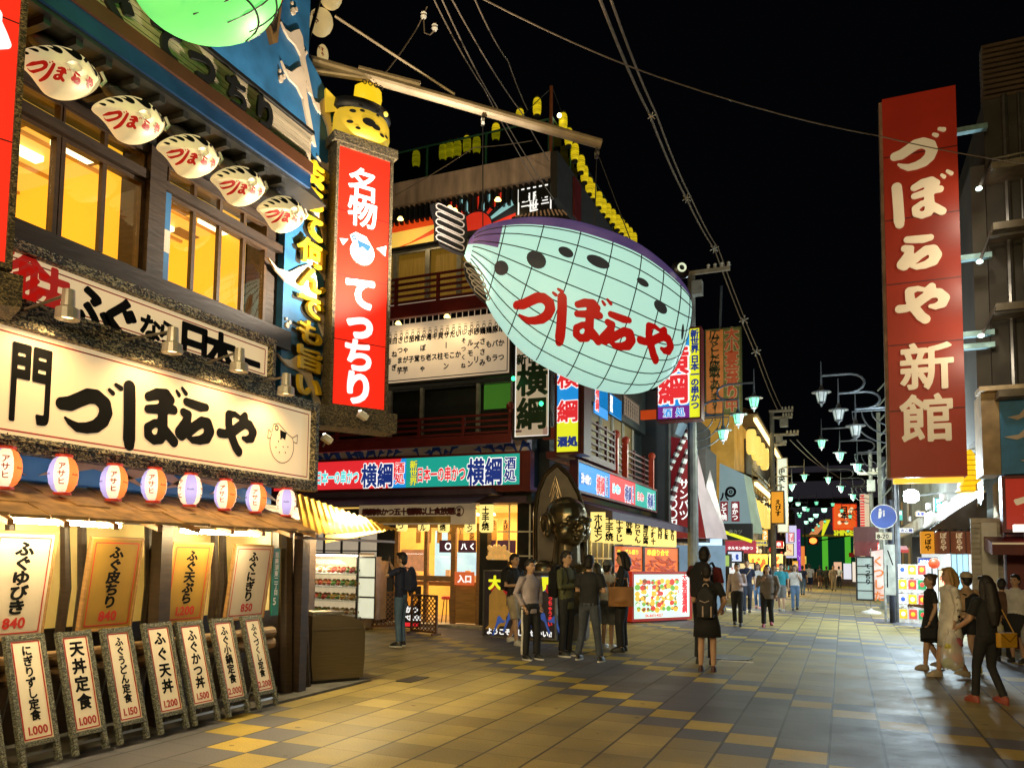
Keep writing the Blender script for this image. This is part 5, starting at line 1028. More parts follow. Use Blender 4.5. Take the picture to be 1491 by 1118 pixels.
MB().box(w_*.85, w_*.97, -.008, -.003, .06, h-.03).build('side_strip', LWHITE, o); MB().text('大衆酒場横綱', w_*.855, h*.86, w_*.1, -.012, .04, True, gap=h*.9/6/(w_*.1)).text('06-6631-4527', w_*.2, h*.03, h*.1, -.012, .03).build('lettering', LRED, o)
MB().box(.03, w_-.03, .05, .28, -pq.l(960, 897)[1]+.03, -.071).build('base', BLACK, o)
# banner above the doors
p = dl(-.1); o, w_, h = rsign('cloth_banner', 'long pale cloth banner with small writing hung under the awning', 'banner', p, (523, 735), (692, 763), .015, pm('cloth_banner_white', (.6, .52, .42), .8, 0, .2, 3, emit=.12, ecol=rgb(255, 220, 170)))
q = MB().text('横綱串かつ五十種類以上食放題', .08, h*.5, h*.36, -.004, .06, sx=1.15, gap=w_*.8/14/(h*.36)/1.15); q.ring(w_*.87, h*.62, h*.2, h*.25, -.004); q.text('横綱', w_*.85, h*.6, h*.2, -.004, .04, True); q.build('lettering', pm('brown_print', (.12, .02, .02), .6), o); MB().flat([(.1, h*.08), (w_*.8, h*.08), (w_*.8, h*.4), (.1, h*.4)], -.002).build('yellow_patch', pm('faded_yellow', (.45, .3, .08), .8, 0, .3, 4), o)

# lit food display case with dishes
p = PL(-11.4, 14.15, 0); (x0, z1), (x1, z0) = p.l(424, 806), p.l(520, 905); o = at(p, x0, 0, 'display_case', 'glass display case of plastic dishes, brightly lit, by the shop wall', 'display case'); W = x1-x0; zt = z1
MB().box(0, W, 0, .6, 0, .3).build('base', STEEL, o); MB().box(0, W, .58, .6, .3, zt).build('back', lit('display_back_glow', rgb(240, 215, 170), .6, .3, 5, True), o)
q = MB()
zs = [.3, .62, .92, 1.2]
for z in zs[1:]: q.box(.02, W-.02, .12, .575, z-.015, z)
q.build('shelf', glassm('shelf_glass', (.85, .9, .9), .2), o); q = MB(); q.box(0, .03, 0, .03, .3, zt).box(W-.03, W, 0, .03, .3, zt).box(0, W, 0, .03, zt, zt+.03).box(0, W, .03, .6, zt+.0005, zt+.03); q.build('frame', STEEL, o); MB().box(.03, W-.03, .01, .015, .3, zt).build('pane', glassm('window_glass'), o)
MB().box(.05, W-.05, .05, .1, zt-.04, zt-.01).build('case_tube', lit('case_tube_glow', rgb(255, 245, 220), 14, sample=True), o)
lamp('case_light', 'AREA', (W/2, .1, zt-.08), 14, (1, .9, .7), .8, o, (radians(20), 0, 0))
o2, w2, h2 = rsign('narrow_case', 'narrow upright glass case at the right end of the dish display', 'display case', PL(-11.4, 14.3, 0), (522, 812), (545, 900), .4, lit('narrow_case_glow', rgb(235, 235, 205), .8, .3, 6), STEEL, .03)
MB().box(0, w2, -.01, -.001, h2*.33, h2*.36).box(0, w2, -.01, -.001, h2*.66, h2*.69).build('shelf', STEEL, o2)
fm = [pm('dish_food_'+n_, c_, .4, 0, .5, 25) for n_, c_ in (('brown', (.35, .14, .03)), ('golden', (.6, .35, .07)), ('red', (.45, .06, .03)), ('pale', (.7, .6, .42)), ('green', (.12, .25, .04)))]
plate = pm('white_plate', (.8, .78, .72), .3)
firsts = {}
for r, z in enumerate(zs):
    for c in range(14):
        k = (r*3+c*2+c//3) % 5; x = .12+c*(W-.24)/13; y = .2+.03*(c % 2); loc = p.w(x0+x, z+.045, -y)
        if k in firsts: dup(firsts[k], loc); continue
        d = firsts[k] = thing('dish', ('white plate of brown fried food in the display case', 'white plate of golden skewers in the display case', 'white plate of red food in the display case', 'white plate of pale food in the display case', 'white plate with green garnish in the display case')[k], 'dish', loc, 0, ('brown dishes', 'golden dishes', 'red dishes', 'pale dishes', 'green dishes')[k]+' in the display case'); d.rotation_euler = (.45, 0, 0)
        MB().lathe([(0, 0), (.08, 0), (.13, .03), (.12, .03), (0, .01)], 12).build('plate', plate, d); q = MB()
        for j in range(6): q.ell((.07*cos(j), .07*sin(j), .05+.03*(j % 2)), (.055, .035, .035), 7, 4, Matrix.Rotation(j*.7, 3, 'Z'))
        q.build('food', fm[k], d)
# lattice screens, easel sign, paper notice, stools
LAT = pm('lattice_wood', (.17, .075, .025), .55, 0, .25, 4)
def lattice(pa, pb, lab):
    A, B = G(*pa), G(*pb); W = (B-A).length; H = .82; o = thing('lattice_screen', lab, 'screen', A, atan2(B.y-A.y, B.x-A.x), 'lattice screens'); q = MB(); q.frame(.04, W-.04, .08, H-.04, .04, -.02, .02); q.box(0, .05, -.12, .12, 0, .04).box(W-.05, W, -.12, .12, 0, .04); q.build('frame', LAT, o); q = MB(); s = .105
    for k in range(-int(H/s)-1, int(W/s)+1):
        for d in (1, -1):
            p_ = []
            x_a = .04+k*s; z_a, z_b = .08, H-.04; L = z_b-z_a
            t0, t1 = max(0, (.04-x_a)/L), min(1, (W-.04-x_a)/L)
            if t1 <= t0: continue
            za_, zb_ = z_a+L*t0, z_a+L*t1; xa2, xb2 = x_a+L*t0, x_a+L*t1
            if d < 0: za_, zb_ = z_a+z_b-za_, z_a+z_b-zb_
            q.tube([(xa2, -.008*d, za_), (xb2, -.008*d, zb_)], .013, 4)
    q.build('lattice', LAT, o)
lattice((531, 916), (596, 913), 'brown diagonal lattice screen on the left behind the photographer'); lattice((598, 921), (636, 925), 'brown diagonal lattice screen on the right by the shop door')
A = G(580, 919); o = thing('easel_sign', 'black standing sign with fried skewers picture behind the photographer', 'stand sign', A, .1); W = G(620, 919).x-A.x; MB().box(0, W, -.02, .02, .1, .98).build('panel', lit('easel_black', rgb(30, 24, 20), .35, .3), o); q = MB()
for k in range(7): q.ell((W*(.2+.1*k), -.022, .66+.05*(k % 3)), (.035, .012, .11), 8, 5, Matrix.Rotation(-.3+.1*k, 3, 'Y'))
q.build('food_picture', lit('skewer_gold', rgb(225, 140, 40), .8, .4, 9), o); MB().text('串かつ', W*.02, .42, W*.3, -.024, .05).text('食べ放題!', W*.02, .26, W*.24, -.024, .05).build('lettering', LWHITE, o); MB().box(.03, W-.03, -.026, -.021, .12, .2).build('red_strip', LRED, o); MB().tube([(.05, 0, 0), (.05, 0, .1)], .012, 5).tube([(W-.05, 0, 0), (W-.05, 0, .1)], .012, 5).build('leg', STEEL, o)
p = PL(-9.2, 14.2, 0); o, w_, h = rsign('paper_notice', 'small white paper notice fixed to the lattice screen', 'notice', p, (576, 859), (592, 882), .004, MENUW); MB().text('本日', .03, h*.6, h*.25, -.003, .03).text('休まず', .03, h*.3, h*.2, -.003, .03).build('lettering', INK, o)
p = dl(.7); o, w_, h = rsign('entrance_sign', 'small orange sign hanging on the wooden door', 'sign', p, (662, 832), (690, 852), .02, lit('orange_small_sign', rgb(225, 105, 55), .7)); MB().text('入口', w_*.16, h*.25, h*.6, -.004, .05).build('lettering', LWHITE, o)
first_stool = None
for px, py, lab in ((652, 905, 'red topped stool inside the shop door, left one'), (706, 905, 'red topped stool inside the shop, beside the black post')):
    P = dl(1.1); x, _ = P.l(px, py); loc = P.w(x, .04)
    if first_stool: dup(first_stool, loc, None, lab); continue
    first_stool = o = thing('stool', lab, 'stool', loc, 0, 'red stools in the shop'); MB().lathe([(0, .56), (.15, .56), (.17, .59), (.15, .63), (0, .63)], 14).build('seat', lit('stool_red', rgb(190, 50, 30), .4), o)
    for k in range(4): a = pi/4+k*pi/2; MB().tube([(.1*cos(a), .1*sin(a), .56), (.16*cos(a), .16*sin(a), 0)], .012, 5).build('leg', BLACK, o)
p = dl(.5); (x0, z1), (x1, z0) = p.l(711, 795), p.l(740, 815); o = at(p, x0, z0, 'bread_pile', 'heap of golden fried buns displayed beside the shop door', 'food')
for k in range(14): MB().ell(((x1-x0)*(.1+.85*(k % 5)/4.), .02*(k % 3), .05+(k//5)*.1), (.1, .07, .06), 9, 6, Matrix.Rotation(.4*k, 3, 'Y')).build('bun', lit('bun_gold', rgb(225, 170, 90), .65, .4, 8), o)
MB().box(0, x1-x0, -.06, .1, -z0+.0, .0).build('stand', BLACK, o)

# poster wall with writing (plain stand-in pictures)
A, B = G(705, 928), G(808, 934); ang = atan2(B.y-A.y, B.x-A.x); W = (B-A).length; o = thing('welcome_poster', 'big welcome poster with yellow title and blue wave shapes behind the waiting group', 'poster', A, ang); H = 1.32
MB().box(0, W, 0, .06, .06, H).build('panel', pm('poster_black', (.04, .03, .035), .4, 0, .4, 3, emit=.1), o); MB().frame(0, W, .06, H, .035, -.02, .08).build('frame', STEEL, o)
MB().text('大阪新世界', .08, H-.32, W*.185, -.004, .06).build('title', LYEL, o); MB().text('ようこそ、しんせかい!!', .05, .09, W*.088, -.004, .04).build('lettering', LWHITE, o)
q = MB(); q.flat([(.1, .25), (.1, .85), (.22, 1.0), (.36, 1.0), (.48, .85), (.48, .25)], -.003).flat([(.02, .18), (.3, .18), (.62, .62), (.5, .66)], -.0035); q.build('tan_shape', lit('poster_tan', rgb(165, 120, 50), .5, .4, 5), o)
q = MB()
for k in range(8): crest(q, .5+.12*k, .16+.05*(k % 3), .3, .3, -.004, 1 if k % 2 else -1, .003)
q.build('wave_shape', lit('poster_blue', rgb(60, 90, 165), .55, .5, 6), o); q = MB()
for k in range(5): q.disc(.2+.3*k, 1.02-.05*(k % 2), .1, -.0025-.0003*k, 12)
q.build('red_shape', lit('poster_red', rgb(180, 40, 40), .5, .3), o); MB().flat([(W*.8, H-.36), (W*.97, H-.36), (W*.97, H-.06), (W*.8, H-.06)], -.003).build('blue_patch', lit('poster_blue2', rgb(50, 90, 190), .5, .5, 4), o); MB().text('めっちゃうまい', W*.9, .9, .1, -.006, .04, True).build('red_lettering', LRED, o)

# bronze statue of a plump seated figure in a pointed niche
BZ = pm('dark_bronze', (.22, .18, .11), .3, .85, .3, 4); pS = PL(-5.35, 14.9, 12)
o = at(pS, 0, 0, 'bronze_statue', 'dark bronze bald figure in front of a tall pointed back panel at the corner', 'statue')
Lx = lambda px, py: (pS.l(px, py)[0], pS.l(px, py)[1])
MB().box(pS.l(782, 800)[0], pS.l(856, 800)[0], -.3, .42, 0, .5).build('pedestal', pm('dark_pedestal', (.05, .045, .04), .5), o)
pan = [Lx(*q_) for q_ in ((776, 905), (776, 745), (780, 715), (790, 690), (808, 673), (826, 690), (840, 716), (850, 750), (852, 905))]
q = MB(); q.prism(pan, .3, .42); np_ = q.build('back_panel', pm('dark_back_bronze', (.05, .04, .03), .4, .6, .3, 3), o); q = MB()
for a_, b_ in zip(pan[:-1], pan[1:]): q.tube([(a_[0], .29, a_[1]), (b_[0], .29, b_[1])], .045, 8)
for k in range(3):
    x_, z_ = Lx(806, 700+k*10); q.tube([(x_-.12+.03*k, .29, z_-.3), (x_-.05, .28, z_-.05), (x_, .28, z_+.12), (x_+.05, .28, z_-.05), (x_+.12-.03*k, .29, z_-.3)], .018, 6)
q.build('carved_rim', pm('worn_bronze', (.2, .15, .09), .3, .9, .3, 5), np_)
def organic(name, fn, vox, parent, m, smooth=4):
    mb = MB(); fn(mb); me = bpy.data.meshes.new('src'); me.from_pydata(mb.v, [], mb.f); ob = bpy.data.objects.new('src', me); COL.objects.link(ob)
    r = ob.modifiers.new('r', 'REMESH'); r.mode = 'VOXEL'; r.voxel_size = vox; s = ob.modifiers.new('s', 'SMOOTH'); s.iterations = smooth; s.factor = .5
    me2 = bpy.data.meshes.new_from_object(ob.evaluated_get(bpy.context.evaluated_depsgraph_get())); bpy.data.objects.remove(ob); bpy.data.meshes.remove(me)
    me2.name = name; me2.materials.clear(); me2.materials.append(m); me2.polygons.foreach_set('use_smooth', [True]*len(me2.polygons)); o_ = bpy.data.objects.new(name, me2); COL.objects.link(o_)
    if parent: o_.parent = parent
    return o_
hx, hz = Lx(826, 762); KS = 1.62
def statue_face(q):
    RH = .5; Rz = Matrix.Rotation(radians(42), 3, 'Z'); C = Vector((hx, -.05, hz))
    def e(c, r): q.ell(tuple(C+Rz @ (Vector(c)*RH)), tuple(a*RH for a in r), 16, 11, Rz)
    e((0, .1, .25), (.84, .95, .84)); e((0, -.3, -.3), (.66, .5, .55)); e((0, -.52, -.66), (.34, .28, .24))
    for s in (-1, 1):
        e((s*.4, -.42, -.36), (.4, .42, .4)); e((s*.36, -.84, .13), (.32, .13, .1)); e((s*.36, -.8, -.06), (.19, .12, .09)); e((s*.14, -.94, -.26), (.1, .12, .09))
        q.tube([tuple(C+Rz @ (Vector((s*(.93+.05*sin(t)), .12+.26*cos(t), -.05+.36*sin(t)))*RH)) for t in np.linspace(0, 2*pi, 17)], .11*RH, 8); e((s*.88, .14, -.05), (.08, .24, .32)); e((s*.93, .05, -.45), (.11, .13, .16))
    e((0, -.98, -.18), (.15, .2, .24)); e((0, -.9, -.49), (.3, .13, .08)); e((0, -.87, -.63), (.23, .12, .08))
    q.tube([tuple(C+Vector((0, .05, -.3))), tuple(C+Vector((-.02, .1, -.85)))], [.26, .3], 12); q.ell((hx-.05, .15, hz-1.3), (.58, .38, .62), 18, 12)
    for s in (-1, 1): q.ell((hx+s*.5, .1, hz-.98), (.24, .22, .24), 12, 8); q.tube([(hx+s*.52, .1, hz-1.0), (hx+s*.62, -.02, hz-1.4), (hx+s*.35, -.25, hz-1.6)], [.18, .16, .12], 10)
organic('figure', statue_face, .024, o, BZ, 2)
q = MB()
for s in (-1, 1): q.tube([tuple(Vector((hx, -.05, hz))+Matrix.Rotation(radians(42), 3, 'Z') @ (Vector((s*.36+d, -.925+abs(d)*.25+.0, -.06-.12*abs(d)*2))*.5)) for d in (-.16, -.08, 0, .08, .16)], .009, 5)
q.build('closed_eye', BLACK, o)
# roof lanterns, one by one
Y_ = pm('roof_lantern_glow', [v*.6 for v in rgb(235, 205, 25)[:3]], .5, 0, .6, 2.5, emit=.85, stretch=(.6, .6, 10), sample=True); first_l = None
zl = pB.l
row = [(606, 232), (645, 222), (655, 219), (666, 217), (680, 211), (694, 212), (722, 193), (757, 172), (782, 156)]
ypl = dl(.25); XR = B0[0]+zl(803, 240)[0]
side = [(820, 178), (828, 200), (837, 222), (846, 239), (851, 254), (858, 271), (863, 279), (872, 291), (878, 301), (885, 308), (892, 316), (899, 324), (905, 330), (911, 336), (917, 342), (923, 349)]
lp = LX(XR+.12)
for i, (px, py) in enumerate(row+side):
    if i < len(row): loc = ypl.w(*ypl.l(px, py))
    else: loc = lp.w(*lp.l(px, py))
    lab = ('yellow lantern behind the front roof fence, number %s from the left' % ('one,two,three,four,five,six,seven,eight,nine'.split(',')[i])) if i < 9 else 'yellow lantern on the side roof edge, number %s counting away from the mast' % ('one,two,three,four,five,six,seven,eight,nine,ten,eleven,twelve,thirteen,fourteen,fifteen,sixteen'.split(',')[i-9])
    if first_l: dup(first_l, loc, rnd.uniform(0, 3), lab); continue
    first_l = o = thing('roof_lantern', lab, 'lantern', loc, 0, 'yellow lanterns along the roof'); pr = []
    for k in range(15): z = -.2+.4*k/14; pr.append((.1*(1-(z/.225)**4)**.5*(1 if k % 2 else .9), z))
    MB().lathe(pr, 14).build('paper', Y_, o, True); MB().lathe([(0, .2), (.07, .2), (.07, .25), (0, .25)], 10).lathe([(0, -.25), (.07, -.25), (.07, -.2), (0, -.2)], 10).build('cap', BLACK, o)
# ================================================================== RIGHT SIDE AND THE FAR STREET
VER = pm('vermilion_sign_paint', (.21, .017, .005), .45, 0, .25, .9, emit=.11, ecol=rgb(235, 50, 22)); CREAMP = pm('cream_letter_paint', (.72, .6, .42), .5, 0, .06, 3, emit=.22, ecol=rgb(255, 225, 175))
p = FY(17.0); TL, TR, BR = p.l(1290, 136), p.l(1400, 136), p.l(1403, 695); xl = (p.l(1284.5, 143)[0]+p.l(1297, 692)[0])/2; xr = (p.l(1397, 125)[0]+p.l(1403, 696)[0])/2; zt = (p.l(1284.5, 143)[1]+p.l(1397, 125)[1])/2; zb = p.l(1350, 694)[1]
o = at(p, xl, zb, 'tall_red_sign', 'very tall vermilion sign with six cream characters hung on the right side building', 'sign'); W, H = xr-xl, zt-zb
MB().box(0, W, 0, .45, 0, H).build('panel', VER, o)
for f_ in (.17, .34, .5, .67, .84): MB().box(0, W, -.004, -.0005, H*f_-.012, H*f_+.012).build('panel_seam', pm('dark_red_seam', (.1, .01, .008), .5), o)
q = MB()
for ch, px, py in (('づ', 1341, 216), ('ぼ', 1341, 291), ('ら', 1344, 369), ('や', 1347, 443), ('新', 1349, 532), ('館', 1350, 607)):
    x, z = p.l(px, py); s = 1.1 if ch in 'づぼらや' else .98; q.text(ch, x-xl-s*.5, z-zb-s*.4, s, -.035, 'brush', th=.03)
q.build('lettering', CREAMP, o)
q = MB().box(-.06, 0, .1, .4, 0, H); q.build('side_casing', pm('rusty_casing', (.3, .2, .14), .6, 0, .4, 3), o)
q = MB()
for py in (185, 374, 487, 505): z = p.l(1410, py)[1]-zb; MB().box(W, W+.55, .15, .3, z, z+.1).build('bracket', pm('cyan_steel_bracket', (.3, .5, .52), .4, .5), o)
MB().box(.05, W-.05, .1, .35, -.1, -.01).build('under_light', lit('under_light_yellow', rgb(250, 200, 60), 1.2), o)
# dark building on the right
YE = 17.6; pe_ = FY(YE); xE = pe_.l(1440, 400)[0]
e = thing('dark_building', 'dark concrete building with louvred top at the right edge of the picture', 'building', (xE, YE, 0), 0); le = lambda px, py: (pe_.l(px, py)[0]-xE, pe_.l(px, py)[1])
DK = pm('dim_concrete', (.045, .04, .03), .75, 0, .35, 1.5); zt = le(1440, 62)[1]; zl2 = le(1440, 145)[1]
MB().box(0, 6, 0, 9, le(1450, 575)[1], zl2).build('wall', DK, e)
q = MB()
for k in range(11): z = zl2+.01+k*(zt-zl2)/11; q.box(0, 6, 0, .3, z, z+(zt-zl2)/11*.6)
q.build('louvre', pm('brown_louvre', (.09, .06, .035), .6, 0, .3, 2), e)
for py in (262, 262+85, 460, 580): x, z = le(1440, py); MB().box(-.02, 6, -.75, -.02, z-.12, z+.02).build('balcony_slab', pm('grey_slab', (.2, .17, .12), .7), e)
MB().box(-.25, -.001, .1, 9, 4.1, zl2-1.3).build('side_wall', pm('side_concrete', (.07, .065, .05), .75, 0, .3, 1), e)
for x_, r_p in ((.35, .06), (.6, .035)): MB().tube([(x_, -.06, 2.6), (x_, -.06, zl2)], r_p, 8).build('drain_pipe', STEEL, e)
for z_ in (5.6, 8.2, 10.6):
    wq = MB().frame(1.0, 2.2, z_, z_+1.3, .06, -.04, .03).build('window', STEEL, e); MB().box(1.0, 2.2, -.01, -.002, z_, z_+1.3).build('pane', pm('dark_pane', (.015, .018, .02), .08), wq)
    ac = MB().box(.72, .98, -.4, -.02, z_-.5, z_-.05).build('cooling_unit', pm('cooling_unit_cream', (.3, .28, .24), .5), e)
for i, (a, b_, lab) in enumerate((((1443, 232), (1417, 298), 'bent metal sign spotlight arm on the dark building, topmost'), ((1440, 346), (1418, 400), 'bent metal sign spotlight arm on the dark building, middle'), ((1446, 458), (1420, 503), 'bent metal sign spotlight arm on the dark building, lowest'))):
    A_ = pe_.off(.8).l(*a); Bx, Bz = p.l(*b_); o = thing('sign_spotlight', lab, 'spotlight', pe_.off(.8).w(*A_), 0, 'spotlight arms on the dark building'); d = Vector((Bx, 16.3, Bz))-o.location
    MB().tube([(.9, 0, .05), (0, 0, 0), d], .03, 6).build('arm', STEEL, o); MB().ell(tuple(d), (.06, .06, .04), 8, 6).build('lamp_head', lit('arm_lamp_glow', rgb(220, 255, 250), 2.0), o)
    lamp('sign_lamp', 'SPOT', tuple(d+Vector((0, -.3, 0))), 55, (1, .85, .65), .08, o, (radians(75), 0, radians(20)), 130)
w_ = thing('wave_panel', 'blue wave painted panel on the corner of the dark building at the right edge', 'panel', pe_.w(le(1450, 575)[0]+xE, le(1450, 693)[1], .35), 0); h = le(1450, 575)[1]-le(1450, 693)[1]
MB().box(0, 5, 0, .3, 0, h).build('board', pm('bright_wave_blue', (.04, .22, .45), .5, 0, .25, 3), w_); q = MB()
for x, z, sx in ((.12, .95, .55), (.05, .62, .7), (.3, .22, .6), (.7, 1.0, .5), (.75, .5, .6)): q.prism([(x, z*h/1.4), (x+.35*sx, z*h/1.4+.04), (x+.5*sx, z*h/1.4+.15), (x+.62*sx, z*h/1.4+.16), (x+1.0*sx, z*h/1.4-.12), (x+.6*sx, z*h/1.4+.02), (x+.3*sx, z*h/1.4-.06)], -.03, -.001)
q.build('wave_crest', FOAM, w_); MB().box(-.3, -.001, .05, .9, -.0, h).build('side_board', pm('tan_side_board', (.4, .28, .14), .6, 0, .3, 3), w_); MB().box(-.35, 5, -.15, .4, h+.001, h+.09).build('cap_rail', pm('cream_rail', (.55, .42, .25), .5), w_)
o, W, H = rsign('red_corner_sign', 'red sign with one white curl of a character at the right edge', 'sign', pe_.off(.3), (1463, 697), (1600, 770), .25, pm('red_corner_paint', (.3, .025, .015), .4, 0, .2, 3, emit=.3, ecol=rgb(225, 45, 30)), MAROON, .06); MB().text('つり処', .12, .22, .62, -.02, 'brush', th=.015).build('lettering', CREAMP, o)
a = thing('maroon_awning', 'maroon shop awning with a white squiggle under the red corner sign', 'awning', pe_.w(le(1432, 808)[0]+xE, le(1432, 808)[1], 1.0), 0); q = MB(); q.add([(0, .9, .36), (5, .9, .36), (5, 0, .22), (0, 0, .22), (0, 0, 0), (5, 0, 0), (0, .9, .1), (5, .9, .1)], [(0, 1, 2, 3), (3, 2, 5, 4), (4, 5, 7, 6), (0, 3, 4, 6)]); q.build('canopy', MAROON, a); MB().box(0, 5, -.012, -.001, .19, .225).build('white_trim', CREAMP, a); MB().text('つ', .6, .03, .18, -.012, .05).build('lettering', CREAMP, a)
MB().box(.35, 1.1, -.1, .1, .42, .55).build('strip_lamp', lit('strip_lamp_white', rgb(255, 245, 225), 1.6), a)
zq = le(1450, 693)[1]
MB().box(.25, 6, .3, 2, 2.6, zq).build('lower_wall', pm('ochre_lower_wall', (.3, .2, .08), .7, 0, .3, 2), e); MB().box(.12, .42, -.1, .29, 0, zq).build('maroon_pillar', MAROON, e); MB().box(1.1, 1.35, -.1, .29, 0, 2.5).build('maroon_pillar', MAROON, e); q = MB()
for k in range(24): z = .1+k*.1; q.box(-.44, .1, .1, .14, z, z+.075)
q.box(-.44, .1, .141, .16, .1, 2.5); q.build('roller_shutter', pm('grey_shutter', (.35, .33, .3), .45, .3), e); MB().box(1.36, 6, .5, .6, 0, 2.5).build('shop_dark_interior', BLACK, e); MB().box(-.28, -.02, -.05, .09, 0, 2.4).build('pale_pillar', WHITE, e)
MB().box(.45, 1.0, -.2, .1, .55, 1.0).build('parcel_counter', lit('counter_glass_glow', rgb(160, 200, 215), .6), e)
# shop with long sloping awning along the right of the street
RXs = RX(2.72); z_aw = RXs.l(1438, 704)[1]; s_ = thing('awning_shop', 'row shop with long pale sloping awning beside the dark building', 'shop', (2.72, 18, 0), 0)
AWP = pm('pale_awning_cloth', (.75, .72, .7), .6, 0, .15, 2, stretch=(1, .3, 1)); AWR = pm('pink_awning_cloth', (.55, .12, .1), .6, 0, .2, 2)
y1 = 26; q = MB(); q.add([(1.4, .4, z_aw+1.0), (1.4, y1, z_aw+1.0), (-.05, y1, z_aw+.1), (-.05, .4, z_aw+.1), (-.05, y1, z_aw-.3), (-.05, .4, z_aw-.3)], [(0, 3, 2, 1), (3, 5, 4, 2)]); aw = q.build('awning', AWP, s_); q = MB()
for k in range(60): y = .5+k*.42; q.add([(-.06, y, z_aw-.301), (-.06, y+.4, z_aw-.301), (-.06, y+.2, z_aw-.42)], [(0, 1, 2)])
q.build('scallop', WHITE, aw); MB().add([(1.41, 5, z_aw+1.03), (1.41, y1, z_aw+1.03), (.7, y1, z_aw+.58), (.7, 5, z_aw+.58)], [(0, 3, 2, 1)]).build('pink_stripe', AWR, aw)
MB().box(.5, 3, .3, y1+4, 2.9, 6).build('wall', pm('grey_green_wall', (.2, .22, .2), .7, 0, .3, 1.2), s_)
MB().box(.9, 1.1, .3, y1, 0, 2.8).build('shop_back', lit('white_shop_glow', rgb(215, 228, 235), .85, .25, .8), s_); lamp('shop_light', 'AREA', (.3, 6, 2.6), 260, (.8, .95, 1), 2.5, s_); lamp('shop_light', 'AREA', (.3, 14, 2.6), 260, (.8, .95, 1), 2.5, s_)
pw = FY(19.2); W4 = [(pw.l(*t)[0]-2.72, pw.l(*t)[1]) for t in ((1340, 806), (1437, 806), (1437, 716), (1400, 738), (1345, 776))]
MB().prism(W4, 1.2, 1.3).build('dark_side_panel', pm('grimy_panel', (.07, .065, .055), .7, 0, .5, 2), s_)
q = MB()
for k in range(5): y = 2+k*4; q.box(-.2, -.1, y, y+.6, z_aw+.1, z_aw+.3)
q.build('sign_floodlight', STEEL, s_)
for k in range(3): lamp('awning_lamp', 'POINT', (-.75, 2.5+k*5, z_aw+.45), 260, (.85, .95, 1), .1, s_)
pl4 = FY(18.9); first = None; BRN = lit('brown_cylinder_lantern', rgb(120, 70, 45), .45, .3, 3)
for i, (px, lab) in enumerate(((1350, 'lit amber cylinder lantern, leftmost of four under the pale awning'), (1372, 'brown cylinder lantern, second from left under the pale awning'), (1395, 'brown cylinder lantern, third from left under the pale awning'), (1418, 'brown cylinder lantern, rightmost under the pale awning'))):
    x, z = pl4.l(px, 790)
    o = at(pl4, x, z, 'cylinder_lantern', lab, 'lantern', 'cylinder lanterns under the pale awning'); q = MB(); pr = [(.0, -.24), (.13, -.24)]+[(.14-.004*(k % 2), -.22+k*.031) for k in range(15)]+[(.13, .24), (0, .24)]; q.lathe(pr, 14); q.build('paper', lit('amber_cylinder_lantern', rgb(225, 150, 40), .8, .15) if i == 0 else BRN, o, True); MB().lathe([(0, .24), (.1, .24), (.1, .29), (0, .29)], 10).build('cap', BLACK, o)
    MB().text('つぼや' if i == 0 else 'ぼらや', -.06, .1, .13, 0, .04, True, fn=lambda a_, b2: (a_, -.15*sqrt(max(.2, 1-(a_/.16)**2))-.006, b2)).build('lettering', INK if i == 0 else CREAMP, o)
# big cold floodlight under the tall sign
pz = FY(21); x, z = pz.l(1327, 722); o = at(pz, x, z, 'street_floodlight', 'dazzling blue white floodlight below the tall red sign', 'floodlight'); MB().box(-.16, .16, .03, .2, -.12, .12).build('housing', STEEL, o); MB().lathe([(0, -.02), (.13, -.02), (.17, .02), (.17, .03)], 16, (0, 0, 0), 1, 1, 'y').build('lens', pm('flood_white', (1, 1, 1), .5, emit=60, ecol=(.75, .95, 1, 1)), o); MB().tube([(0, .15, 0), (.6, .6, .1), (1.2, .6, .1)], .025, 6).build('arm', STEEL, o)
lamp('flood_lamp', 'POINT', (0, -.3, 0), 700, (.62, .86, 1), .12, o)
o = at(FY(19.6), FY(19.6).l(1413, 716)[0], FY(19.6).l(1413, 716)[1], 'tiered_lantern', 'bright yellow tiered lantern between the tall sign and the dark building', 'lantern'); q = MB(); q.lathe([(0, 0)]+[(.28-.022*k-(.05 if j else 0), k*.115+j*.07) for k in range(8) for j in (0, 1)]+[(.03, .95), (.02, 1.15), (0, 1.15)], 16); q.build('body', lit('tiered_yellow_glow', rgb(248, 196, 25), 1.0, .2, 6), o); q = MB()
for k in range(8): q.lathe([(.285-.022*k, k*.115-.006), (.295-.022*k, k*.115), (.285-.022*k, k*.115+.008)], 16)
q.build('tier_rim', pm('gold_rim', (.45, .28, .02), .4), o)
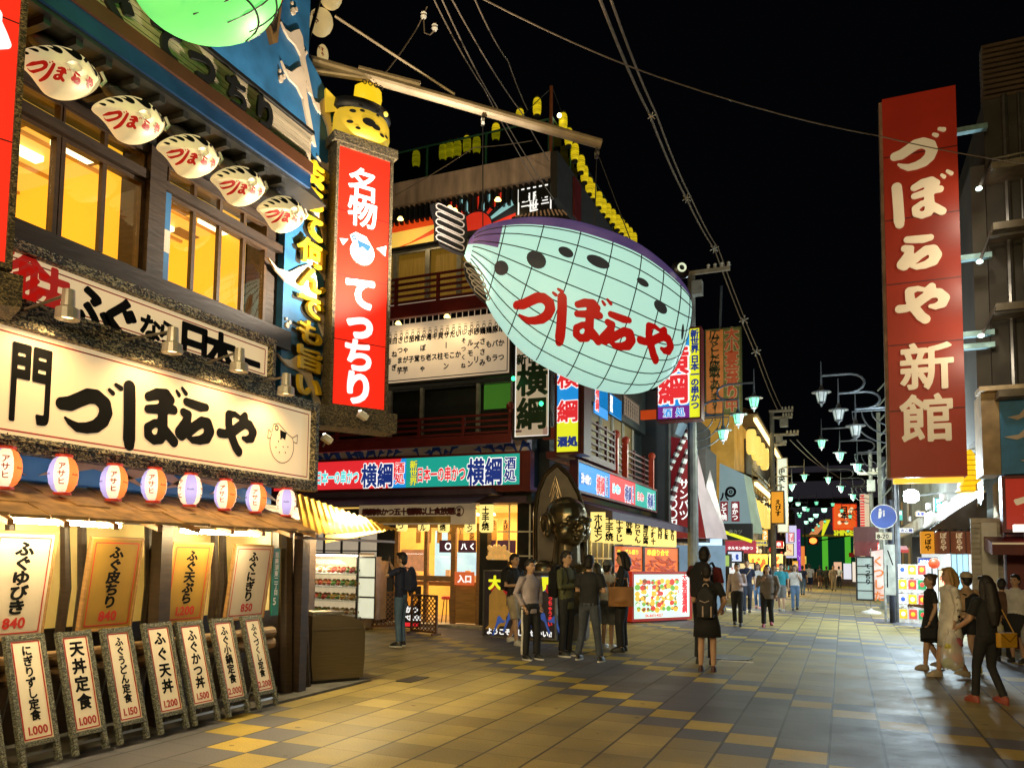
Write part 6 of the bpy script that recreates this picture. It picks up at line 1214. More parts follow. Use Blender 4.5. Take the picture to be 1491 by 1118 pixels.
# poles and plates near the right kerb
A = G(1300, 906); MB().lathe([(0, 0), (.075, 0), (.07, 3.3), (0, 3.3)], 12).build('steel_pole', pm('black_pole_paint', (.015, .018, .03), .35, 0, .3, 5)); tag(bpy.data.objects['steel_pole'], 'thick black steel pole standing in the pavement by the blue round sign', 'pole').location = A
A = G(1290, 906); o = thing('road_sign', 'round blue pedestrian road sign with small plates on a thin pole', 'road sign', A, 0); q = MB(); zc = FY(A.y).l(1290, 752)[1]; MB().lathe([(0, 0), (.03, 0), (.03, zc+.2), (0, zc+.2)], 10, (0, .05, 0)).build('pole', pm('worn_white_pole', (.35, .34, .3), .5, 0, .4, 6), o)
MB().disc(0, zc, .31, -.002, 28).build('plate_face', pm('road_sign_blue', (.01, .06, .3), .35, 0, .15, 4, emit=.12, ecol=rgb(30, 80, 220)), o); MB().ring(0, zc, .311, .335, -.001, 28).lathe([(.0, 0), (.33, 0), (.33, .02), (0, .02)], 28, (0, .0, zc), 1, 1, 'y').build('plate_back', WHITE, o); q = MB(); q.disc(-.08, zc+.19, .035, -.006, 10).flat([(-.13, zc-.05), (-.06, zc-.02), (-.03, zc+.15), (-.12, zc+.15)], -.006).flat([(-.01, zc-.0), (.03, zc+.02), (.03, zc+.12), (-.01, zc+.12)], -.006).disc(.01, zc+.15, .026, -.0065, 8); q.build('figure_mark', WHITE, o)
MB().box(-.2, .2, .0, .012, zc-.62, zc-.42).build('hour_plate', pm('cream_plate', (.6, .52, .36), .5), o); MB().text('8-20', -.17, zc-.58, .15, -.004, .02).build('hour_lettering', INK, o); MB().box(.0, .26, .02, .03, zc-2.1, zc-.75).build('long_plate', pm('grey_plate', (.42, .42, .36), .5, 0, .3, 4), o); q = MB().line([(.08, zc-.9), (.2, zc-1.3)], .03, .015).line([(.06, zc-1.3), (.06, zc-1.9)], .03, .015); q.build('arrow_mark', INK, o)
A = G(1276, 893); o = thing('nobori_banner', 'tall pink and white cloth banner on a white weighted foot', 'banner', A, 0); zt = FY(A.y).l(1276, 803)[1]; MB().lathe([(0, 0), (.3, 0), (.28, .05), (.05, .12), (.03, .16), (0, .16)], 14, (-.15, 0, 0)).build('foot', WHITE, o); MB().tube([(-.15, 0, .1), (-.12, 0, zt+.1)], .016, 6).build('pole', STEEL, o); vs = [(-.15+.42*j/4+.03*sin(i*.8), .04*sin(i*.6+j), .42+(zt-.42)*i/12+.02*j) for i in range(13) for j in range(5)]; q = MB().add(vs, [(i*5+j, i*5+j+1, (i+1)*5+j+1, (i+1)*5+j) for i in range(12) for j in range(4)]); q.build('cloth', pm('pink_banner_cloth', (.65, .5, .46), .8, 0, .1, 3, emit=.3, ecol=rgb(255, 215, 205)), o, True); MB().text('くつした', -.08, zt-.42, .33, -.07, .03, True, gap=1.1).build('lettering', lit('banner_orange', rgb(215, 120, 50), .6), o)
p5 = FY(26); o, W, H = rsign('grid_panel', 'white gridded display panel beside the pink banner', 'panel', p5, (1248, 812), (1271, 872), .08, lit('grid_panel_glow', rgb(170, 190, 185), .55, .2, 2), BLACK, .05); q = MB()
for k in range(1, 5): q.box(0, W, -.012, -.001, H*k/5-.015, H*k/5+.015)
q.build('grid_bar', BLACK, o); MB().text('てっちり', W*.5, H*.75, W*.4, -.016, .04, True, gap=.95).build('lettering', INK, o)
# racks of colourful capsule machines
p6 = PL(FY(22).l(1308, 850)[0], 22, -20); first = None
GC = [lit('capsule_'+n_, rgb(*c_), .85, .5, 9) for n_, c_ in (('yellow', (240, 200, 50)), ('green', (40, 150, 90)), ('white', (235, 235, 235)), ('red', (230, 80, 70)), ('blue', (60, 100, 200)))]
n_ = 0; cn = ('yellow', 'green', 'white', 'red', 'blue'); rn = ('bottom', 'second', 'third', 'top')
for r in range(4):
    for c in range(3):
        k = (r*2+c*3+r//2) % 5; x, z = c*.225, .1+r*.37; o = at(p6, x, z, 'capsule_machine', '%s fronted capsule machine, %s row, %s column of the rack by the black pole' % (cn[k], rn[r], ('left', 'middle', 'right')[c]), 'capsule machine', 'capsule machines in the rack')
        MB().box(0, .21, 0, .3, 0, .35).build('body', pm('machine_white', (.7, .7, .7), .4, emit=.25), o); MB().box(.015, .195, -.012, -.001, .11, .335).build('front_card', GC[k], o); MB().lathe([(0, 0), (.035, 0), (.035, .03), (0, .03)], 10, (.1, -.03, .055), 1, 1, 'y').build('knob', WHITE, o)
        q = MB(); q.ell((.105, -.014, .22), (.055, .006, .06), 9, 5); q.build('picture', GC[(k+2) % 5], o)
for i, (TL, BR, c_, lab) in enumerate((((1337, 812), (1356, 850), (225, 235, 245), 'white lit poster with blue header beside the capsule rack'), ((1358, 812), (1366, 885), (235, 240, 240), 'narrow white poster at the shop opening'), ((1338, 853), (1352, 886), (240, 225, 225), 'small pale poster low at the shop opening'), ((1385, 806), (1411, 872), (150, 195, 215), 'tall pale blue glass door behind the cap wearer'))):
    o, W, H = rsign('shop_poster', lab, 'poster', FY(22.6-.1*i), TL, BR, .03, lit('shop_poster_%s' % ('blue', 'narrow', 'pale', 'glass')[i], rgb(*c_), .95, .25, 1.5), STEEL, .02)
    if i == 0: MB().box(0, W, -.006, -.001, H*.8, H).build('header', LNAVY, o); MB().text('お好み', W*.1, H*.83, W*.26, -.01, .04).build('lettering', LWHITE, o)
    if i == 3: MB().box(W*.3, W*.36, -.01, -.001, 0, H).box(W*.66, W*.7, -.01, -.001, 0, H).build('door_bar', STEEL, o)
MB().ell((0, 0, 0), (.13, .13, .13), 12, 8).build('paper_ball', lit('orange_ball_glow', rgb(230, 85, 45), .8), None, True); tag(bpy.data.objects['paper_ball'], 'small orange round lantern over the shop opening', 'lantern').location = FY(21.5).w(*FY(21.5).l(1360, 820))

# ------------------------------------------------------------------ street lamps on stepped brackets
BULBM = pm('lamp_bulb_glow', (1, 1, 1), .5, emit=5, ecol=(.75, 1, .85, 1))
DIMG = pm('unlit_lamp_glass', (.5, .52, .5), .2, emit=.18, ecol=(.8, 1, .95, 1)); LITG = pm('lit_lamp_glass', (.3, .8, .5), .3, emit=1.3, ecol=(.22, .9, .52, 1)); LGREY = pm('lamp_grey_paint', (.12, .13, .14), .4, .5)
def bracket(loc, side, lit_, lab, pts, grp, en, zp=None):
    """side +1: pole on the right, arms reaching left; pts = (x, z) of each lamp from the pole foot, outermost first"""
    o = thing('street_lamp', lab, 'street lamp', loc, 0, grp); zt = zp or pts[-1][1]+.4
    MB().lathe([(0, 0), (.11, 0), (.08, zt), (0, zt)], 10).build('pole', LGREY, o)
    for i, (x, z) in enumerate(pts):
        zn = pts[i+1][1]+.62 if i+1 < len(pts) else z+.1; nx = 0 if i+1 >= len(pts) else (pts[i+1][0]-side*-.0)
        q = MB(); zz = z+.62; ex = (pts[i+1][0]+side*.55) if i+1 < len(pts) else 0; P = [(x, 0, zz), (ex-side*.3, 0, zz)]
        if i+1 < len(pts):
            r = (zz-zn)/2; P += [(ex-side*.3+side*r*1.6*sin(t), 0, zz-r+r*cos(t)) for t in np.linspace(.2, pi, 9)]
        else: P += [(0, 0, zz)]
        q.tube(P, .035, 7); q.tube([(x, 0, z+1.05), (x, 0, z+.2)], [.012, .035], 7); q.build('arm', LGREY, o)
        if lit_: MB().ell((x, 0, z), (.1, .1, .14), 8, 6).build('bulb', BULBM, o)
        h = MB(); h.lathe([(0, .3), (.05, .3), (.075, .2), (.27, .15), (.27, .125), (.15, .125)], 10, (x, 0, z)); h.lathe([(0, -.3), (.015, -.28), (.045, -.2), (.1, -.17), (.1, -.14), (0, -.14)], 8, (x, 0, z))
        for k in range(6): a = k*pi/3; h.tube([(x+.155*cos(a), .155*sin(a), z+.13), (x+.1*cos(a), .1*sin(a), z-.155)], .01, 4)
        hd = h.build('lamp_head', LGREY, o); MB().lathe([(.15, .125), (.145, .08), (.095, -.14)], 12, (x, 0, z)).build('glass', LITG if lit_ else DIMG, hd)
        if lit_ and en: lamp('lamp_light', 'POINT', (x, 0, z-.5), en*.7, (.85, 1, .82), .15, o)
    if len(pts) > 2:
        q = MB()
        for k in range(3): q.tube([(-side*(.15+.22*k)-side*.0, 0, pts[-1][1]+.55)]+[(-side*(.55+.25*k)*cos(t), 0, pts[-1][1]+.55-(.45+.25*k)*sin(t)) for t in np.linspace(0, pi/2, 8)], .022, 6)
        q.build('scroll', LGREY, o)
    return o
fp = FY(23.8); A = Vector((1.35, 23.8, 0)); bracket(A, 1, False, 'grey stepped street lamp with three unlit lanterns beside the tall red sign', [(fp.l(px, py)[0]-A.x, fp.l(px, py)[1]) for px, py in ((1196, 578), (1221, 604), (1246, 627))], 'stepped street lamps', 0)
fp = FY(24.6); A = Vector((fp.l(1012, 700)[0], 24.6, 0)); bracket(A, -1, True, 'stepped street lamp with three green lanterns on the left, by the upright shop sign', [(fp.l(px, py)[0]-A.x, fp.l(px, py)[1]) for px, py in ((1098, 586), (1075, 610), (1053, 633))], 'stepped street lamps', 90)
for i, (Y, sd, lab) in enumerate(((34.5, 1, 'right hand stepped street lamp, next after the unlit one'), (50, 1, 'right hand stepped street lamp, third along the street'), (72, 1, 'right hand stepped street lamp, fourth along the street'), (105, 1, 'right hand stepped street lamp, farthest'), (48, -1, 'left hand stepped street lamp, second along the street'), (70, -1, 'left hand stepped street lamp, third along the street'), (102, -1, 'left hand stepped street lamp, farthest'))):
    x0 = 1.55 if sd > 0 else -4.3
    bracket(Vector((x0, Y, 0)), sd, True, lab, [(-sd*2.3, 6.5), (-sd*1.6, 5.95), (-sd*.95, 5.45)], 'stepped street lamps', 160 if i in (0, 1, 4) else 0)

# added unseen lamps behind the viewpoint, put in to brighten pavement and facades
for x_, y_, sd, lab in ((2.2, -4.5, 1, 'added warm street lamp, unseen behind the viewpoint on the right'), (-3.2, -7.5, -1, 'added warm street lamp, unseen behind the viewpoint on the left')):
    o = bracket(Vector((x_, y_, 0)), sd, False, lab, [(-sd*2.2, 7.2), (-sd*1.5, 6.6), (-sd*.9, 6.05)], 'stepped street lamps', 0)
    for dx, z_ in ((-sd*2.2, 6.6), (-sd*1.5, 6.0), (-sd*.9, 5.5)): lamp('lamp_light', 'POINT', (dx, 0, z_), NEAR, (1, .74, .36), .15, o)

# ------------------------------------------------------------------ utility poles, cables
POLEM = pm('concrete_pole', (.2, .19, .16), .8, 0, .3, 3); CERA = pm('white_insulator', (.7, .66, .55), .3)
def upole(px, py_foot, Y, top, arms, box, lab, r=.16):
    f_ = FY(Y); x = f_.l(px, 700)[0]; o = thing('utility_pole', lab, 'utility pole', (x, Y, 0), 0, 'utility poles'); zt = f_.l(px, top)[1]; MB().lathe([(0, 0), (r, 0), (r*.75, zt), (0, zt)], 10).build('pole', POLEM, o)
    for (xa, xb, y_) in arms:
        a, b = f_.l(xa, y_), f_.l(xb, y_); q = MB().box(a[0]-x, b[0]-x, -.2, -.1, a[1]-.06, a[1]+.06); ca = q.build('cross_arm', pm('galvanised_arm', (.4, .36, .28), .5, .4), o); q = MB(); n = 4
        for k in range(n): xx = a[0]-x+(b[0]-a[0])*(.55+.42*k/(n-1)); q.lathe([(0, .06), (.04, .06), (.06, .1), (.04, .14), (.06, .18), (.03, .22), (0, .22)], 8, (xx, -.15, a[1])); 
        q.build('insulator', CERA, ca)
    for (xa, ya, xb, yb) in box: a, b = f_.l(xa, ya), f_.l(xb, yb); MB().box(a[0]-x, b[0]-x, -.4, -.12, b[1], a[1]).build('equipment_box', pm('grey_equipment', (.3, .3, .27), .5), o)
    return o
upole(1008, 880, 24.2, 400, ((995, 1064, 402),), ((1010, 415, 1025, 433),), 'concrete utility pole with one cross arm rising behind the giant fish lantern')
upole(1125, 850, 44, 598, ((1120, 1155, 600), (1125, 1154, 609), (1127, 1163, 634), (1127, 1145, 648)), ((1136, 611, 1148, 622), (1130, 636, 1140, 645)), 'utility pole with several cross arms in front of the lantern facade')
upole(1268, 850, 36, 655, ((1250, 1290, 690),), ((1262, 700, 1274, 716),), 'thin utility pole right of the red neon sign', .1)
m_ = thing('lattice_mast', 'pale lattice mast behind the tall red sign', 'mast', (FY(30).l(1291, 700)[0], 30, 0), 0); q = MB(); zt = FY(30).l(1291, 600)[1]
for sx in (-.22, .22): q.box(sx-.06, sx+.06, -.06, .06, 0, zt)
for k in range(14): z = .5+k*.55; q.tube([(-.22, 0, z), (.22, 0, z+.5)], .03, 5)
q.build('lattice', pm('pale_green_steel', (.3, .32, .25), .5, .2), m_)
def cable(lab, pts, r=.012, sp=()):
    P = [Vector((*ray(px, py)[:2]*(Y/ray(px, py)[1]), CAMH+ray(px, py)[2]*Y/ray(px, py)[1])) for px, py, Y in pts]; Q = []
    for i in range(len(P)-1):
        for k in range(6): t = k/6; Q.append(P[i].lerp(P[i+1], t)-Vector((0, 0, .25*(P[i+1]-P[i]).length*.06*4*t*(1-t))))
    Q.append(P[-1]); o = MB().tube(Q, r, 5).build('overhead_cable', CABLEM); o['label'] = lab; o['category'] = 'cable'; o['group'] = 'overhead cables'
    for px, py, Y in sp:
        rr = ray(px, py)*(Y/ray(px, py)[1]); c = MB(); s = .006*Y
        for k in range(3): a = k*pi/3+.3; c.tube([(rr[0]-s*cos(a), rr[1], CAMH+rr[2]-s*sin(a)), (rr[0]+s*cos(a), rr[1], CAMH+rr[2]+s*sin(a))], s*.12, 5)
        c.build('spacer', CERA, o)
    return o
CABLEM = pm('cable_sheath', (.16, .12, .08), .5, emit=.02, ecol=rgb(180, 150, 100))
cable('thin pale cable crossing the black sky to the tall red sign and beyond', [(690, -8, 7), (960, 113, 10), (1284, 199, 14), (1491, 238, 15)], .009)
cable('twin heavy cable with cross shaped spacers falling to the far pole, left strand', [(870, -10, 9), (945, 165, 14), (1000, 290, 20), (1040, 362, 26), (1100, 515, 34), (1133, 598, 44)], .022, ((949, 170, 14), (1000, 289, 20), (1040, 362, 26), (1083, 466, 31), (1101, 512, 34)))
cable('twin heavy cable falling to the far pole, right strand', [(886, -10, 9), (955, 165, 14), (1006, 288, 20), (1046, 362, 26), (1106, 515, 34), (1140, 598, 44)], .018)
for i, pts in enumerate(([(628, -8, 8), (705, 130, 12), (778, 262, 15)], [(640, -8, 8), (720, 150, 12), (806, 290, 15)], [(654, -8, 8), (760, 165, 13), (800, 235, 15)], [(688, -8, 8), (740, 90, 12), (768, 160, 15)], [(560, 108, 9), (608, 40, 10), (622, 10, 10)], [(575, 285, 14), (690, 215, 14), (775, 205, 15)], [(1150, 640, 44), (1215, 690, 60), (1262, 715, 70)], [(1160, 640, 44), (1230, 700, 60), (1282, 720, 70)])):
    cable('thin cable of the bundle above the corner restaurant, %s' % ('outer left strand', 'second strand', 'third strand', 'right strand with bluish sheen', 'strand tied to white insulators', 'slack strand along the parapet', 'low strand over the far street', 'lowest strand over the far street')[i], pts, .01*(1 if i < 6 else 2))
o = thing('insulator_string', 'pair of white insulators hanging in the cables over the boom', 'insulator', FY(10).w(*FY(10).l(617, 22)), 0); q = MB()
for dx, dz in ((0, 0), (.2, -.25)): q.lathe([(0, .06), (.03, .05), (.05, .02), (.03, 0), (.05, -.03), (.03, -.06), (0, -.06)], 10, (dx, 0, dz))
q.build('ceramic', CERA, o); MB().tube([(0, 0, -.06), (.02, 0, -.3), (.12, 0, -.36), (.2, 0, -.31)], .01, 5).build('jumper_wire', CABLEM, o)

# ------------------------------------------------------------------ shops further up the left side of the street
pb6 = FY(25.6); bx = lambda px, py: pb6.l(px, py)
A = bx(957, 783); o = at(pb6, A[0], 0, 'barber_shop', 'barber shop with slanted dark red front and pinkish sloping side', 'shop'); L6 = lambda px, py: (bx(px, py)[0]-A[0], bx(px, py)[1])
MB().prism([L6(957, 783), L6(1028, 783), L6(1002, 640), L6(957, 632)], 0, .5).build('red_front', pm('barber_red', (.2, .018, .02), .45, 0, .15, 1.5, emit=.14, ecol=rgb(210, 40, 50)), o)
a, b, c, d = L6(1002, 640), L6(1012, 650), L6(1050, 783), L6(1028, 783); MB().add([(a[0], -.01, a[1]), (d[0], -.01, d[1]), (c[0], 1.5, c[1]), (b[0]+.1, 1.5, b[1])], [(0, 1, 2, 3)]).build('sloping_side', pm('pale_pink_panel', (.55, .42, .42), .3, 0, .2, 1.2, emit=.18, ecol=rgb(230, 200, 200)), o)
x, z = L6(997, 708); q = MB().text('サンパツ', x-.2, z-.05, .36, -.008, .02, True, gap=.95); x, z = L6(980, 722); q.text('七〇〇円', x-.2, z-.05, .35, -.008, .02, True, gap=.95); q.build('lettering', LWHITE, o)
for k, (p0, p1) in enumerate((((964, 707), (1005, 622)), ((962, 775), (1003, 655)))):
    a, b = L6(*p0), L6(*p1); q, q2 = MB(), MB(); n = 18
    for j in range(n):
        t0, t1 = j/n, (j+1)/n; (q if j % 2 else q2).tube([(a[0]+(b[0]-a[0])*t0, -.12, a[1]+(b[1]-a[1])*t0), (a[0]+(b[0]-a[0])*t1, -.12, a[1]+(b[1]-a[1])*t1)], .09, 8)
    pp = q.build('barber_pole', WHITE, o); q2.build('dark_stripe', pm('barber_dark_stripe', (.1, .02, .02), .4), pp)
MB().box(-.2, 1.5, .6, 3, 2.2, 5.4).box(-.6, -.3, -.1, 2, 0, 6.8).build('backing_wall', pm('dark_shop_wall', (.06, .05, .045), .7), o)  # plain dark backing walls
MB().prism([L6(990, 612), L6(1005, 622), L6(1000, 640), L6(984, 632)], -.1, .1).build('glass_canopy', lit('canopy_glass_glow', rgb(150, 180, 190), .5), o)
MB().box(0, 2.1, .62, .7, 0, 2.1).build('shopfront', lit('barber_front_glow', rgb(130, 160, 185), .5, .5, 1.5), o)
# street level light boxes behind the people
for i, (TL, BR, Y, c_, lab) in enumerate((((1013, 784), (1052, 810), 27, (205, 225, 245), 'lit blue and white picture sign below the barber shop'), ((1013, 828), (1050, 862), 27.5, (120, 175, 200), 'long pale blue lit counter front at street level'), ((1060, 803), (1080, 817), 32, (215, 225, 245), 'second lit picture sign beyond the barber shop'), ((1030, 808), (1062, 824), 28, (150, 170, 80), 'green and yellow goods in front of the pale counter'), ((1090, 806), (1118, 832), 40, (250, 190, 70), 'glowing orange food stall under a red awning'), ((1118, 806), (1140, 828), 48, (255, 215, 120), 'warm lit shop opening behind the walkers'), ((970, 770), (985, 800), 26.5, (170, 205, 235), 'narrow pale lit sign beside the menu boards'), ((1076, 820), (1098, 850), 36, (245, 215, 150), 'pale yellow lit stall counter'), ((1144, 765), (1160, 812), 62, (215, 210, 245), 'white and violet lit shopfront far along the street'), ((1160, 770), (1166, 842), 66, (150, 60, 200), 'violet lit pillar far along the street'), ((1166, 795), (1172, 842), 70, (235, 130, 60), 'thin orange lit pillar far along the street'))):
    o, W, H = rsign('light_box', lab, 'light box', FY(Y), TL, BR, .3, lit('light_box_%s' % ('blue', 'counter', 'picture', 'goods', 'stall', 'opening', 'narrow', 'yellow', 'lilac', 'violet', 'amber')[i], rgb(*c_), .95, .4, 1.2), BLACK if i < 8 else None, .05); q = MB()
    for k in range(7): q.disc(rnd.uniform(.2, .8)*W, rnd.uniform(.2, .8)*H, min(W, H)*rnd.uniform(.06, .17), -.005-.001*k, 10, rnd.uniform(.5, 1.1))
    q.build('picture', lit('box_picture_'+('navy', 'white', 'navy', 'red', 'red', 'red', 'navy', 'white', 'white', 'white', 'red')[i], {'navy': rgb(50, 80, 170), 'white': rgb(245, 250, 255), 'red': rgb(210, 90, 40)}[('navy', 'white', 'navy', 'red', 'red', 'red', 'navy', 'white', 'white', 'white', 'red')[i]], .8, .4, 4), o)
    if i in (1, 4, 5): lamp('stall_light', 'AREA', (W/2, -.4, H+.3), 190, (.8, .95, 1) if i == 1 else (1, .75, .4), 1.2, o, (radians(-40), 0, 0))
o, W, H = rsign('red_awning', 'red stall awning with pale lettering beyond the barber shop', 'awning', FY(33), (1056, 787), (1100, 805), .4, lit('red_awning_glow', rgb(190, 60, 75), .6, .4, 3)); MB().text('ホルモン串かつ', .1, H*.3, W*.12, -.01, .05).build('lettering', LWHITE, o)
o, W, H = rsign('neon_menu_sign', 'dark sign with a slanting yellow green neon strip over the stalls', 'sign', FY(30), (1052, 762), (1095, 786), .4, BLACK); MB().line([(.05, H*.5), (W, -.05)], .12, -.01).build('neon_strip', LYEL, o); MB().text('串カツ', W*.2, H*.4, W*.16, -.012, .03).build('lettering', pm('dull_lettering', (.3, .3, .25), .5), o)
pd = FY(32); o = at(pd, pd.l(1046, 775)[0], pd.l(1046, 775)[1], 'slanted_sign_wall', 'pale blue slanted sign wall with a round emblem and two red plaques', 'sign wall'); x0, z0 = pd.l(1046, 775)
D = lambda px, py: (pd.l(px, py)[0]-x0, pd.l(px, py)[1]-z0)
MB().prism([D(1046, 768), D(1096, 776), D(1083, 690), D(1048, 674)], 0, .4).build('panel', lit('pale_blue_wall_glow', rgb(140, 165, 170), .5, .15, 1), o); MB().add([(*D(1083, 690)[:1], -.01, D(1083, 690)[1]), (D(1096, 776)[0], -.01, D(1096, 776)[1]), (D(1106, 775)[0], 1.5, D(1106, 775)[1]), (D(1088, 690)[0], 1.5, D(1088, 690)[1])], [(0, 1, 2, 3)]).build('side_panel', lit('pale_green_side', rgb(150, 165, 140), .45, .3, 1.5), o)
x, z = D(1064, 716); q = MB().ring(x, z, .12, .22, -.01).ring(x, z, .03, .08, -.01).text('八', x-.42, z-.3, .34, -.01, .06); q.build('emblem', INK, o)
for (TL, BR, s) in (((1049, 730), (1060, 758), 'どて焼'), ((1065, 730), (1077, 759), '串かつ')):
    (xa, zb), (xb, za) = D(*TL), D(*BR); MB().box(xa, xb, -.03, -.001, za, zb).build('plaque', lit('plaque_red', rgb(130, 30, 40), .6), o); MB().text(s, xa+.02, zb-.27, .24, -.04, .03, True, gap=.95).build('plaque_lettering', LWHITE, o)
o, W, H = rsign('orange_banner_sign', 'orange and olive upright sign with outlined characters above the street lamps', 'sign', FY(27.5), (1028, 482), (1079, 600), .12, pm('orange_sign_board', (.4, .14, .03), .6, 0, .3, 3, emit=.18, ecol=rgb(235, 120, 40)), pm('olive_edge', (.08, .08, .02), .5), .04); MB().flat([(W*.5, 0), (W, 0), (W, H), (W*.5, H)], -.003).build('olive_half', pm('olive_board', (.11, .1, .02), .6, emit=.1, ecol=rgb(140, 120, 40)), o)
MB().text('大小宴会承り中', W*.54, H*.87, W*.42, -.012, .075, True, gap=H*.98/7/(W*.42)).build('letter_outline', pm('tan_outline', (.4, .28, .12), .6, emit=.15), o); MB().text('大小宴会承り中', W*.54, H*.87, W*.42, -.018, .035, True, gap=H*.98/7/(W*.42)).build('lettering', pm('rust_lettering', (.32, .06, .015), .6, emit=.15, ecol=rgb(220, 80, 30)), o); MB().text('広々とした座敷であります!!', W*.08, H*.9, W*.34, -.012, .02, True, gap=H*.98/13/(W*.34)).build('dark_lettering', pm('olive_lettering', (.06, .055, .01), .6), o)
MB().tube([(W*.4, .1, H), (W*.45, .1, H+1.6)], .05, 6).build('post', LGREY, o)
# facade hung with big lanterns
py7 = LX(-4.3); f7 = thing('lantern_house', 'warm lit two storey house front hung with big cream lanterns', 'building', (-4.3, 0, 0), pi/2); ya, yb = py7.l(1082, 700)[0], py7.l(1128, 700)[0]
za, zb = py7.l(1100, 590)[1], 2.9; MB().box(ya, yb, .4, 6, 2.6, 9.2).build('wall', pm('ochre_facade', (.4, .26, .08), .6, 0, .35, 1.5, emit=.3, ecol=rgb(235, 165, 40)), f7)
for z in (8.1, 5.0): e7 = MB().add([(ya-.3, .4, z+.9), (yb, .4, z+.9), (yb, -.7, z+.5), (ya-.3, -.7, z+.5), (ya-.3, -.7, z+.38), (yb, -.7, z+.38), (ya-.3, .4, z+.5), (yb, .4, z+.5)], [(0, 1, 2, 3), (3, 2, 5, 4), (4, 5, 7, 6)]).build('eave', pm('dark_eave', (.1, .06, .02), .6), f7); MB().box(ya+.5, yb-.3, -.6, -.45, z+.2, z+.35).build('strip_light', lit('eave_strip_glow', rgb(255, 225, 150), 3), e7); lamp('eave_light', 'AREA', ((ya+yb)/2, -.5, z+.15), 220, (1, .7, .25), 1.5, f7)
q = MB()
for k in range(22): x = ya+k*(yb-ya)/22; q.box(x-.03, x+.03, -.45, -.4, 4.9, 5.9)
q.box(ya, yb, -.46, -.39, 5.9, 5.97); q.build('railing', pm('gilt_railing', (.4, .25, .05), .5), f7)
BL_ = lit('big_cream_lantern', rgb(255, 218, 110), .95, .2, 6, True); first = None
for i in range(9):
    up = i < 4; yv = ya+.9+(i if up else i-4)*(2.3 if up else 2.0); z = 7.35 if up else 4.05; loc = py7.w(yv, z, .3); lab = 'big cream lantern on the warm house front, %s floor, %s from the near end' % ('upper' if up else 'lower', ('first', 'second', 'third', 'fourth', 'fifth')[i if up else i-4])
    if first: dup(first, loc, None, lab); continue
    first = o = thing('house_lantern', lab, 'lantern', loc, 0, 'big lanterns on the house front'); pr = []
    for k in range(17): zz = -.6+1.2*k/16; pr.append((.25*(1-(zz/.66)**6)**.5*(1 if k % 2 else .94), zz))
    MB().lathe(pr, 14).build('paper', BL_, o, True); MB().lathe([(0, .6), (.2, .6), (.2, .68), (0, .68)], 10).build('cap', BLACK, o)
o, W, H = rsign('amber_sign', 'amber backlit hanging sign with dark squiggled characters in front of the utility pole', 'sign', FY(42), (1123, 716), (1141, 761), .6, lit('amber_sign_glow', rgb(225, 150, 30), .8, .4, 1), BLACK, .06); MB().text('えびす', W*.3, H*.6, W*.5, -.01, .04, True).build('lettering', INK, o)
o, W, H = rsign('white_tower_sign', 'tall thin white sign tower behind the amber sign', 'sign', FY(52), (1132, 668), (1147, 774), .5, lit('white_tower_glow', rgb(215, 222, 205), .75, .3, .5), STEEL, .05); MB().text('中央トト', W*.1, H*.8, W*.7, -.01, .04, True, gap=1.3).build('lettering', INK, o)
# dark house fronts that close the street on both sides
for i, (X, Ya, Yb, hh, lab) in enumerate(((-5.2, 25.2, 34, 7.2, 'dim house behind the barber shop'), (-4.6, 42, 62, 8, 'dark house beyond the lantern front'), (-4.8, 62, 90, 7, 'dark house far along the left side'), (3.2, 44, 70, 7.5, 'dark house beyond the awning shop on the right'), (3.4, 70, 100, 7, 'far dark house on the right side of the street'))):
    sd = -1 if X < 0 else 1; o = thing('street_house', lab, 'building', (X, Ya, 0), 0); MB().box(0 if sd > 0 else -6, 6 if sd > 0 else 0, 0, Yb-Ya, 0, hh).build('wall', pm('dim_house_wall', (.07, .065, .06), .8, 0, .4, .6), o); q = MB(); nn = 5
    for r in range(2):
        for k in range(nn): y = 1+(Yb-Ya-2)*k/nn; q.box(-.03 if sd > 0 else -.02, .02 if sd > 0 else .03, y, y+1.2, 1.0+r*2.8, 2.4+r*2.7)
    q.build('window', lit('dim_far_window', rgb(150, 120, 70), .35, .8, .4), o)
g = thing('end_building', 'big grey building closing the far end of the street', 'building', (FY(190).l(1210, 800)[0], 190, 0), 0); zt = FY(190).l(1200, 678)[1]; MB().box(-24, 30, 0, 10, 8, zt).build('wall', pm('grey_end_wall', (.35, .32, .36), .8, 0, .2, .1, emit=.05, ecol=rgb(150, 140, 160)), g); q = MB()
for z in (14, 20): q.box(-24, 30, -.3, -.01, z, z+2)
q.build('window_band', BLACK, g); MB().box(-24, 30, 0, 10, 0, 7.99).build('lower_storey', lit('green_glass_base', rgb(12, 60, 40), .5, .8, .15), g)
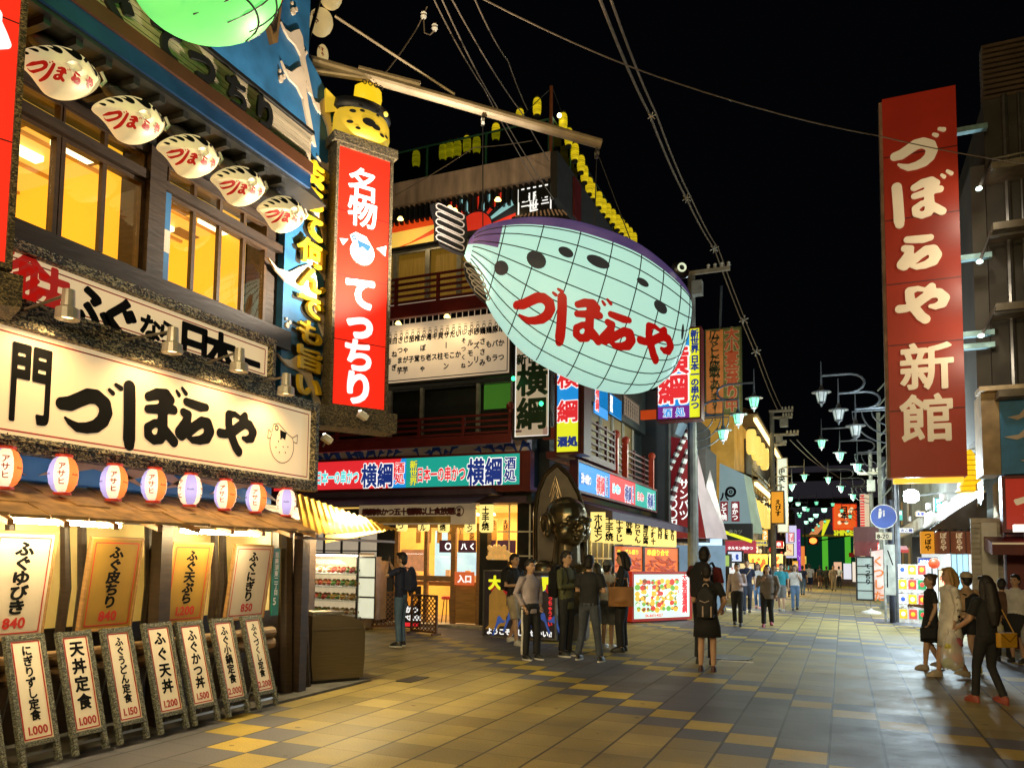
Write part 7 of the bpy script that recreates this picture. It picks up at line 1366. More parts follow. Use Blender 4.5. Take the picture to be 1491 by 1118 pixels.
# far gateway: green pillars, neon lettering, coloured panels
pk = FY(110); o = thing('street_arch', 'far gateway with yellow neon lettering and green lit pillars', 'arch', (pk.l(1215, 840)[0], 110, 0), 0); x0 = o.location.x; K = lambda px, py: (pk.l(px, py)[0]-x0, pk.l(px, py)[1])
for px in (1201, 1234): x, z = K(px, 778); MB().box(x-.35, x+.35, -.3, .3, 0, z).build('pillar', lit('green_pillar_glow', rgb(90, 190, 50), .8, .3, .5), o)
a, b = K(1168, 778), K(1246, 781); MB().box(a[0], b[0], -.4, .4, b[1], a[1]).build('beam', pm('arch_beam', (.1, .08, .03), .5, emit=.15, ecol=rgb(200, 150, 50)), o); MB().text('SHINSEKAI', K(1200, 0)[0], K(0+1200, 779)[1], 1.15, -.45, .06, sx=.62).build('lettering', LYEL, o)
MB().prism([K(1178, 778), K(1190, 778), K(1209, 756), K(1195, 758)], -.3, .1).build('orange_slash', lit('arch_orange', rgb(235, 150, 90), .8), o); MB().prism([K(1196, 780), K(1199, 780), K(1209, 757), K(1200, 756)], -.4, -.31).build('yellow_slash', LYEL, o); MB().prism([K(1213, 772), K(1216, 770), K(1208, 760), K(1226, 772)], -.3, .1).build('red_panel', lit('arch_red', rgb(130, 30, 40), .6), o)
o, W, H = rsign('red_neon_sign', 'glowing red neon sign box with dark characters near the far gateway', 'sign', FY(78), (1214, 735), (1246, 769), 1.0, lit('neon_red_box', rgb(240, 95, 30), .9, .6, 1.2), lit('neon_red_rim', rgb(230, 60, 20), .9), .12); MB().text('日本一', W*.3, H*.68, W*.36, -.02, .05, True, gap=.85).build('lettering', BLACK, o); q = MB()
for k in range(6): q.disc(W*rnd.uniform(.1, .9), H*rnd.uniform(.1, .9), W*.1, -.015, 8)
q.build('neon_spot', lit('neon_pale', rgb(255, 220, 170), 1.2), o)
o, W, H = rsign('striped_neon_sign', 'upright red and cream neon sign right of the red neon box', 'sign', FY(62), (1252, 719), (1268, 766), .6, lit('neon_cream_panel', rgb(235, 215, 180), .75, .3, 1), None); q = MB()
for k in range(12): q.box(0, W*.42, -.03, -.001, H*k/12, H*(k+.6)/12)
q.build('red_bar', LRED, o)
o, W, H = rsign('brown_box_awning', 'brown box awning under the striped neon sign', 'awning', FY(33), (1243, 767), (1284, 800), 1.2, pm('brown_awning', (.1, .03, .025), .6, 0, .2, 2, emit=.05, ecol=rgb(120, 50, 40))); MB().box(0, W, -.05, -.001, -.25, H*.35).build('valance', MAROON, o)
for (TL, BR, Y, lab, c_) in (((1214, 818), (1226, 850), 84, 'pale orange lit poster stand near the gateway', (240, 190, 150)), ((1228, 820), (1240, 852), 80, 'white lit poster stand near the gateway', (235, 235, 245)), ((1241, 818), (1249, 848), 70, 'thin white lit stand right of the posters', (250, 235, 215))):
    o, W, H = rsign('poster_stand', lab, 'poster', FY(Y), TL, BR, .2, lit('poster_stand_%d' % c_[2], rgb(*c_), .9, .3, .6)); MB().box(.05, W-.05, .05, .15, -pk.l(1220, 850)[1]*0-H*.08, -.001).build('foot', BLACK, o)
o = thing('traffic_light', 'red traffic light glowing under the far gateway', 'traffic light', FY(100).w(*FY(100).l(1184, 787)), 0); MB().ell((0, 0, 0), (.42, .3, .36), 12, 8).build('lens', pm('red_signal_glow', (1, .1, .02), .5, emit=6, ecol=(1, .12, .02, 1)), o); MB().box(-.6, .6, .05, .4, -.5, .5).build('housing', BLACK, o); MB().tube([(.5, .3, 0), (4, .3, .6)], .08, 6).build('arm', LGREY, o)
MB().lathe([(0, 0), (.38, 0), (.38, .008), (0, .008)], 24).build('manhole_cover', pm('iron_cover', (.07, .07, .075), .45, .6, .3, 20, .3)); tag(bpy.data.objects['manhole_cover'], 'round iron manhole cover in the pavement behind the black dress', 'manhole cover').location = G(1062, 957)
MB().box(-.25, .25, -.06, .06, 0, .006).build('paper_scrap', PAPER); tag(bpy.data.objects['paper_scrap'], 'white paper scrap lying near the manhole cover', 'litter').location = G(1073, 963)
MB().box(-.45, .45, -.09, .09, .002, .008).build('grating', BLACK); tag(bpy.data.objects['grating'], 'narrow dark grating let into the pavement at the middle of the street', 'grating').location = G(1185, 883)

# many small lit signs, lamps and goods that crowd the far street
FARC = {'amber': (250, 180, 70), 'white': (240, 240, 235), 'red': (225, 60, 45), 'teal': (70, 190, 170), 'pink': (240, 150, 160), 'yellow': (245, 220, 90), 'blue': (90, 130, 220), 'cream': (255, 225, 170)}
def far_sign(px, py, w_, h_, Y, c_, kind, txt=None, depth=.25):
    nm = {'s': 'shop_sign', 'l': 'shop_lantern', 'w': 'lit_shopfront', 'a': 'shop_awning'}[kind]
    lab = '%s %s%s about %d steps up the street, %s' % (c_, {'s': 'lit shop sign', 'l': 'round shop lantern', 'w': 'lit shopfront', 'a': 'stall awning'}[kind], ' reading '+txt if txt else '', round(Y/.75), 'on the left side' if px < 1195 else 'on the right side')
    f_ = FY(Y); x, z = f_.l(px, py); s = f_.l(px+1, py)[0]-x; W, H = w_*s, h_*s
    o = at(f_, x, z-H/2, nm, lab, nm.split('_')[1], 'small lit shop things crowding the far street'); m_ = lit('far_'+c_+('_glow'), rgb(*FARC[c_]), .85, .35, 1.5)
    if kind == 'l':
        MB().lathe([(.02, 0)]+[(W*.5*sin(pi*(.12+.76*k/9)), H*k/9) for k in range(10)]+[(.02, H)], 12).build('paper', m_, o, True); MB().lathe([(0, H), (W*.2, H), (W*.2, H*1.1), (0, H*1.1)], 8).build('cap', BLACK, o)
    elif kind == 'a': MB().add([(-W/2, .8, H*1.2), (W/2, .8, H*1.2), (W/2, 0, H*.5), (-W/2, 0, H*.5), (-W/2, 0, 0), (W/2, 0, 0)], [(0, 1, 2, 3), (3, 2, 5, 4)]).build('cloth', pm('far_awning_'+c_, [v*.4 for v in rgb(*FARC[c_])[:3]], .7, 0, .2, 3, emit=.12, ecol=rgb(*FARC[c_])), o); MB().box(-W/2, W/2, .1, .12, H*.45, H*.5).build('rail', STEEL, o)
    else:
        MB().box(-W/2, W/2, 0, depth, 0, H).build('panel', m_, o); MB().frame(-W/2, W/2, 0, H, min(W, H)*.07, -.04, depth+.02).build('frame', BLACK, o)
        if txt:
            v = H > W; n = len(txt); sz = min(W*.8, H*.9/n) if v else min(H*.7, W*.9/n)
            MB().text(txt, -sz*.5 if v else -n*sz/2, (H-sz*.95-H*.04) if v else H*.5-sz*.38, sz, -.02, .04, v, gap=(H*.96/n/sz) if v else 1).build('lettering', LNAVY if c_ in ('yellow', 'white', 'cream') else LWHITE, o)
        else:
            q = MB()
            for k in range(5): a_, b_ = rnd.uniform(-.38, .38)*W, rnd.uniform(.1, .7)*H; q.box(a_-W*.06, a_+W*.06, -.03-.004*k, -.002, b_, b_+H*rnd.uniform(.08, .22))
            q.build('goods', lit('far_goods_%s' % ('red' if c_ in ('white', 'cream', 'yellow') else 'pale'), rgb(200, 70, 50) if c_ in ('white', 'cream', 'yellow') else rgb(255, 240, 210), .7, .5, 5), o)
for a_ in ((1150, 800, 10, 18, 58, 'cream', 'w'), (1134, 792, 12, 10, 47, 'red', 's', '串'), (1152, 782, 8, 14, 60, 'pink', 's', 'すし'), (1158, 826, 8, 20, 63, 'amber', 'w'), (1170, 815, 8, 12, 75, 'yellow', 'w'), (1108, 790, 18, 8, 38, 'yellow', 's', 'お好み焼'), (1085, 838, 14, 16, 34, 'cream', 'w'),
           (1068, 828, 12, 18, 31, 'white', 'w'), (1036, 818, 20, 10, 27.2, 'yellow', 'w'), (1100, 844, 10, 14, 39, 'amber', 'w'), (1118, 845, 10, 16, 43.5, 'red', 's', '麺'), (1114, 782, 8, 22, 40, 'amber', 's', 'うどん'), (1130, 830, 8, 20, 49, 'white', 's', '寿司'), (1146, 830, 6, 14, 57, 'teal', 'w'),
           (1100, 800, 5, 7, 36, 'red', 'l'), (1107, 802, 5, 7, 37.5, 'cream', 'l'), (1122, 800, 5, 7, 44.5, 'red', 'l'), (1138, 806, 4, 6, 50, 'red', 'l'), (1144, 806, 4, 6, 53, 'cream', 'l'), (1256, 812, 8, 20, 50, 'cream', 'w'), (1262, 790, 8, 12, 46, 'red', 's', '酒'), (1253, 842, 10, 18, 56, 'white', 'w'),
           (1246, 800, 6, 14, 66, 'yellow', 's', '丼'), (1270, 842, 10, 20, 38, 'blue', 'w'), (1284, 830, 10, 26, 34, 'cream', 'w'), (1283, 796, 12, 14, 32, 'red', 's', '焼'), (1240, 808, 8, 6, 72, 'red', 'a'), (1312, 800, 22, 10, 27, 'red', 'a'), (1320, 772, 20, 8, 30, 'white', 's', 'たこ焼'), (1345, 840, 12, 30, 24.5, 'white', 'w'),
           (1372, 845, 10, 34, 23.5, 'cream', 'w'), (1310, 750, 8, 16, 34, 'teal', 's', '薬'), (1366, 735, 10, 22, 27, 'teal', 's', '天ぷら'), (1340, 748, 14, 8, 31, 'cream', 's', '食堂')): far_sign(*a_)
for i, (px, py, Y) in enumerate(((1162, 733, 130), (1172, 740, 122), (1164, 748, 140), (1181, 756, 135), (1174, 760, 150), (1188, 750, 128), (1200, 742, 118), (1150, 726, 112), (1192, 764, 160))):
    f_ = FY(Y); o = thing('hanging_lamp', 'tiny greenish street lantern in the far distance, %s of the far row' % ('first', 'second', 'third', 'fourth', 'fifth', 'sixth', 'seventh', 'eighth', 'ninth')[i], 'street lamp', f_.w(*f_.l(px, py)), 0, 'lamps in the far distance')
    MB().lathe([(0, -.4), (.3, -.3), (.4, .2), (0, .2)], 8).build('glass', lit('far_lamp_glow', rgb(190, 255, 220), 2.0), o); MB().lathe([(0, .2), (.6, .2), (.2, .5), (.04, .6), (.04, 1.6), (0, 1.6)], 8).build('lamp_head', LGREY, o)
# ================================================================== PEOPLE
SKIN = pm('skin', (.50, .30, .19), .5, 0, .08, 6); HAIRB = pm('black_hair', (.012, .009, .008), .62, 0, .4, 30, .3, stretch=(1, 1, .2)); HAIRD = pm('blond_hair', (.36, .22, .08), .45, 0, .35, 30, .3, stretch=(1, 1, .2)); HAIRN = pm('brown_hair', (.06, .035, .02), .45, 0, .35, 30, .3, stretch=(1, 1, .2))
EYE = pm('eye_dark', (.02, .015, .012), .3); LIP = pm('lip', (.35, .13, .1), .5)
def cloth(n, c, r=.85): return pm('cloth_'+n, c, r, 0, .22, 7, .35)
ARMS = dict(down=((.235, .03, 1.13), (.25, -.03, .89)), camera=((.27, -.2, 1.3), (.07, -.25, 1.53)), phone=((.22, .03, 1.13), (.09, -.26, 1.15)), phoneup=((.23, -.13, 1.2), (.07, -.3, 1.42)), crossed=((.24, -.04, 1.15), (-.06, -.19, 1.17)), pocket=((.26, .06, 1.15), (.19, -.06, .93)), bag=((.22, .03, 1.14), (.27, -.08, .9)), strap=((.22, -.02, 1.13), (.12, -.17, 1.3)), fwd=((.23, -.08, 1.14), (.2, -.3, 1.0)), back=((.23, .12, 1.14), (.24, .2, .92)), hip=((.3, .06, 1.15), (.2, -.08, 1.0)))
def person(feet, top, face, label, arms=('down', 'down'), legs='stand', shirt=None, sleeve='short', pants=None, plen='long', skirt=None, hair='short', haircol=None, shoes=(.02, .02, .02), sole=None, wide=1., wleg=1., lean=0, cap=None, collar=None, grp=None, fine=True, tall=None, hem=.9):
    loc = G(*feet); h = tall or FY(loc.y).l(feet[0], top)[1]; s = h/1.745
    o = thing('person', label, 'person', loc, radians(face)); o.scale = (s, s, s); vx = .014 if fine else .02
    A = []
    for sx, nm in ((1, arms[0]), (-1, arms[1])):
        e, w_ = ARMS[nm]; A.append(((sx*.175*wide, 0, 1.41), (sx*e[0]*wide, e[1], e[2]), (sx*w_[0], w_[1], w_[2]), sx))
    if legs == 'stand': Lg = [((.088, 0, .9), (.095, -.01, .49), (.1, .02, .085)), ((-.088, 0, .9), (-.095, -.01, .49), (-.1, .02, .085))]
    elif legs == 'shift': Lg = [((.09, 0, .9), (.12, -.05, .49), (.15, -.02, .085)), ((-.085, 0, .9), (-.085, .0, .49), (-.08, .03, .085))]
    elif legs == 'walk': Lg = [((.085, 0, .9), (.088, -.1, .5), (.088, -.13, .085)), ((-.085, 0, .9), (-.085, -.02, .49), (-.08, .17, .115))]
    elif legs == 'walk2': Lg = [((.085, 0, .9), (.085, -.02, .49), (.08, .19, .12)), ((-.085, 0, .9), (-.088, -.11, .5), (-.085, -.15, .085))]
    else: Lg = [((.09, 0, .9), (.15, -.06, .49), (.22, -.02, .085)), ((-.09, 0, .9), (-.13, -.02, .49), (-.2, .02, .085))]
    T = lambda p: (p[0], p[1]-lean*max(0, p[2]-.9), p[2])
    mid = lambda a, b, t: tuple(a[i]+(b[i]-a[i])*t for i in range(3))
    def body(q):
        q.ell(T((0, 0, 1.625)), (.077, .095, .113), 16, 12); q.ell(T((0, -.03, 1.565)), (.056, .06, .062), 12, 8); q.ell(T((0, -.098, 1.6)), (.014, .022, .024), 8, 6); q.ell(T((0, -.085, 1.55)), (.026, .014, .014), 8, 5)
        for sx in (1, -1): q.ell(T((sx*.079, .008, 1.6)), (.014, .022, .032), 8, 6)
        q.tube([T((0, .012, 1.4)), T((0, .002, 1.56))], [.062, .052], 10); q.tube([T((0, .01, .88)), T((0, .01, 1.38))], [.085, .075], 10)
        for a, e, w_, sx in A: a, e, w_ = T(a), T(e), T(w_); q.tube([a, mid(a, e, .5), e, mid(e, w_, .4), w_], [.048, .045, .038, .038, .028], 9)
        for hp, k, an in Lg: q.tube([hp, mid(hp, k, .5), k, mid(k, an, .35), an, (an[0], an[1]-.04, .045)], [.085*wleg, .075*wleg, .054*wleg, .054*wleg, .036, .035], 10)
    b = organic('body', body, vx, o, SKIN, 2); q = MB()
    for a, e, w_, sx in A:           # hands: a palm, four curled fingers of different length and a thumb from its side
        e, w_ = Vector(T(e)), Vector(T(w_)); d = (w_-e).normalized(); side = d.cross(Vector((0, -1, .3))).normalized()*-sx; nrm = d.cross(side)
        if nrm.z > .2 or (abs(nrm.z) < .2 and nrm.y < 0): pass
        q.ell(w_+d*.045, (.024, .024, .05), 8, 6, d.to_track_quat('Z', 'Y').to_matrix())
        for k in range(4): b0 = w_+d*.08+side*(.012*(k-1.5)*1.1); ln = (.068, .078, .072, .055)[k]; q.tube([b0, b0+d*ln*.5+nrm*.008, b0+d*ln*.85+nrm*.028, b0+d*ln*.85+nrm*.045], [.009, .0085, .008, .006], 6)
        b0 = w_+d*.025+side*.02; q.tube([b0, b0+d*.03+side*.025, b0+d*.06+side*.028+nrm*.015], [.011, .009, .007], 6)
    q.build('hand', SKIN, b, True)
    if abs(((face+180) % 360)-180) < 115:
        for sx in (1, -1): MB().ell(T((sx*.032, -.086, 1.628)), (.014, .008, .007), 8, 6).build('eye', EYE, b)
        q = MB()
        for sx in (1, -1): q.tube([T((sx*.017, -.092, 1.648)), T((sx*.034, -.09, 1.653)), T((sx*.052, -.078, 1.646))], .005, 5)
        q.build('eyebrow', HAIRB, b); q = MB(); q.tube([T((-.022, -.093, 1.553)), T((0, -.099, 1.551)), T((.022, -.093, 1.553))], .006, 6); q.build('mouth', LIP, b)
    # trousers, shorts or skirt
    if pants:
        def fp(q):
            q.ell((0, .005, .93), (.165*wide*wleg**.3, .125*wleg**.5, .13), 14, 9)
            for hp, k, an in Lg:
                if plen == 'long': q.tube([hp, mid(hp, k, .5), k, mid(k, an, .4), (an[0], an[1], .09+abs(an[2]-.09))], [.1*wleg, .088*wleg, .068*wleg, .062*wleg, .06*wleg], 10)
                else: q.tube([hp, mid(hp, k, .5), mid(hp, k, 1.02 if plen == 'knee' else .6)], [.105*wleg, .1*wleg, .092*wleg], 10)
        pa = organic('trousers' if plen == 'long' else 'shorts', fp, vx, o, pants, 3)
    if skirt:
        m_, zb, rb = skirt; MB().lathe([(.02, 1.02), (.13, 1.02), (.165, .9), (rb*.95, (.9+zb)/2), (rb, zb), (rb-.012, zb), (.1, .9)], 22, (0, .0, 0), 1.05*wide, .8).build('skirt', m_, o, True)
    if shirt:
        def fs(q):
            sec = [(hem, .165, .118), (1.0, .16, .112), (1.12, .156, .11), (1.27, .175, .118), (1.38, .172, .1), (1.44, .1, .075), (1.475, .064, .06)]
            vs = [T((rx*wide*cos(2*pi*k/18), ry*wide**.6*sin(2*pi*k/18)+.005, z)) for z, rx, ry in sec for k in range(18)]; fs_ = [(i*18+k, i*18+(k+1) % 18, (i+1)*18+(k+1) % 18, (i+1)*18+k) for i in range(len(sec)-1) for k in range(18)]+[tuple(range(18))[::-1], tuple((len(sec)-1)*18+k for k in range(18))]
            q.add(vs, fs_)
            if sleeve == 'none': return
            for a, e, w_, sx in A:
                a, e, w_ = T(a), T(e), T(w_); a2 = (a[0]*.82, a[1], a[2]-.01)
                if sleeve == 'short': q.tube([a2, a, mid(a, e, .75)], [.06, .064, .062], 10)
                else: q.tube([a2, a, mid(a, e, .5), e, mid(e, w_, .5), mid(e, w_, .93)], [.06, .063, .058, .052, .048, .04], 10)
        sh = organic('shirt', fs, vx, o, shirt, 3)
        if collar: MB().lathe([(.066, 1.44), (.072, 1.46), (.06, 1.5), (.056, 1.49)], 14, (0, .005-lean*.55, 0)).build('collar', collar, sh)
    hc = haircol or HAIRB
    def fh(q):
        q.ell(T((0, .022, 1.648)), (.088, .098, .1), 16, 12); q.ell(T((0, .052, 1.59)), (.078, .062, .085), 14, 9); q.ell(T((0, -.06, 1.712)), (.06, .045, .03), 10, 6)
        q.ell(T((0, .012, 1.69)), (.074, .086, .07), 14, 9)
        if hair in ('long', 'vlong', 'bob'):
            zb = {'bob': 1.46, 'long': 1.3, 'vlong': 1.06}[hair]
            q.tube([T((0, .06, 1.64)), T((0, .085, 1.5)), T((0, .115, (1.45+zb)/2)), T((0, .13, zb))], [.085, .09, .09 if hair != 'vlong' else .1, .05], 12)
            for sx in (1, -1): q.tube([T((sx*.07, 0, 1.67)), T((sx*.088, .015, 1.56)), T((sx*.085, .03, max(zb, 1.38)))], [.03, .034, .026], 8)
        if hair == 'bun': q.ell(T((0, .09, 1.7)), (.05, .05, .05), 10, 7)
    organic('hair', fh, .012, o, hc, 1)
    if cap: 
        cm, brim = cap; c_ = MB().lathe([(0, 1.765), (.05, 1.758), (.085, 1.725), (.1, 1.67), (.1, 1.655), (.09, 1.655)], 16, (0, .015-lean*.75, 0), 1, 1.08).build('cap', cm, o, True)
        sg = -1 if brim == 'front' else 1; MB().add([T((.095*cos(a)*k_, .015+sg*(.1*abs(sin(a))+.075*(k_ > 1)*abs(sin(a))), 1.665-.012*(k_ > 1)+dz)) for dz in (0, .008) for k_ in (1, 1.05) for a in np.linspace(0, pi, 9)], [(i, i+1, 9+i+1, 9+i) for i in range(8)]+[(18+i, 27+i, 27+i+1, 18+i+1) for i in range(8)]+[(9+i, 9+i+1, 27+i+1, 27+i) for i in range(8)]).build('brim', cm, c_)
    sm = pm('shoe_%d_%d_%d' % tuple(int(c*100) for c in shoes), (*shoes, 1), .5, 0, .2, 8); so = sole or sm
    for (hp, k, an), sx in zip(Lg, (1, -1)):
        lift = an[2]-.085; R = Matrix.Rotation(-min(.7, lift*7) if an[1] > .1 else 0, 3, 'X'); c = Vector((an[0], an[1], .0+lift*.7))
        q = MB(); vs = []
        for z, kx, ky, y0 in ((.022, 1, 1, 0), (.05, .98, .97, .003), (.078, .8, .72, .02), (.1, .62, .45, .045)):
            for t in range(14): a = 2*pi*t/14; v = R @ Vector((.046*kx*cos(a), y0-.055+.128*ky*sin(a)*(1 if sin(a) < 0 else .92), z)); vs.append(tuple(c+v))
        q.add(vs, [(i*14+t, i*14+(t+1) % 14, (i+1)*14+(t+1) % 14, (i+1)*14+t) for i in range(3) for t in range(14)]+[tuple(42+t for t in range(14))]); sho = q.build('shoe', sm, o, True); vs = []
        for z in (0, .024):
            for t in range(14): a = 2*pi*t/14; vs.append(tuple(c+R @ Vector((.048*cos(a), -.055+.132*sin(a)*(1 if sin(a) < 0 else .92), z))))
        MB().add(vs, [(t, (t+1) % 14, 14+(t+1) % 14, 14+t) for t in range(14)]+[tuple(range(14))[::-1], tuple(range(14, 28))]).build('sole', so, sho)
    return o
def carried(p_, name, label, cat, loc, rz=0):
    s = p_.scale[0]; a = p_.rotation_euler[2]; v = Matrix.Rotation(a, 3, 'Z') @ (Vector(loc)*s); o = thing(name, label, cat, p_.location+v, a+rz); o.scale = p_.scale; return o
def backpack(p_, label, m, w_=.3, h=.44, d=.17, stripe=None, z=1.02, loop=False):
    o = carried(p_, 'backpack', label, 'backpack', (0, .115, z))
    def f(q): q.ell((0, d*.5, h*.5), (w_*.5, d*.52, h*.52), 16, 12); q.box(-w_*.44, w_*.44, 0, d*.8, .02, h*.8); q.ell((0, d*.85, h*.3), (w_*.36, d*.3, h*.26), 12, 8)
    organic('bag_body', f, .014, o, m, 3); q = MB()
    for sx in (1, -1): q.tube([(sx*.1, .02, h*.92), (sx*.115, -.09, h*.98), (sx*.12, -.2, h*.86), (sx*.125, -.24, h*.55), (sx*.14, -.16, h*.12), (sx*.12, .02, .05)], .021, 6, sq=(1, .5))
    q.build('strap', m, o)
    if loop: MB().tube([(-.045+.045*(1-cos(t)), .06, h+.02+.05*sin(t)) for t in np.linspace(0, pi, 8)], .009, 6).build('loop', stripe, o)
    if stripe:
        q = MB()
        for sx in (-.1, .03): q.tube([(sx, d*1.06, h*.42), (sx, d*1.1, h*.08)], .014, 6)
        q.tube([(-.07, d*1.08, h*.6), (0, d*1.12, h*.54), (.08, d*1.08, h*.6)], .008, 5); q.build('reflective_stripe', stripe, o)
    return o
CB_, CK = cloth('black', (.014, .014, .016)), cloth('navy', (.012, .018, .05)); JEANS = cloth('blue_jeans', (.09, .16, .27)); GJ = cloth('grey_jeans', (.055, .065, .085)); CW = cloth('white', (.62, .6, .58)); CBE = cloth('beige', (.4, .32, .22)); COL_ = cloth('olive', (.085, .09, .04)); CLAV = cloth('lavender', (.36, .3, .33)); CGR = cloth('grey', (.16, .16, .16)); CBL = cloth('turquoise', (.03, .28, .36)); CBR = cloth('brown', (.1, .05, .03)); WSOLE = pm('white_sole', (.6, .58, .54), .6)

# the photographer in front of the shop
p = person((582, 941), 804, -80, 'person in navy t-shirt and jeans lifting a camera to the face', ('camera', 'camera'), 'stand', CK, 'short', JEANS, shoes=(.015, .015, .015), sole=WSOLE, wleg=.95)
backpack(p, 'dark navy backpack on the photographer in jeans', CK, .29, .46)
c = carried(p, 'camera', 'black camera held up by the photographer in jeans', 'camera', (0, -.27, 1.58)); MB().box(-.065, .065, -.03, .03, 0, .085).box(-.025, .025, -.025, .025, .086, .11).build('camera_body', BLACK, c); MB().lathe([(0, -.12), (.036, -.12), (.038, -.031), (0, -.031)], 12, (0, 0, .042), 1, 1, 'y').build('lens', BLACK, c)
# the waiting group
p = person((748, 938), 806, 70, 'person in black t-shirt and beige shorts leaning back with a rucksack by the poster', ('phone', 'phone'), 'walk2', CB_, 'short', CBE, 'knee', shoes=(.6, .58, .55))
backpack(p, 'black rucksack on the person in beige shorts', CB_, .32, .48)
p = person((799, 930), 822, -15, 'person in white sleeveless top with black print and dark trousers', ('down', 'down'), 'stand', CW, 'none', CB_, shoes=(.02, .02, .02), sole=WSOLE, haircol=HAIRN)
MB().box(-.095, .095, -.131, -.1285, 1.18, 1.25).build('print_block', INK, p); MB().text('CITY', -.085, 1.195, .055, -.1345, .02).build('print_lettering', CW, p)
p = person((771, 960), 814, 62, 'person in loose pale lavender shirt and black trousers with white side stripe', ('pocket', 'pocket'), 'shift', CLAV, 'long', CB_, shoes=(.015, .015, .015), sole=WSOLE, wide=1.08, wleg=1.12, hem=.8)
q = MB()
for x, y in ((-.2, 0),): q.tube([(-.178, -.0, .92), (-.19, -.01, .7), (-.175, -.01, .49), (-.165, .02, .2), (-.16, .02, .09)], .026, 6, sq=(.5, 1))
q.build('side_stripe', CW, p)
p = person((824, 955), 802, 75, 'person in olive jacket and black trousers with a hand at the chest', ('strap', 'crossed'), 'stand', COL_, 'long', CB_, shoes=(.02, .02, .02), sole=WSOLE, wide=1.05, hem=.78)
backpack(p, 'big black backpack on the person in the olive jacket', CB_, .34, .55, .2, None, .96)
p = person((858, 962), 808, 172, 'person seen from behind in black t-shirt and grey jeans', ('crossed', 'crossed'), 'wide', CB_, 'short', GJ, shoes=(.02, .02, .025), sole=WSOLE, wide=1.08)
p = person((885, 944), 816, 155, 'person in grey cap, white shirt with black sleeves and grey shorts', ('crossed', 'down'), 'stand', CW, 'short', CGR, 'knee', shoes=(.5, .5, .5), cap=(CGR, 'front'), wide=1.05)
p = person((906, 948), 803, -75, 'person in dark suit with wavy hair, arms folded over a tan bag', ('crossed', 'crossed'), 'shift', CB_, 'long', CB_, hair='bob', shoes=(.015, .012, .012), wleg=1.25, wide=1.05, collar=CB_)
c = carried(p, 'tote_bag', 'tan leather tote bag under the arm of the person in the dark suit', 'bag', (.3, -.02, .8)); TAN = pm('tan_leather', (.36, .15, .035), .5, 0, .2, 5); organic('bag_body', lambda q: q.box(-.07, .07, -.22, .22, 0, .34).ell((0, 0, .1), (.09, .2, .1), 12, 8), .014, c, TAN, 4)
MB().tube([(0, -.12, .33), (-.06, -.1, .48), (-.06, .1, .48), (0, .12, .33)], .012, 6).build('handle', TAN, c)
# the pair with their backs to the camera
p = person((1027, 966), 796, 176, 'tall person seen from behind in a dark red shirt, raising a phone', ('camera', 'down'), 'stand', cloth('dark_red', (.13, .012, .015)), 'short', CB_, shoes=(.02, .02, .02), wide=1.08)
backpack(p, 'black rucksack on the tall person in dark red', CB_, .36, .5, .2, None, 1.02)
p = person((1030, 977), 821, 182, 'person seen from behind in a black dress, bare legs and dark flat shoes', ('phone', 'hip'), 'stand', CB_, 'short', None, skirt=(CB_, .56, .215), shoes=(.06, .02, .02), hem=.8)
backpack(p, 'grey and black daypack with pale stripes on the person in the black dress', cloth('charcoal', (.03, .03, .032)), .3, .5, .17, pm('reflective_tape', (.5, .38, .3), .4), .86, True)
# walkers coming down the street
p = person((1074, 911), 819, 4, 'person in pale pink shirt and black trousers holding a phone, walking towards the camera', ('phone', 'down'), 'walk', cloth('pale_pink', (.5, .4, .4)), 'long', CB_, collar=CW)
p = person((1088, 893), 814, 8, 'person in dark blue top with a pale shoulder strap, behind the one in pale pink', ('down', 'down'), 'walk2', CK, 'short', cloth('dark_denim', (.03, .04, .07)), shoes=(.1, .1, .1), fine=False)
MB().tube([(.13, -.1, 1.44), (0, -.14, 1.25), (-.15, -.12, 1.05)], .014, 5).build('shoulder_strap', CBE, p)
p = person((1104, 886), 820, 0, 'person with long brown hair in a white top walking behind the others', ('down', 'phone'), 'walk', CW, 'short', JEANS, hair='long', haircol=HAIRN, shoes=(.5, .2, .2), fine=False)
p = person((1118, 912), 822, -4, 'stout person in grey buttoned shirt, black trousers and pink shoes', ('down', 'strap'), 'walk2', cloth('warm_grey', (.2, .17, .15)), 'long', CB_, hair='bob', shoes=(.35, .05, .07), wide=1.32, wleg=1.15, hem=.78)
p = person((1138, 890), 820, 0, 'person in turquoise shirt and grey shorts walking towards the camera', ('down', 'down'), 'walk', CBL, 'short', CGR, 'knee', shoes=(.3, .28, .25), fine=False)
p = person((1158, 888), 822, 5, 'person in loose white top and blue jeans walking on the far right of the walkers', ('strap', 'down'), 'walk2', CW, 'short', JEANS, hair='long', haircol=HAIRN, shoes=(.05, .05, .05), fine=False, wide=1.05)
p = person((1179, 862), 821, 180, 'person seen from behind in white t-shirt and navy shorts', ('down', 'down'), 'walk', CW, 'short', CK, 'knee', shoes=(.6, .6, .6), fine=False, wide=1.1)
p = person((1194, 856), 823, 180, 'person in black seen from behind, far down the street', ('down', 'down'), 'walk2', CB_, 'short', CBR, 'knee', fine=False)
p = person((1204, 858), 824, 170, 'second person in black far down the street', ('down', 'phone'), 'walk', CB_, 'long', CB_, fine=False)
p = person((1214, 860), 823, 10, 'person in beige clothes far down the street', ('phone', 'down'), 'walk', CBE, 'long', CBE, fine=False, wide=1.1, haircol=HAIRN)
p = person((1146, 868), 822, 0, 'person in orange top far behind the walkers', ('down', 'down'), 'stand', cloth('orange', (.4, .12, .03)), 'short', CBR, fine=False)
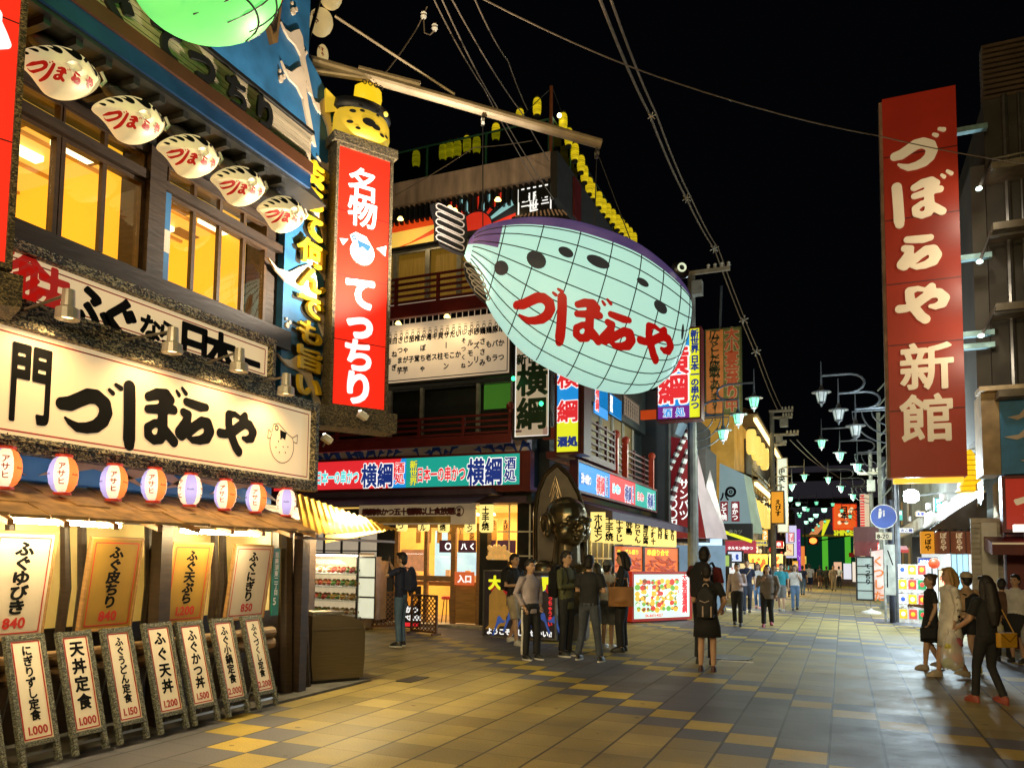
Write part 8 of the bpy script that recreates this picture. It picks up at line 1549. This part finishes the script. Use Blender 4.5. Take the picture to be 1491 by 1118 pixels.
for px, py, top_, f_, sh_, pa_, lab in ((1128, 874, 822, 5, CGR, CB_, 'person in grey top and black trousers far behind the stout person in grey'), (1169, 866, 823, 175, CK, JEANS, 'person in navy top seen from behind next to the white t-shirt'), (1152, 864, 822, 0, CB_, CBE, 'person in black top and beige trousers far behind the walkers'), (1222, 856, 824, 180, CW, CB_, 'person in white top far down the street near the poster stands')):
    person((px, py), top_, f_, lab, ('down', 'down'), 'walk', sh_, 'short', pa_, fine=False)
# the group at the right
p = person((1357, 974), 835, -80, 'person mostly hidden in dark dress and sandals, walking left of the white dress', ('bag', 'phone'), 'walk', CB_, 'short', None, skirt=(CB_, .5, .22), hair='bun', haircol=HAIRN, shoes=(.35, .3, .26))
c = carried(p, 'handbag', 'black handbag carried on the far side of the white dress', 'bag', (.27, -.12, .58)); organic('bag_body', lambda q: q.box(-.04, .04, -.13, .13, 0, .2), .012, c, CB_, 3); MB().tube([(0, -.09, .19), (0, 0, .32), (0, .09, .19)], .01, 6).build('handle', CB_, c)
STARW = cloth('cream_dress', (.8, .74, .66)); p = person((1385, 986), 826, -72, 'person with bobbed fair hair in a cream dress with black stars down the sleeve', ('down', 'down'), 'walk2', STARW, 'long', None, skirt=(STARW, .5, .215), hair='bob', haircol=HAIRD, shoes=(.62, .52, .38), wide=1.02, hem=.72)
q = MB()
for k in range(5):
    z = 1.36-k*.095; x = .252+.012*k-(0 if k else .012); q.add([(x, .012+(.036 if j % 2 == 0 else .016)*sin(j*pi/5)+.0, z+(.036 if j % 2 == 0 else .016)*cos(j*pi/5)) for j in range(10)]+[(x, .012, z)], [(10, j, (j+1) % 10) for j in range(10)])
q.build('star_print', INK, p)
p = person((1410, 978), 833, -150, 'person in beige cap and tan top looking at a phone, walking away', ('phoneup', 'phone'), 'walk', cloth('tan', (.42, .27, .15)), 'short', CB_, 'short', shoes=(.55, .5, .12), cap=(CBE, 'front'))
backpack(p, 'black bag on the back of the cap wearer', CB_, .26, .36)
c = carried(p, 'phone', 'lit phone held up by the cap wearer', 'phone', (.02, -.36, 1.46)); MB().box(-.035, .035, 0, .01, 0, .14).build('phone_case', BLACK, c); MB().box(-.03, .03, .011, .012, .008, .132).build('screen', lit('phone_screen', rgb(190, 215, 230), 1.2), c)
p = person((1462, 962), 842, 170, 'person in dark brown standing beyond the long black hair', ('down', 'down'), 'stand', CBR, 'long', CB_, wide=1.1)
p = person((1440, 1024), 838, -140, 'slim person with very long black hair, black trousers and red flat shoes', ('fwd', 'phone'), 'walk', CB_, 'short', CB_, hair='vlong', shoes=(.25, .05, .03), wleg=.9, wide=.92)
c = carried(p, 'shoulder_bag', 'mustard yellow flap bag at the hip of the long haired person', 'bag', (-.12, .2, .78)); YB = pm('mustard_leather', (.5, .27, .02), .45, 0, .12, 5); organic('bag_body', lambda q: q.box(-.15, .15, -.04, .04, 0, .2), .012, c, YB, 2); q = MB().tube([(-.14, -.048, .19), (0, -.05, .08), (.14, -.048, .19)], .006, 5).tube([(-.14, .048, .19), (0, .05, .08), (.14, .048, .19)], .006, 5); q.build('flap_edge', pm('dark_mustard', (.2, .1, .01), .5), c); MB().tube([(-.13, 0, .2), (-.05, -.1, .5), (.1, -.2, .62)], .008, 5).build('strap', YB, c)
def plastic(): 
    m = bpy.data.materials.new('clear_plastic_bag'); m.use_nodes = True; m.node_tree.nodes['Principled BSDF'].inputs['Alpha'].default_value = .45; m.node_tree.nodes['Principled BSDF'].inputs['Base Color'].default_value = (.8, .78, .76, 1); m.node_tree.nodes['Principled BSDF'].inputs['Roughness'].default_value = .25; return m
PLB = plastic()
def shopping(p_, loc, label, n):
    c = carried(p_, 'shopping_bag', label, 'bag', loc); MB().lathe([(0, 0), (.13, .01), (.17, .12), (.16, .28), (.1, .42), (.05, .52), (.06, .56)], 14, (0, 0, 0), 1, .8).build('plastic_skin', PLB, c, True)
    for k, cc in enumerate(((.2, .4, .08), (.6, .12, .08), (.62, .35, .25), (.55, .5, .1), (.3, .08, .1))[:n]): MB().ell((.07*cos(k*2.2), .06*sin(k*2.2), .1+.07*k), (.08, .07, .08), 10, 7).build('goods', pm('goods_%d' % k, (*cc, 1), .5, 0, .5, 12), c)
shopping(p, (.3, -.3, .42), 'clear plastic shopping bag full of colourful goods in the hand of the long haired person', 5)
p = person((1482, 964), 836, -35, 'person in white t-shirt and dark skirt at the right edge of the picture', ('bag', 'bag'), 'stand', CW, 'short', None, skirt=(CB_, .52, .21), hair='bun', shoes=(.05, .05, .05), wide=1.1)
c = carried(p, 'shoulder_bag', 'small red brown bag on a strap of the person at the right edge', 'bag', (-.27, -.06, .88)); RBR = pm('red_brown_leather', (.16, .03, .02), .45); organic('bag_body', lambda q: q.box(-.09, .09, -.04, .04, 0, .22), .012, c, RBR, 2); MB().tube([(-.05, 0, .21), (.12, -.02, .62), (.2, -.02, .66)], .008, 5).build('strap', RBR, c)
shopping(p, (-.32, -.16, .36), 'big clear shopping bag hanging left of the person at the right edge', 4); shopping(p, (.32, -.16, .36), 'big clear shopping bag hanging right of the person at the right edge', 5)
